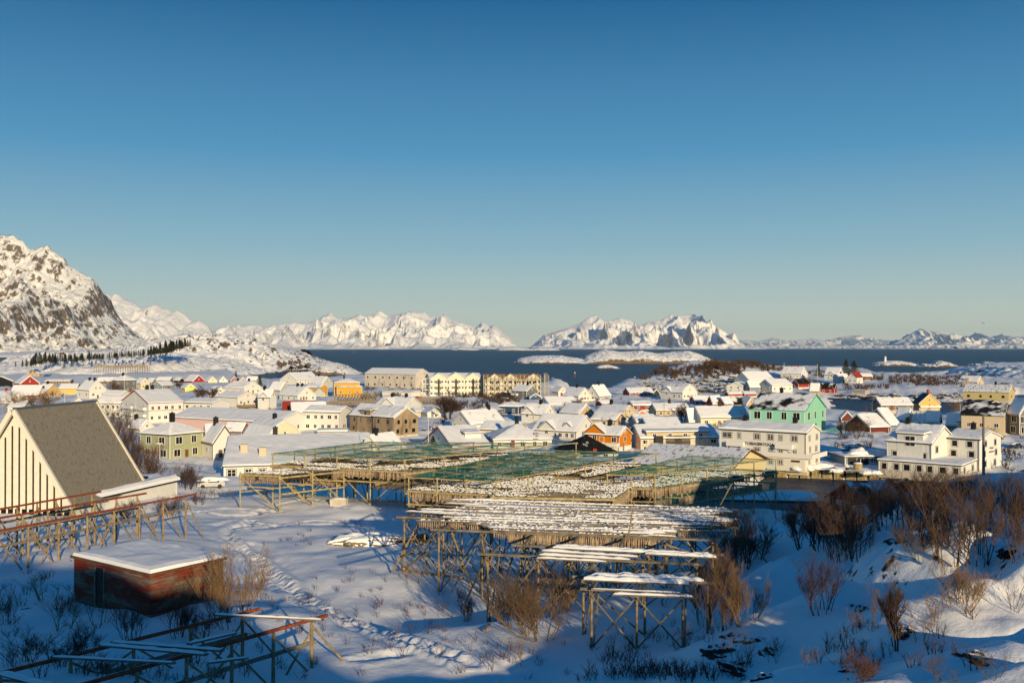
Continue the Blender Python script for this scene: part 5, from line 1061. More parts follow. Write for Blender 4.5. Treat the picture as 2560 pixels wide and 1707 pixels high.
    for zt_ in ((0, -1.35) if net else (-.05,)):
        for v in (.012, .03, .05, .5, .51):
            a, b2 = B(0, v), B(1, v)
            for x in np.arange(.15, (b2 - a).length, .16):
                if fbm(np.array([x / 3 + seed]), np.array([zt_ + v * 9]), 2, 15)[0] > -.25: p = a + e_(a, b2) * x; ff.append((p.x, p.y, ZN - .04 + zt_))
        for u in (0, .02, .98, 1):
            a, b2 = B(u, 0), B(u, 1)
            for x in np.arange(.15, (b2 - a).length, .17):
                if fbm(np.array([x / 3 + seed + u]), np.array([zt_ + u * 9]), 2, 16)[0] > -.2: p = a + e_(a, b2) * x; ff.append((p.x, p.y, ZN - .04 + zt_))
    o = scatter('hanging_fish', LOW.v, LOW.f, ff, rng.random(len(ff)) * 3, np.stack([np.full(len(ff), 1.1), np.full(len(ff), 1.1), rng.uniform(1.0, 1.7, len(ff))], 1), M_fish); tag(o, 'brown dried fish along the edges and lower tier of the ' + fishlab, 'dried fish', kind='stuff')
    for (ua, va, ub, vb) in hang: hang_fish(B(ua, va) + Vector((0, -.12, -.05)), B(ub, vb) + Vector((0, -.12, -.05)), .155, 'dried split cod at the outer edge of the ' + fishlab, 'fish at the edge of the ' + fishlab)
    if net:
        n = 24; v_ = []; 
        for j in range(n + 1):
            for i in range(n + 1):
                u, v = i / n, j / n; p = B(u, v); sag = .35 * abs(math.sin(math.pi * u * nu)) * abs(math.sin(math.pi * v * nv)) + .1 * abs(math.sin(math.pi * u * nu))
                v_.append((p.x, p.y, ZN + dz + .06 - sag + .05 * math.sin(i * 7.3 + j * 3.1)))
        f_ = [(j * (n + 1) + i, j * (n + 1) + i + 1, (j + 1) * (n + 1) + i + 1, (j + 1) * (n + 1) + i) for j in range(n) for i in range(n)]
        o = link('net', mesh('net', v_, f_, M_net, smooth=True)); tag(o, nlabel, 'net')
    for k_, (ua, va, ub, vb) in enumerate(wallnet):
        v_ = []; n = 16
        for i in range(n + 1):
            p = lerp(B(ua, va), B(ub, vb), i / n); g = Hgt(p.x, p.y)
            for z_ in (g - .1, lerp(g, ZN + dz, .33), lerp(g, ZN + dz, .66), ZN + dz - .1): v_.append((p.x + .12 * math.sin(i * 2.1 + z_), p.y + .12 * math.cos(i * 1.7 + z_), z_))
        f_ = [(i * 4 + j, i * 4 + 4 + j, i * 4 + 5 + j, i * 4 + 1 + j) for i in range(n) for j in range(3)]
        o = link('side_net', mesh('side_net', v_, f_, M_sidenet, smooth=True)); tag(o, nlabel.replace('spread over', 'hanging down the side %d of' % (k_ + 1) if k_ else 'hanging down the side of'), 'net')
    return rk2, B
def e_(a, b): return (b - a).normalized()
M_sidenet = mat('green_side_net', (.02, .28, .22), .6); M_sidenet.node_tree.nodes['Principled BSDF'].inputs['Alpha'].default_value = .14
netrack('left netted drying rack near the school building, its upper deck full of fish', 'green net spread over the left fish rack', [(682, 1161), (1012, 1178), (1440, 1131), (930, 1128)], 4, 5, hang=((0, 0, 1, 0),), seed=1, fishlab='left netted rack', wallnet=((0, 0, 0, 1),))
netrack('middle netted drying rack whose fish hang along its near edge', 'green net spread over the middle fish rack', [(1022, 1224), (1240, 1236), (1640, 1160), (1330, 1148)], 3, 6, hang=((0, 0, 1, 0),), seed=4, fishlab='middle netted rack')
netrack('right netted drying rack reaching toward the harbour water', 'green net spread over the right fish rack', [(1518, 1217), (1637, 1219), (1939, 1176), (1730, 1166)], 2, 5, hang=((0, 0, 1, 0), (1, 0, 1, .30)), seed=7, fishlab='right netted rack', wallnet=((1, 0, 1, 1),))
netrack('low open drying rack with snowy fish between the netted racks', '', [(1232, 1240), (1535, 1246), (1600, 1205), (1370, 1200)], 3, 2, net=False, seed=9, fishlab='low rack between the netted racks')
netrack('small lower rack in front of the left netted rack', '', [(601, 1183), (700, 1188), (860, 1172), (760, 1168)], 1, 2, net=False, seed=12, fishlab='small lower rack at the left')

# ---- rusty railed racks on the left
def railrack(label, lines, zb, foot_every, braces=True, planks=()):
    mid = P(*lines[0][0], z=zb); r_ = Rack(label, (mid.x, mid.y, Hgt(mid.x, mid.y)))
    for li, (p0, p1, n, mt_) in enumerate(lines):
        a, b = P(*p0, z=zb), P(*p1, z=zb); d = (b - a).normalized(); c_ = Vector((-d.y, d.x, 0))
        r_.beam('steel_rail', a - d * 6, b + d * .8, .12, .16, M_rust)
        for i in range(n + 1):
            p = lerp(a, b, i / n) - d * .3; g = Hgt(p.x, p.y); r_.beam('post', (p.x, p.y, g - .3), (p.x, p.y, zb - .1), .21, None, M_wood, 8, .17)
            q = p + d * 2.2 - c_ * .25; r_.beam('brace', (p.x, p.y, zb - .3), (q.x, q.y, Hgt(q.x, q.y) - .2), .12, None, M_wood, 6)
            if (i + li) % 2 == 0: q = p - d * 1.6 + c_ * .3; r_.beam('brace', (p.x, p.y, zb - .5), (q.x, q.y, Hgt(q.x, q.y) - .2), .11, None, M_wood, 6)
        r_.beam('plank', a - d * 4 + Vector((0, 0, -1.2)), b + Vector((0, 0, -1.2)), .08, .2, M_oldwood)
    return r_
railrack('row of rusty railed drying rack posts by the steep slate building', [((0, 1326), (471, 1238), 7, 0), ((0, 1294), (350, 1235), 6, 0), ((0, 1272), (237, 1231), 5, 0)], 18.3, 3)
r2 = railrack('empty drying rack with rusty rails and fallen planks in the bottom left corner', [((21, 1676), (619, 1528), 4, 0), ((227, 1704), (791, 1544), 5, 0)], 17.8, 3)
rk = r2; SN = MB()
for (x0, y0, x1, y1, w_, sn_) in ((535, 1535, 810, 1548, .18, .07), (251, 1610, 520, 1634, .22, .08), (280, 1603, 560, 1624, .2, .07), (130, 1640, 440, 1655, .16, .05), (470, 1608, 592, 1580, .15, .06), (0, 1680, 130, 1715, .3, .1), (520, 1655, 620, 1642, .14, .05)):
    plank(P(x0, y0, z=18.0), P(x1, y1, z=18.0), w_, sn_, SN, 'snowy_plank')
link('plank_snow', mesh('plank_snow', SN.v, SN.f, M_snow, smooth=True), rk.root)
# ---- small far racks
def farrack(label, px0, py0, px1, py1, n, hgt, lean=True):
    a, b = ground(px0, py0, 150), ground(px1, py1, 150); r_ = Rack(label, lerp(a, b, .5)); d = (b - a).normalized(); c_ = Vector((-d.y, d.x, 0))
    for row in (0, 4.0, 8.0):
        for i in range(n + 1):
            p = lerp(a, b, i / n) + c_ * row; g = Hgt(p.x, p.y); tp = Vector((p.x, p.y, g + hgt))
            r_.beam('leaning_post', p + d * 1.2 - Vector((0, 0, 0)), tp, .2, None, M_wood); r_.beam('leaning_post', p - d * 1.2, tp, .2, None, M_wood)
        r_.beam('top_pole', Vector((a.x, a.y, Hgt(a.x, a.y) + hgt)) + c_ * row, Vector((b.x, b.y, Hgt(b.x, b.y) + hgt)) + c_ * row, .18, None, M_wood)
farrack('far bare drying rack of leaning poles before the ochre box shaped house', 850, 1006, 945, 1002, 12, 3.4)
farrack('far bare drying rack of leaning poles above the two storey house', 815, 1022, 930, 1020, 12, 3.0)
farrack('far bare drying rack between the concrete warehouse and the bare tree', 1052, 1016, 1130, 1012, 10, 3.0)
hx = P(235, 921, Y=900); r_ = Rack('long brown drying rack high on the snowy hillside at the left', hx)
for i in range(23):
    x_ = hx.x + i * 2.2
    for y_ in (0, 5): r_.beam('post', (x_, hx.y + y_, hx.z - 4), (x_, hx.y + y_, hx.z + 2.5), .28, None, M_wood)
for z_ in (1.0, 2.0, 2.6): r_.beam('rail', (hx.x, hx.y, hx.z + z_), (hx.x + 48.4, hx.y, hx.z + z_), .3, .5, M_wood)
# ---------------------------------------------------------------- vegetation
def bush_mesh(seed, stems=9, spread=.5, h=1.0, levels=3, kids=5, r0=.022, curve=.3, droop=0., mt=None, thick=1.0):
    rd = random.Random(seed); V = []; Fc = []
    def tube(pts, r):
        pr = None; n = len(pts)
        for k, p in enumerate(pts):
            d = (pts[min(k + 1, n - 1)] - pts[max(k - 1, 0)]); d.normalize() if d.length else None
            a = d.orthogonal().normalized(); b_ = d.cross(a); rr = r * (1 - .75 * k / (n - 1)); base = len(V)
            for q in range(3): an = q * 2.094; V.append(tuple(p + a * (rr * math.cos(an)) + b_ * (rr * math.sin(an))))
            if pr is not None:
                for q in range(3): Fc.append((pr + q, pr + (q + 1) % 3, base + (q + 1) % 3, base + q))
            pr = base
    def grow(p, d, ln, r, lv):
        n = 4 if lv > 0 else 3; pts = [p.copy()]; dd = d.copy()
        for k in range(n):
            dd = (dd + Vector((rd.uniform(-1, 1), rd.uniform(-1, 1), rd.uniform(-.6, .9))) * .16 + Vector((0, 0, curve * .25 - droop))).normalized(); pts.append(pts[-1] + dd * (ln / n))
        tube(pts, r)
        if lv > 0:
            for _ in range(kids):
                t = rd.uniform(.25, .98); k = min(int(t * n), n - 1); q = pts[k].lerp(pts[k + 1], t * n - k)
                side = Vector((rd.uniform(-1, 1), rd.uniform(-1, 1), rd.uniform(-.1, .8))).normalized()
                nd = (dd * .75 + side * .75).normalized(); grow(q, nd, ln * rd.uniform(.35, .6), r * .5, lv - 1)
    for s in range(stems):
        an = rd.uniform(0, 6.283); tl = rd.uniform(.05, spread); d = Vector((math.cos(an) * tl, math.sin(an) * tl, 1)).normalized()
        grow(Vector((math.cos(an) * .05 * stems ** .5, math.sin(an) * .05 * stems ** .5, -.05)), d, h * rd.uniform(.55, .95), r0 * rd.uniform(.6, 1.2) * thick, levels - 1)
    A_ = np.array(V); zm = A_[:, 2].max(); wm = np.percentile(np.abs(A_[:, :2]), 97) * 2; A_[:, 2] /= zm; A_[:, :2] /= wm
    return mesh('bare_bush', A_, Fc, mt or M_twig, smooth=False)
BROAD = [bush_mesh(100 + i, 15, 1.0, 1.0, 4, 7, .012, mt=M_twigsun) for i in range(2)]
UPR = [bush_mesh(200 + i, 13, .38, 1.0, 4, 6, .012, .4, mt=M_twig) for i in range(3)]
UPRR = [bush_mesh(250 + i, 13, .42, 1.0, 4, 6, .011, .5, mt=M_twigred) for i in range(2)]
THIN = [bush_mesh(300 + i, 6, .6, 1.0, 4, 5, .010, mt=M_twigsun) for i in range(3)]
TREE = [bush_mesh(400 + i, 3, .35, 1.0, 4, 9, .026, .3, mt=M_twig) for i in range(2)]
WEED = [bush_mesh(500 + i, 6, .22, 1.0, 2, 3, .016, .3, mt=M_twigred) for i in range(2)]
def bush(px, py, hpx, wpx, kind, label, group=None, name='bare_bush', cat='bush', Y0=32, i=[0]):
    g = ground(px, py, Y0); s = hpx * g.y / F; w = wpx * g.y / F; i[0] += 1
    ms = kind[i[0] % len(kind)]; o = link(name, ms); o.location = g + Vector((0, 0, -.05))
    b = max(.5, min(1.6, 1.0)); sx = w
    o.scale = (sx, sx * .9, s); o.rotation_euler = (0, 0, i[0] * 1.7); tag(o, label, cat, group); return o
for a in [
 (1345, 1592, 205, 250, BROAD, 'big golden brown bush lit by the sun right under the front of the open rack'),
 (1275, 1560, 150, 130, BROAD, 'brown bush at the left foot of the big golden bush'),
 (1400, 1530, 120, 120, BROAD, 'brown bush at the right foot of the big golden bush'),
 (1305, 1660, 90, 55, THIN, 'small bare sapling below the big golden bush'),
 (1165, 1550, 90, 60, UPRR, 'dark reddish shrub left of the big golden bush'),
 (1105, 1540, 60, 50, THIN, 'thin shrub at the lower left end of the open rack'),
 (1035, 1460, 60, 80, THIN, 'thin arching shrub by the leftmost strut of the open rack'),
 (578, 1566, 215, 190, BROAD, 'pale bare tree in front of the right end of the derelict shed'),
 (640, 1500, 150, 100, THIN, 'light bare shrub right of the derelict shed beside the footpath'),
 (460, 1530, 110, 90, THIN, 'bare shrub before the red wall of the derelict shed'),
 (400, 1530, 100, 80, THIN, 'bare shrub at the near corner of the derelict shed'),
 (250, 1560, 120, 120, THIN, 'dark bare shrub in shade below the derelict shed'),
 (160, 1570, 110, 110, THIN, 'dark sapling in shade left of the derelict shed'),
 (120, 1500, 90, 110, THIN, 'dark shrub below the rusty railed posts'),
 (330, 1600, 120, 90, UPR, 'shaded thicket shrub below the shed doorway'),
 (440, 1590, 130, 100, UPR, 'shaded thicket shrub below the near shed corner'),
 (500, 1590, 100, 90, UPR, 'shaded thicket shrub between shed and rusty rails'),
 (60, 1660, 90, 130, UPR, 'dark thicket in the bottom left corner, leftmost'),
 (150, 1650, 90, 120, UPR, 'dark thicket in the bottom left corner, second from the edge'),
 (220, 1640, 100, 100, UPR, 'dark thicket left of the fallen snowy planks'),
 (15, 1560, 110, 60, UPR, 'dark shrub cut by the left edge in shade'),
 (2050, 1532, 190, 125, UPRR, 'reddish brown upright bush standing alone on the right knoll'),
 (2240, 1618, 200, 110, TREE, 'bare young tree with forked trunk on the right knoll'),
 (2300, 1610, 120, 90, THIN, 'small sunlit shrub right of the forked young tree'),
 (2400, 1524, 140, 160, BROAD, 'wide bare bush on the sunlit mound at the right'),
 (2330, 1560, 110, 70, THIN, 'thin bush left of the wide bush on the sunlit mound'),
 (2530, 1530, 110, 90, THIN, 'thin bush at the right edge beside the sunlit mound'),
 (2180, 1570, 130, 60, THIN, 'slender shrub left of the forked young tree'),
 (2140, 1580, 80, 50, THIN, 'low shrub between the reddish bush and the forked young tree'),
 (2020, 1660, 60, 60, THIN, 'small thorny shrub near the bottom right rocks'),
 (2140, 1700, 90, 130, UPRR, 'brown shrub at the bottom edge of the right knoll'),
 (2360, 1700, 80, 110, THIN, 'grey twigs at the bottom edge right of the brown shrub'),
 (2480, 1690, 90, 120, THIN, 'grey twigs in the bottom right corner'),
 (2230, 1425, 50, 50, THIN, 'tiny sapling on the shaded slope between the big dark trees'),
 (2380, 1402, 230, 150, UPR, 'tall dark bush with two trunks right of centre on the knoll'),
 (2440, 1408, 240, 160, UPR, 'tall dark bush right behind the two trunked one'),
 (2310, 1400, 120, 130, BROAD, 'low spreading dark bush left of the tall two trunked bush'),
 (2150, 1392, 210, 120, UPR, 'tall dark slender bush right of the reddish lone bush'),
 (2090, 1390, 190, 110, UPR, 'dark slender bush just behind the reddish lone bush'),
 (2060, 1372, 140, 140, UPR, 'dense dark bush before the red boathouse roof'),
 (2020, 1368, 150, 120, UPR, 'dense dark bush at the left end of the thicket'),
 (2120, 1345, 120, 150, UPR, 'dark bush under the black boathouse roof'),
 (2215, 1322, 170, 120, UPR, 'brown bush in the middle of the thicket below the quay'),
 (2275, 1322, 175, 130, UPR, 'brown bush right of the middle of the thicket below the quay'),
 (2335, 1300, 135, 110, UPR, 'brown bush below the low white wing'),
 (2385, 1270, 115, 110, UPR, 'reddish bush on the crest below the white gable'),
 (2440, 1250, 90, 110, THIN, 'thin brown bush on the crest right of the mast'),
 (2490, 1245, 75, 80, THIN, 'thin brown bush farthest right on the crest'),
 (2520, 1335, 180, 110, UPR, 'brown bush at the right edge above the shaded slope'),
 (2560, 1330, 170, 90, UPR, 'brown bush cut by the right edge'),
 (2545, 1400, 150, 90, UPR, 'dark bush at the right edge beside a buried rock'),
 (2180, 1300, 95, 130, UPR, 'dark bush hiding the right half of the red boathouse'),
 (2240, 1290, 110, 120, UPR, 'brown bush before the quay fenders left of the low white wing'),
 (2300, 1262, 80, 100, UPR, 'brown bush just under the quay edge'),
 (2355, 1235, 65, 90, UPR, 'brown bush on the crest right before the low white wing door'),
 (2415, 1225, 55, 80, THIN, 'thin bush on the crest under the low wing end'),
 (2100, 1400, 150, 120, UPR, 'dark bush low in the thicket left of the slender one'),
 (2000, 1330, 90, 110, UPR, 'dark bush between the snowy hall and the thicket'),
 (2040, 1310, 70, 110, UPR, 'dark bush before the left end of the red boathouse'),
 (2480, 1330, 170, 120, UPR, 'brown bush right of the tall dark pair'),
 (2330, 1370, 150, 110, UPR, 'dark bush left behind the tall dark pair'),
 (1780, 1480, 140, 110, UPR, 'dark bush filling the gap under the right end of the open rack'),
 (1815, 1500, 120, 120, BROAD, 'dark spreading bush below the big willow'),
 (1840, 1425, 170, 150, UPR, 'big dark willow bush right of the open rack'),
 (1880, 1400, 150, 120, UPR, 'dark willow bush behind the big one'),
 (1800, 1420, 130, 90, UPRR, 'reddish dark bush touching the right end of the open rack'),
 (1800, 1575, 180, 130, UPR, 'dark tangled bush right of the nearest trestle'),
 (1860, 1560, 170, 130, BROAD, 'dark spreading bush right of the tangled one'),
 (1760, 1560, 130, 90, UPR, 'small dark bush between trestle and tangled bush'),
 (1950, 1300, 90, 60, THIN, 'slender sapling left of the dark thicket'),
 (1700, 1620, 70, 80, THIN, 'low twiggy shrub right below the nearest trestle'),
 (1850, 1680, 110, 90, THIN, 'sapling among the dark rocks at the bottom right of centre'),
 (1930, 1660, 70, 60, THIN, 'thin sapling right of the dark rocks'),
 (465, 1222, 70, 60, UPR, 'dark round bush behind the low white annex'),
 (335, 1195, 90, 70, UPR, 'brown bush between the slate roof and the green house'),
 (300, 1150, 110, 80, UPR, 'brown bush higher up beside the slate roof'),
 (380, 1170, 80, 60, UPRR, 'rusty brown bush at the foot of the green house'),
 (300, 1110, 120, 90, UPR, 'dark bush near the far end of the slate roof'),
 (325, 1165, 110, 80, UPR, 'dark rusty bush between the slate roof and the lamp post'),
 (350, 1205, 90, 90, UPR, 'dark bush at the lower end of the slate roof'),
 (385, 1200, 70, 80, UPR, 'dark brown bush under the green house corner'),
 (455, 1205, 60, 60, UPR, 'dark round bush left of the buried car'),
 (490, 1215, 50, 50, UPR, 'dark bush touching the buried car'),
 (540, 1252, 40, 60, THIN, 'small grey bush in the shade left of the racks'),
 (580, 1248, 35, 35, THIN, 'small grey bush next to the side net'),
 (500, 1262, 50, 50, UPRR, 'reddish twigs behind the end of the rusty rails'),
 (420, 1290, 60, 90, UPR, 'brown twigs in front of the low white annex wall'),
 (330, 1300, 60, 90, UPR, 'brown twigs behind the rusty rails'),
 (660, 1240, 30, 60, THIN, 'twigs behind the side net of the left rack'),
]: bush(*a)
for a in [(1123, 1047, 80, 100, TREE, 'large bare tree in the village before the apartment building with three gables', None, 'bare_tree', 'tree', 200),
 (1425, 1037, 45, 60, TREE, 'bare tree between the white house with small gable and the tan house', None, 'bare_tree', 'tree', 200),
 (1712, 1062, 65, 55, TREE, 'bare tree in front of the long tan house', None, 'bare_tree', 'tree', 200),
 (1590, 1022, 25, 25, TREE, 'small bare tree before the red house in the middle', None, 'bare_tree', 'tree', 200),
 (500, 1000, 42, 50, TREE, 'bare tree among the houses left of the white gabled villa', None, 'bare_tree', 'tree', 200),
 (525, 1000, 35, 45, TREE, 'bare tree right beside the small white gabled house', None, 'bare_tree', 'tree', 200),
 (448, 972, 22, 22, TREE, 'bare tree beside the pale blue house', None, 'bare_tree', 'tree', 200),
 (663, 1022, 45, 25, TREE, 'bare shrub tree before the white house with rounded roof', None, 'bare_tree', 'tree', 200),
 (290, 980, 35, 45, UPR, 'brown shrub left of the grey hipped house', None, 'bare_bush', 'bush', 200),
 (40, 1030, 60, 110, BROAD, 'frosted bare shrubs above the slate roof at the left edge', None, 'bare_bush', 'bush', 150),
 (100, 1020, 50, 90, BROAD, 'frosted bare shrub above the slate ridge', None, 'bare_bush', 'bush', 150),
 (820, 1106, 24, 30, THIN, 'small bare bush before the grey gabled building', None, 'bare_bush', 'bush', 150),
 (1960, 960, 28, 40, UPR, 'brown bush right of the white house with red chimneys', None, 'bare_bush', 'bush', 300),
 (2030, 965, 30, 40, UPR, 'brown bush beside the dark red cabin', None, 'bare_bush', 'bush', 300),
 (1800, 1068, 14, 40, UPR, 'dark hedge bush under the long cream house', None, 'bare_bush', 'bush', 200),
 (2140, 1090, 45, 70, UPR, 'dark bush between the mint green building and the boathouse', None, 'bare_bush', 'bush', 150),
 (2110, 1085, 45, 50, UPR, 'dark bush right at the mint green wing', None, 'bare_bush', 'bush', 150),
 (2170, 1120, 30, 40, THIN, 'shaded bush behind the garage', None, 'bare_bush', 'bush', 150),
 (2420, 1095, 30, 45, UPR, 'frosted bush behind the white two storey quayside house', None, 'bare_bush', 'bush', 150),
 (2470, 1092, 30, 45, UPR, 'frosted bush before the pale beige house', None, 'bare_bush', 'bush', 150),
 (2385, 1030, 35, 40, BROAD, 'dark bush left of the ochre industrial hall', None, 'bare_bush', 'bush', 200),
 (2190, 1000, 12, 60, UPR, 'low brown shrub by the channel', None, 'bare_bush', 'bush', 200),
 (985, 990, 10, 30, UPR, 'brown brush at the foot of the concrete warehouse', None, 'bare_bush', 'bush', 300),
 (925, 975, 14, 40, UPR, 'brown brush left of the concrete warehouse', None, 'bare_bush', 'bush', 300),
 (885, 992, 22, 30, UPR, 'brown brush right of the ochre box shaped house', None, 'bare_bush', 'bush', 300)]: bush(*a)
# many small dry weeds
pts_ = []
for (cx_, cy_, sx, sy, n) in ((880, 1500, 160, 60, 34), (1250, 1650, 200, 60, 36), (860, 1600, 250, 80, 22), (1100, 1560, 140, 60, 26), (800, 1340, 180, 40, 24), (640, 1560, 80, 100, 20), (1650, 1600, 120, 60, 30), (1640, 1690, 130, 16, 70), (150, 1500, 150, 80, 40), (350, 1680, 300, 30, 60), (2150, 1640, 250, 60, 40), (1550, 1660, 80, 40, 20)):
    for _ in range(n):
        px, py = random.gauss(cx_, sx * .6), random.gauss(cy_, sy * .6)
        if py < 1700 and py > 1280: g = ground(px, py); pts_.append((g.x, g.y, g.z - .03))
pts_ = np.array(pts_); half_n = len(pts_) // 2
for i_, (me_, sl) in enumerate(((WEED[0], slice(0, half_n)), (WEED[1], slice(half_n, None)))):
    vv = [tuple(v.co) for v in me_.vertices]; ff = [tuple(p.vertices) for p in me_.polygons]; q = pts_[sl]
    o = scatter('dry_weeds', vv, ff, q, rng.random(len(q)) * 6, np.stack([rng.uniform(.5, 1, len(q)), rng.uniform(.5, 1, len(q)), rng.uniform(.3, .85, len(q))], 1), M_twigred); tag(o, 'scattered dry reddish weed stems poking through the snow', 'weeds', kind='stuff')
# brush on hills: masses nobody could count
def brush(label, areas, mesh_, smin, smax, fn=None, mt=M_twig, wide=1.0):
    vv = [tuple(v.co) for v in mesh_.vertices]; ff = [tuple(p.vertices) for p in mesh_.polygons]; q = []; sc__ = []
    for (x0, y0, x1, y1, n) in areas:
        for _ in range(n):
            g = (fn or (lambda a, b: ground(a, b, 150)))(random.uniform(x0, x1), random.uniform(y0, y1)); q.append(tuple(g)); k = random.uniform(smin, smax); sc__.append((k * wide, k * wide, k))
    o = scatter('brush', vv, ff, q, rng.random(len(q)) * 6, sc__, mt); tag(o, label, 'brush', kind='stuff')
small = bush_mesh(900, 7, .6, 1, 2, 6, .05, mt=M_twig); small2 = bush_mesh(901, 7, .6, 1, 2, 6, .04, mt=M_twig)
brush('brown leafless birch brush covering the round hill behind the gambrel house', [(1640, 918, 1860, 940, 150), (1600, 930, 1780, 950, 70), (1760, 906, 1900, 922, 170), (1900, 915, 1960, 930, 40)], small, 2.6, 5, lambda a, b: ground(a, b, 500), wide=.9)
brush('brown thicket along the snowy islet right of the red roofed house', [(2150, 938, 2210, 952, 35), (2220, 940, 2300, 962, 75), (2290, 942, 2400, 965, 110), (2400, 940, 2440, 955, 30), (2110, 965, 2220, 975, 30), (2020, 930, 2090, 945, 30)], small2, 2.2, 4.2, lambda a, b: ground(a, b, 300))
brush('brown brush around the apartment buildings by the sea', [(1130, 980, 1210, 995, 40), (1195, 990, 1290, 1000, 70), (900, 985, 1000, 1000, 40), (1100, 1010, 1210, 1030, 50), (1200, 1000, 1300, 1012, 40), (1440, 1000, 1530, 1005, 20)], small2, 1.4, 3.0, lambda a, b: ground(a, b, 300))
brush('low brown shrubs scattered in gardens between the village houses', [(520, 1000, 600, 1030, 10), (600, 1010, 700, 1035, 8), (800, 1010, 960, 1030, 14), (1180, 1030, 1240, 1045, 8), (1400, 1000, 1560, 1025, 16), (1610, 990, 1780, 1000, 12), (1500, 1060, 1620, 1080, 6), (1900, 985, 2000, 992, 8),
    (2090, 1060, 2180, 1120, 16), (2160, 1040, 2220, 1060, 6), (2330, 1000, 2400, 1060, 16), (2380, 1080, 2560, 1110, 16), (230, 985, 330, 1000, 8), (20, 1000, 120, 1030, 14), (2500, 1120, 2560, 1180, 10), (1100, 1050, 1150, 1062, 5)], small2, 1.0, 2.4, lambda a, b: ground(a, b, 200))
# conifers
def conifer_mesh(seed, slim=.28, n=900):
    rd = random.Random(seed); V = []; Fc = []
    for _ in range(n):
        z = rd.random() ** 1.2 * .93 + .06; rr = slim * (1 - z) * (.75 + .25 * math.sin(z * 40 + seed)) * rd.uniform(.55, 1.1) + .01; an = rd.uniform(0, 6.283)
        p = Vector((math.cos(an) * rr, math.sin(an) * rr, z)); s = rd.uniform(.03, .065); d = Vector((math.cos(an), math.sin(an), -.35 + rd.uniform(-.3, .3))).normalized() * s; e = Vector((-math.sin(an), math.cos(an), rd.uniform(-.4, .4))).normalized() * s * .5
        b_ = len(V); V += [tuple(p - d * .4 - e), tuple(p - d * .4 + e), tuple(p + d)]; Fc.append((b_, b_ + 1, b_ + 2))
    return mesh('crown', V, Fc, M_conif)
CONE = [conifer_mesh(i, s) for i, s in ((1, .26), (2, .32), (3, .22))]; WIDE = [conifer_mesh(7, .62, 2200), conifer_mesh(8, .7, 2200)]
tm = MB(); tm.beam((0, 0, -.15), (0, 0, .5), .05, n=6, w2=.02); TR = mesh('trunk', tm.v, tm.f, M_twig)
def conifer(p, s, w, ms, label, group=None):
    r_ = empty('conifer_tree', p); r_.scale = (w, w, s); r_.rotation_euler = (0, 0, random.uniform(0, 6)); tag(r_, label, 'conifer', group); link('crown', ms, r_); link('trunk', TR, r_)
for i in range(170):
    t = (i / 169) ** .8; px = 48 + t * 415 + random.gauss(0, 9); 
    tops = np.interp(px, [48, 75, 90, 130, 180, 220, 250, 290, 320, 350, 390, 420, 445, 455, 465], [905, 898, 880, 886, 888, 880, 890, 888, 880, 876, 866, 856, 848, 850, 845])
    bot = np.interp(px, [48, 130, 200, 300, 340, 420, 465], [916, 906, 902, 892, 890, 882, 866])
    Yd = 1050 + random.uniform(-40, 60) if px > 100 else 900; b_ = bot - random.uniform(0, 5); hp = max(9, (b_ - tops) * random.uniform(.7, 1.15)); p = P(px, b_, Y=Yd); s = hp * Yd / F
    conifer(p + Vector((0, 0, -1)), s * random.uniform(.8, 1.35) + 1, s * random.uniform(1.0, 1.9), CONE[i % 3], *(('dark spruce in the dense climbing belt at the crest of the snowy hill', 'spruces near the crest') if px > 360 else ('dark spruce in the thin row across the snowy hill', 'spruces in the thin row') if px > 150 else ('dark spruce in the lower wood behind the beige cottage on the far left', 'spruces at the far left')))
for (px, py, hp, wp, k_, lab) in ((1083, 1134, 44, 46, 1, 'dark conifer beside the flagpole in the middle of the village'), (2115, 940, 42, 36, 1, 'large dark conifer left of two behind the red roofed house'), (2135, 944, 42, 44, 1, 'large dark conifer right of two behind the red roofed house'),
                             (2046, 940, 34, 20, 0, 'slim dark conifer beside the tall pole on the islet'), (650, 975, 34, 26, 0, 'dark spruce next to the white gabled house with two chimneys'), (590, 945, 18, 12, 0, 'small spruce on the far shore left of the low barn')):
    g = ground(px, py, 100); s = hp * g.y / F; conifer(g, s, wp * g.y / F / (1.2 if k_ else .55), (WIDE if k_ else CONE)[px % 2], lab)
# ---------------------------------------------------------------- lighthouse, poles, masts
g = P(2213, 902, Y=HC * F / (915 - HY) + 30); r_ = empty('lighthouse', (g.x, g.y, g.z - 1.5)); tag(r_, 'small white lighthouse with a red top on the brown skerry', 'lighthouse')
m = MB(); m.beam((0, 0, 0), (0, 0, 8.5), 4.2, n=14, w2=3.2); m.build('tower', M_trim, r_); m = MB(); m.beam((0, 0, 8.5), (0, 0, 8.8), 4.4, n=14); m.build('gallery', M_trim, r_)
m = MB(); m.beam((0, 0, 8.8), (0, 0, 10.4), 2.3, n=12); m.build('lantern', ROOFM['red'], r_); m = MB(); m.beam((0, 0, 10.4), (0, 0, 11.6), 2.6, n=12, w2=.3); m.build('cap', ROOFM['red'], r_)
def pole(px, py, hp, label, cat='pole', w=.16, mt=None, name='pole', Y0=60, lamp=False, wires=False, knob=True):
    g = ground(px, py, Y0); hh = hp * g.y / F; r_ = empty(name, g); tag(r_, label, cat); m = MB(); m.beam((0, 0, -.4), (0, 0, hh), w, n=8, w2=w * .6); m.build('shaft', mt or M_trim, r_)
    if lamp: m = MB(); m.box(-.5, -.15, hh, .5, .15, hh + .14); m.build('lamp_head', M_trim, r_)
    elif wires: m = MB(); m.box(-.9, -.06, hh - .7, .9, .06, hh - .55); m.build('crossarm', M_wood, r_)
    elif knob: m = MB(); m.beam((0, 0, hh), (0, 0, hh + .12), w * 1.1, n=8); m.build('finial', mt or M_trim, r_)
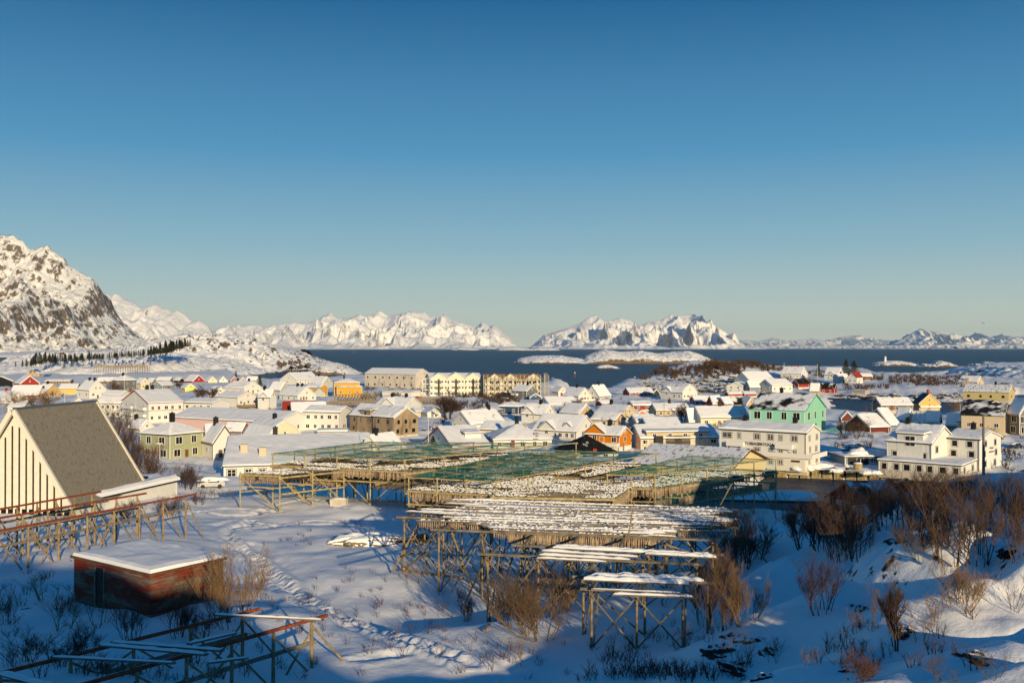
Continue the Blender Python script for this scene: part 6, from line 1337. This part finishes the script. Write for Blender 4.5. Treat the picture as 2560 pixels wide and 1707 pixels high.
for a in [(400, 1195, 85, 'slender white lamp post by the steep slate roof', 'lamp post', .12, None, 'lamp_post', 60, True), (895, 1122, 45, 'white flagpole beside the black trimmed gable', 'flagpole', .14, None, 'flagpole'),
          (1071, 1108, 75, 'tall white flagpole next to the dark conifer', 'flagpole', .16, None, 'flagpole'), (2458, 1188, 148, 'tall dark leaning mast before the lettered white gable', 'mast', .26, mat('mast_grey', (.16, .13, .12)), 'mast'),
          (1055, 1045, 62, 'thin dark pole right of the wooden warehouse', 'pole', .16, M_wood), (2044, 962, 52, 'tall white flagpole among the islet houses', 'flagpole', .3, None, 'flagpole', 200), (1960, 925, 18, 'white mast behind the house with two red chimneys', 'pole', .35, None, 'pole', 300),
          (1704, 1030, 30, 'wooden power pole behind the long tan house', 'power pole', .28, M_wood, 'power_pole', 200, False, True), (1660, 1042, 34, 'power pole in front of the long tan house', 'power pole', .24, M_wood, 'power_pole', 200, False, True),
          (1564, 1052, 30, 'wooden pole before the beige gabled house', 'power pole', .24, M_wood, 'power_pole', 200, False, True), (1628, 975, 12, 'short pole behind the low red house', 'power pole', .3, M_wood, 'power_pole', 300, False, True),
          (1756, 1003, 22, 'wooden pole beside the red cabin below the gambrel house', 'power pole', .25, M_wood, 'power_pole', 300, False, True), (162, 1012, 32, 'white lamp post above the slate ridge', 'lamp post', .18, None, 'lamp_post', 150, True),
          (254, 952, 32, 'white pole at the foot of the snowy hill', 'pole', .25, None, 'pole', 300), (385, 975, 34, 'grey pole left of the pale blue house', 'pole', .25, M_wood, 'pole', 200), (188, 976, 26, 'wooden pole left of the white gabled house', 'pole', .25, M_wood, 'power_pole', 200, False, True),
          (583, 1016, 34, 'white flagpole in front of the timber deck', 'flagpole', .18, None, 'flagpole', 200), (670, 975, 26, 'thin white pole beside the dark spruce', 'pole', .22, None, 'pole', 300),
          (2180, 1036, 28, 'pole at the channel behind the shaded roof', 'pole', .25, M_wood, 'pole', 200), (2165, 1034, 20, 'short pole with a red top by the channel', 'pole', .2, ROOFM['red'], 'pole', 200), (2383, 1028, 28, 'pole before the ochre industrial hall', 'pole', .25, M_wood, 'pole', 200),
          (2443, 1072, 28, 'pole behind the pale beige house', 'pole', .2, M_wood, 'pole', 200), (1380, 988, 20, 'lamp post by the sound', 'lamp post', .25, None, 'lamp_post', 300, True), (1830, 1020, 36, 'thin white flagpole above the long cream house', 'flagpole', .16, None, 'flagpole', 200),
          (2505, 926, 20, 'white beacon pole on top of the right headland', 'pole', .35, None, 'beacon', 300), (86, 925, 16, 'pale pole beside the tan house on the left shore', 'pole', .3, None, 'pole', 300), (1580, 1158, 34, 'white lamp post beside the orange house', 'lamp post', .14, None, 'lamp_post', 150, True)]: pole(*a)
for (px, py, hp, lab) in ((1437, 944, 14, 'slender sea mark with a white top in the sound'), (1587, 950, 9, 'small distant sea mark near the bushy hill'), (885, 883, 5, 'tiny white sail far out on the sound')):
    g = P(px, py, z=0); hh = hp * g.y / F; r_ = empty('sea_mark', g); tag(r_, lab, 'sea mark'); m = MB(); m.beam((0, 0, -1), (0, 0, hh * .75), .7, n=6); m.build('pole', ROOFM['red'] if hp > 6 else M_trim, r_); m = MB(); m.beam((0, 0, hh * .75), (0, 0, hh), 1.0, n=8); m.build('top_mark', M_trim, r_)
# ---------------------------------------------------------------- things on the snow
def blob(name, size, mt, seed=0, amp=.25, n=22, flat=.0, freq=1.6):
    V = []; Fc = []
    for i in range(n + 1):
        for j in range(n * 2):
            th = math.pi * i / n; ph = math.pi * j / n; d = np.array([math.sin(th) * math.cos(ph), math.sin(th) * math.sin(ph), math.cos(th)])
            k = 1 + amp * float(fbm(np.array([d[0] * freq + seed + d[2] * .7]), np.array([d[1] * freq + d[2] * freq]), 4, 80)[0] * 2); z = d[2] * k * size[2]
            V.append((d[0] * k * size[0], d[1] * k * size[1], max(z, -flat) if flat else z))
    m2 = n * 2
    for i in range(n):
        for j in range(m2): Fc.append((i * m2 + j, (i + 1) * m2 + j, (i + 1) * m2 + (j + 1) % m2, i * m2 + (j + 1) % m2))
    return mesh(name, V, Fc, mt, smooth=True)
M_rock = mixmat('rock_snow', SNOW, (.05, .04, .033), 1.4, -.10, -.02, slope=.66, bump=.9, bdist=.1, bscale=5)
# upturned boats / bundles under snow
M_tarp = mixmat('bundle_canvas', SNOW, (.22, .17, .10), 1.5, .05, .12, slope=.75, bump=.5)
for i, (px, py, L_, W_, Hh, lab) in enumerate(((880, 1356, 3.6, .95, .75, 'long snow covered bundle on the field, leftmost of the pile'), (915, 1361, 3.4, .95, .7, 'snow covered bundle in the middle of the pile'), (950, 1362, 3.0, 1.0, .75, 'snow covered bundle with brown straps, right of the pile'), (940, 1350, 2.6, .9, .8, 'snowy bundle at the back of the pile'), (975, 1352, 2.0, .8, .6, 'small snowy bundle at the right end of the pile'))):
    g = ground(px, py); r_ = empty('covered_bundle', g, R(24)); tag(r_, lab, 'bundle', None)
    link('cover', blob('cover', (L_ / 1.6, W_, Hh), M_tarp, i * 3, .16, 20), r_); link('snow_cap', blob('snow_cap', (L_ / 1.6 * .98, W_ * .96, Hh * .9), M_snow, i * 3, .16, 20), r_, loc=(0, 0, .16))
g = ground(1000, 1357); r_ = empty('cart_shaft', g, R(20)); tag(r_, 'dark wooden shaft lying right of the snowy bundles', 'shaft'); m = MB(); m.beam((-1, 0, .5), (2.6, 0, .25), .14); m.build('shaft', M_oldwood, r_); m = MB(); m.beam((-.5, .5, .1), (2.2, .1, .0), .3, .2); m.build('runner', M_black, r_)
g = ground(1034, 1353); r_ = empty('stand_post', g); tag(r_, 'short dark red two legged stand on the snow left of the woodpile', 'stand')
m = MB(); m.box(-.13, -.12, .42, .17, .12, .92); m.build('body', mat('stand_red', (.10, .02, .018)), r_)
for x_ in (-.07, .09): m = MB(); m.beam((x_, 0, -.1), (x_, 0, .42), .11); m.build('leg', M_black, r_)
g = ground(1057, 1355); r_ = empty('woodpile', g, R(18)); tag(r_, 'small dark woodpile with snow under the left end of the open rack', 'woodpile')
for j in range(3):
    for i in range(5 - j): m = MB(); x_ = -.6 + i * .3 + j * .15; m.beam((x_, -.7, .16 + j * .26), (x_, .7, .18 + j * .26), .27, n=9); m.build('log', M_wood if (i + j) % 3 else M_black, r_)
link('snow_cap', blob('snow_cap', (.7, .6, .22), M_snow, 4, .2, 12), r_, loc=(.1, 0, .92))
g = ground(848, 1262); r_ = empty('concrete_block', g, R(-8)); tag(r_, 'pale low concrete block under the left netted rack', 'block'); m = MB(); m.box(-1.0, -.5, -.3, 1.0, .5, .72); m.build('block', wallmat('concrete'), r_); link('snow_cap', blob('snow_cap', (.95, .45, .12), M_snow, 9, .1, 12), r_, loc=(0, 0, .74))
# buried car
g = ground(530, 1222, 60); r_ = empty('parked_car', g + Vector((0, 0, .1)), R(12)); tag(r_, 'car buried under deep snow in the shade beside the school building', 'car')
m = MB(); prof_ = [(-2.1, .35), (-2.1, .85), (-1.0, 1.0), (-.5, 1.5), (1.1, 1.55), (1.9, 1.1), (2.1, .9), (2.1, .35)]; n = len(prof_)
m.add([(x, -.85, z) for x, z in prof_] + [(x, .85, z) for x, z in prof_], [tuple(range(n)), tuple(range(2 * n - 1, n - 1, -1))] + [(i, n + i, n + (i + 1) % n, (i + 1) % n) for i in range(n)]); m.build('body', mat('car_white', (.5, .5, .5), .3), r_)
for s in (-1, 1):
    for x_ in (-1.3, 1.3): m = MB(); m.beam((x_, s * .88, .34), (x_, s * .7, .34), .66, n=16); m.build('wheel', M_black, r_)
m = MB(); m.box(-.45, -.90, 1.0, 1.2, -.86, 1.38); m.build('side_window', M_pane, r_)
link('snow_cap', blob('snow_cap', (2.2, 1.0, .55), M_snow, 2, .25, 20, .1), r_, loc=(0, 0, 1.25))
# boathouse on the near shore
def small_house(px, py, W_, D_, wh, rise, rz, col, label, sign=None, snowm='half', zf=None, name='boathouse', Yf=None, g='R'):
    C_ = P(px, py, Y=Yf) if Yf else ground(px, py, 60); h_ = dict(name=name, label=label, cat='boathouse', grp=None, W=W_, D=D_, wallh=wh, rise=rise, g=g, roof='gable', C=C_, r=Vector((math.cos(R(rz)), math.sin(R(rz)), 0)), l=None, color=col, col=col, ov=.5, rc='red' if col == 'red' else 'black', sn=snowm, st=.25, ch=(), trim=False, WR=None, WL=None, gw=0, dorm=(), ww=1, wh_=1, fr='white', chc='black')
    return house(h_), h_
Yb = 150.0; zc = HC - (1262 - HY) * Yb / F
rb, hb = small_house(2168, 1272, 11.5, 8.6, 2.6, 2.5, 22, 'red', 'red boathouse with white letters below its black snowy roof, behind the dark thicket', Yf=Yb, g='L', snowm='half')
rb.location.z = zc - 2.6 + .2
hb['root'] = rb
text(rb, 'ROBBE', 'L', 5.0, 1.5, 1.25, M_trim, .04)
# low snow covered boat hall and its shaded end wall
Yh = 138.0; c0 = P(2036, 1236, Y=Yh + 10)
r_ = empty('boat_hall', (c0.x, c0.y, 4.5), R(172)); tag(r_, 'low hall almost buried in snow on the shore between the racks and the red boathouse', 'hall')
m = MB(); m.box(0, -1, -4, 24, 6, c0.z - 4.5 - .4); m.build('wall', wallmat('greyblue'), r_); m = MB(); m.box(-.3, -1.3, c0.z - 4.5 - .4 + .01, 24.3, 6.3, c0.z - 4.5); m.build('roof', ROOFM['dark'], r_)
sl = snowlump(r_, -.3, 24.3, -1.3, 6.3, c0.z - 4.5 + .05, .7, 60, 40, 3, .35, 'roof_snow')
# heaps, rocks, barrels on the quay
def car(g, rz, col, label):
    r_ = empty('parked_car', g, R(rz)); tag(r_, label, 'car'); m = MB(); pf = [(-2.1, .3), (-2.1, .85), (-1.4, .95), (-.9, 1.4), (.9, 1.4), (1.3, .95), (2.1, .85), (2.1, .3)]; n = 8
    m.add([(x, -.85, z) for x, z in pf] + [(x, .85, z) for x, z in pf], [tuple(range(n)), tuple(range(2 * n - 1, n - 1, -1))] + [(i, n + i, n + (i + 1) % n, (i + 1) % n) for i in range(n)]); m.build('body', wallmat(col), r_)
    for s in (-1, 1):
        for x_ in (-1.35, 1.35): m = MB(); m.beam((x_, s * .88, .32), (x_, s * .7, .32), .62, n=14); m.build('wheel', M_black, r_)
        m = MB(); m.box(-.95, s * .86 - .02, .93, 1.0, s * .86 + .02, 1.3); m.build('side_window', M_pane, r_)
    link('snow_cap', blob('snow_cap', (1.9, .85, .35), M_snow, 5, .2, 14, .05), r_, loc=(0, 0, 1.15))
car(ground(1043, 997, 300), 20, 'red', 'small red car with snow on its roof before the row of white garages')
car(ground(2538, 1120, 200), 30, 'navy', 'dark car half buried in snow behind the lettered white gable')
car(ground(1262, 1002, 300), -15, 'grey', 'grey car under snow between brush and the dark grey house')
rr_ = find('dark open bays')['C']
for i, (px, py, s, lab) in enumerate(((2150, 1140, 2.6, 'big snow heap on the shaded garage roof'), (2190, 1138, 2.2, 'second snow heap at the right end of the garage roof'))):
    g = P(px, py, Y=rr_.y + 4); o = link('snow_heap', blob('snow_heap', (s * 1.5, s, s * .75), M_snow, i, .2)); o.location = g; tag(o, lab, 'snow heap')
for i, (px, py, s) in enumerate(((1990, 1168, 1.6), (2030, 1166, 2.2), (2060, 1162, 2.4), (2090, 1172, 1.8), (2165, 1178, 1.6), (2190, 1178, 1.8), (2110, 1118, 2.6), (2160, 1095, 3.0))):
    Yp = (HC - 2.4) * F / (py + 4 - HY); g = P(px, py + 4, Y=Yp); o = link('snow_heap', blob('snow_heap', (s * .9, s * .6, s * .3), M_snow, 10 + i, .3)); o.location = g
    tag(o, ['snow heap at the hotel corner', 'snow heap right of the hotel terrace', 'larger snow heap behind the quay edge', 'low snow heap left of the round tub', 'snow heap right of the round tub', 'snow heap before the low white wing', 'shaded snow heap behind the garage', 'high shaded snow heap under the dark red house'][i], 'snow heap')
g = P(2144, 1172, z=2.6); r_ = empty('tub', g); tag(r_, 'round tan hot tub with a snowy lid on the quay', 'tub'); m = MB(); m.beam((0, 0, 0), (0, 0, 1.35), 2.1, n=20); m.build('tub_wall', M_postw, r_); link('snow_cap', blob('snow_cap', (1.0, 1.0, .28), M_snow, 3, .1, 12), r_, loc=(0, 0, 1.4)); m = MB(); m.beam((.7, .3, 1.3), (.8, .3, 2.4), .15, n=8); m.build('flue', M_trim, r_)
g = P(2117, 1174, z=2.6); r_ = empty('barrel', g); tag(r_, 'small snow capped barrel left of the round tub', 'barrel'); m = MB(); m.beam((0, 0, 0), (0, 0, .8), .8, n=14); m.build('barrel_wall', M_black, r_); link('snow_cap', blob('snow_cap', (.6, .6, .3), M_snow, 6, .1, 12), r_, loc=(0, 0, .85))
g = ground(1395, 1040, 200); r_ = empty('barrel', g + Vector((0, 0, 0))); tag(r_, 'bright orange red barrel shaped vent behind the large white house', 'vent'); m = MB(); m.beam((0, 0, 0), (0, 0, 2.0), 1.2, n=14); m.build('pipe', mat('vent_orange', (.5, .08, .02)), r_)
g = P(2052, 1106, Y=find('large mint green')['C'].y - 22); 
r_ = empty('fence', g, R(4)); tag(r_, 'dark slatted fence in shade below the mint green building', 'fence')
for i in range(22): m = MB(); m.box(i * .8, 0, -1.2, i * .8 + .1, .1, 1.0); m.build('fence_post', M_oldwood, r_)
m = MB(); m.box(0, .1, -.9, 17.5, .14, .8); m.build('boards', mat('fence_blue', (.10, .15, .17)), r_)
ROCKS = [blob('rock', (1, 1, .8), M_rock, 20 + i, .28, 22, freq=2.2) for i in range(4)]
for i, (px, py, s, lab) in enumerate(((1800, 1625, 1.3, 'dark overhanging rock at the left of the snowy outcrop'), (1830, 1590, .9, 'dark rock under a snow lip on the outcrop'), (1880, 1600, 1.1, 'dark rock band in the middle of the outcrop'), (1925, 1625, .9, 'dark rock at the right end of the outcrop'), (1835, 1665, 1.2, 'dark rock hanging low on the left of the outcrop'),
     (1920, 1690, .7, 'small dark rock near the bottom edge below the outcrop'), (2130, 1515, .6, 'dark rock beside the reddish lone bush'), (2165, 1520, .6, 'second dark rock right of the reddish lone bush'), (2260, 1570, .7, 'dark rock under the forked young tree'), (2440, 1640, 1.0, 'dark cleft rock at the lower right'),
     (2120, 1670, .9, 'dark mossy rock at the bottom of the knoll'), (2230, 1355, .6, 'flat dark rock on the shaded slope'), (2260, 1352, .5, 'smaller dark rock next to the flat one'), (70, 1520, .5, 'small dark stone poking out of the shaded snow at the left'), (1720, 1580, .5, 'snow capped stone behind the nearest trestle'), (2530, 1370, .9, 'buried rock at the right edge'))):
    g = ground(px, py); o = link('rock', ROCKS[i % 4]); o.location = g + Vector((0, 0, -.34 * s)); o.scale = (s * .85, s * .7, s * .6); o.rotation_euler = (0, 0, i * 1.3); tag(o, lab, 'rock')
ROCKM = blob('rock', (1, 1, .8), M_rock, 31, .35, 8, freq=2.2); rv_ = [tuple(v.co) for v in ROCKM.vertices]; rf_ = [tuple(p.vertices) for p in ROCKM.polygons]; q = []; sc__ = []
for (x0, y0, x1, y1, n, a_, b_) in ((1600, 945, 1700, 985, 60, 1.2, 3.2), (1700, 945, 1850, 985, 90, 1.5, 4.0), (1780, 925, 1860, 960, 30, 1.5, 3.5), (2090, 1110, 2190, 1140, 22, .6, 1.6), (1060, 1055, 1110, 1085, 16, .5, 1.4), (2080, 985, 2420, 998, 70, .8, 2.4), (2050, 1130, 2090, 1150, 10, .6, 1.4), (1050, 965, 1070, 985, 8, 1, 2), (960, 968, 1040, 978, 26, .8, 2.2), (2500, 1120, 2560, 1180, 14, .4, 1.0), (2380, 940, 2560, 975, 24, 1, 3)):
    for _ in range(n):
        g = ground(random.uniform(x0, x1), random.uniform(y0, y1), 160); k = random.uniform(a_, b_); q.append((g.x, g.y, g.z - k * .25)); sc__.append((k * random.uniform(.8, 1.8), k, k * random.uniform(.4, .9)))
o = scatter('boulders', rv_, rf_, q, rng.random(len(q)) * 6, sc__, M_rock); tag(o, 'dark snow capped boulders on the hillsides and shores of the village', 'boulders', kind='stuff')
# crow-sized bird on the rack, gulls over the sound
bm = MB(); 
for (x0, z0, x1, z1) in ((0, 0, .9, .28), (.9, .28, 1.7, .02), (0, 0, -.9, .28), (-.9, .28, -1.7, .02)): bm.add([(x0, -.22, z0), (x1, -.12, z1), (x1, .14, z1), (x0, .22, z0), (x0, 0, z0 + .06)], [(0, 1, 2, 3), (0, 4, 1)])
bm.beam((0, -.5, -.02), (0, .45, 0), .22, .2, 6, .06)
gm = mesh('gull', bm.v, bm.f, mat('gull_grey', (.25, .25, .26)))
for (px, py, Yd, lab) in ((697, 798, 700, 'gull flying before the distant range, lower left one'), (779, 777, 700, 'gull flying highest before the distant range'), (784, 799, 700, 'gull flying just above the white ridge'), (2457, 808, 600, 'gull flying alone at the right of the sky')):
    o = link('gull', gm); o.location = P(px, py, Y=Yd); o.rotation_euler = (0, R(20), R(30)); tag(o, lab, 'gull')

# ---------------------------------------------------------------- sea air: far things fade
hz = bpy.data.materials.new('haze'); hz.use_nodes = True; t = hz.node_tree; t.nodes.clear()
o_ = t.nodes.new('ShaderNodeOutputMaterial'); pv = t.nodes.new('ShaderNodeVolumePrincipled'); pv.inputs['Color'].default_value = (.74, .90, .97, 1); pv.inputs['Density'].default_value = 0.8e-5; pv.inputs['Anisotropy'].default_value = 0.0
t.links.new(pv.outputs[0], o_.inputs['Volume'])
m = MB(); m.box(-70000, -350, -6, 70000, 66000, 1150); tag(m.build('haze', hz), 'thin sea haze that fades the far mountains', 'haze', kind='stuff')
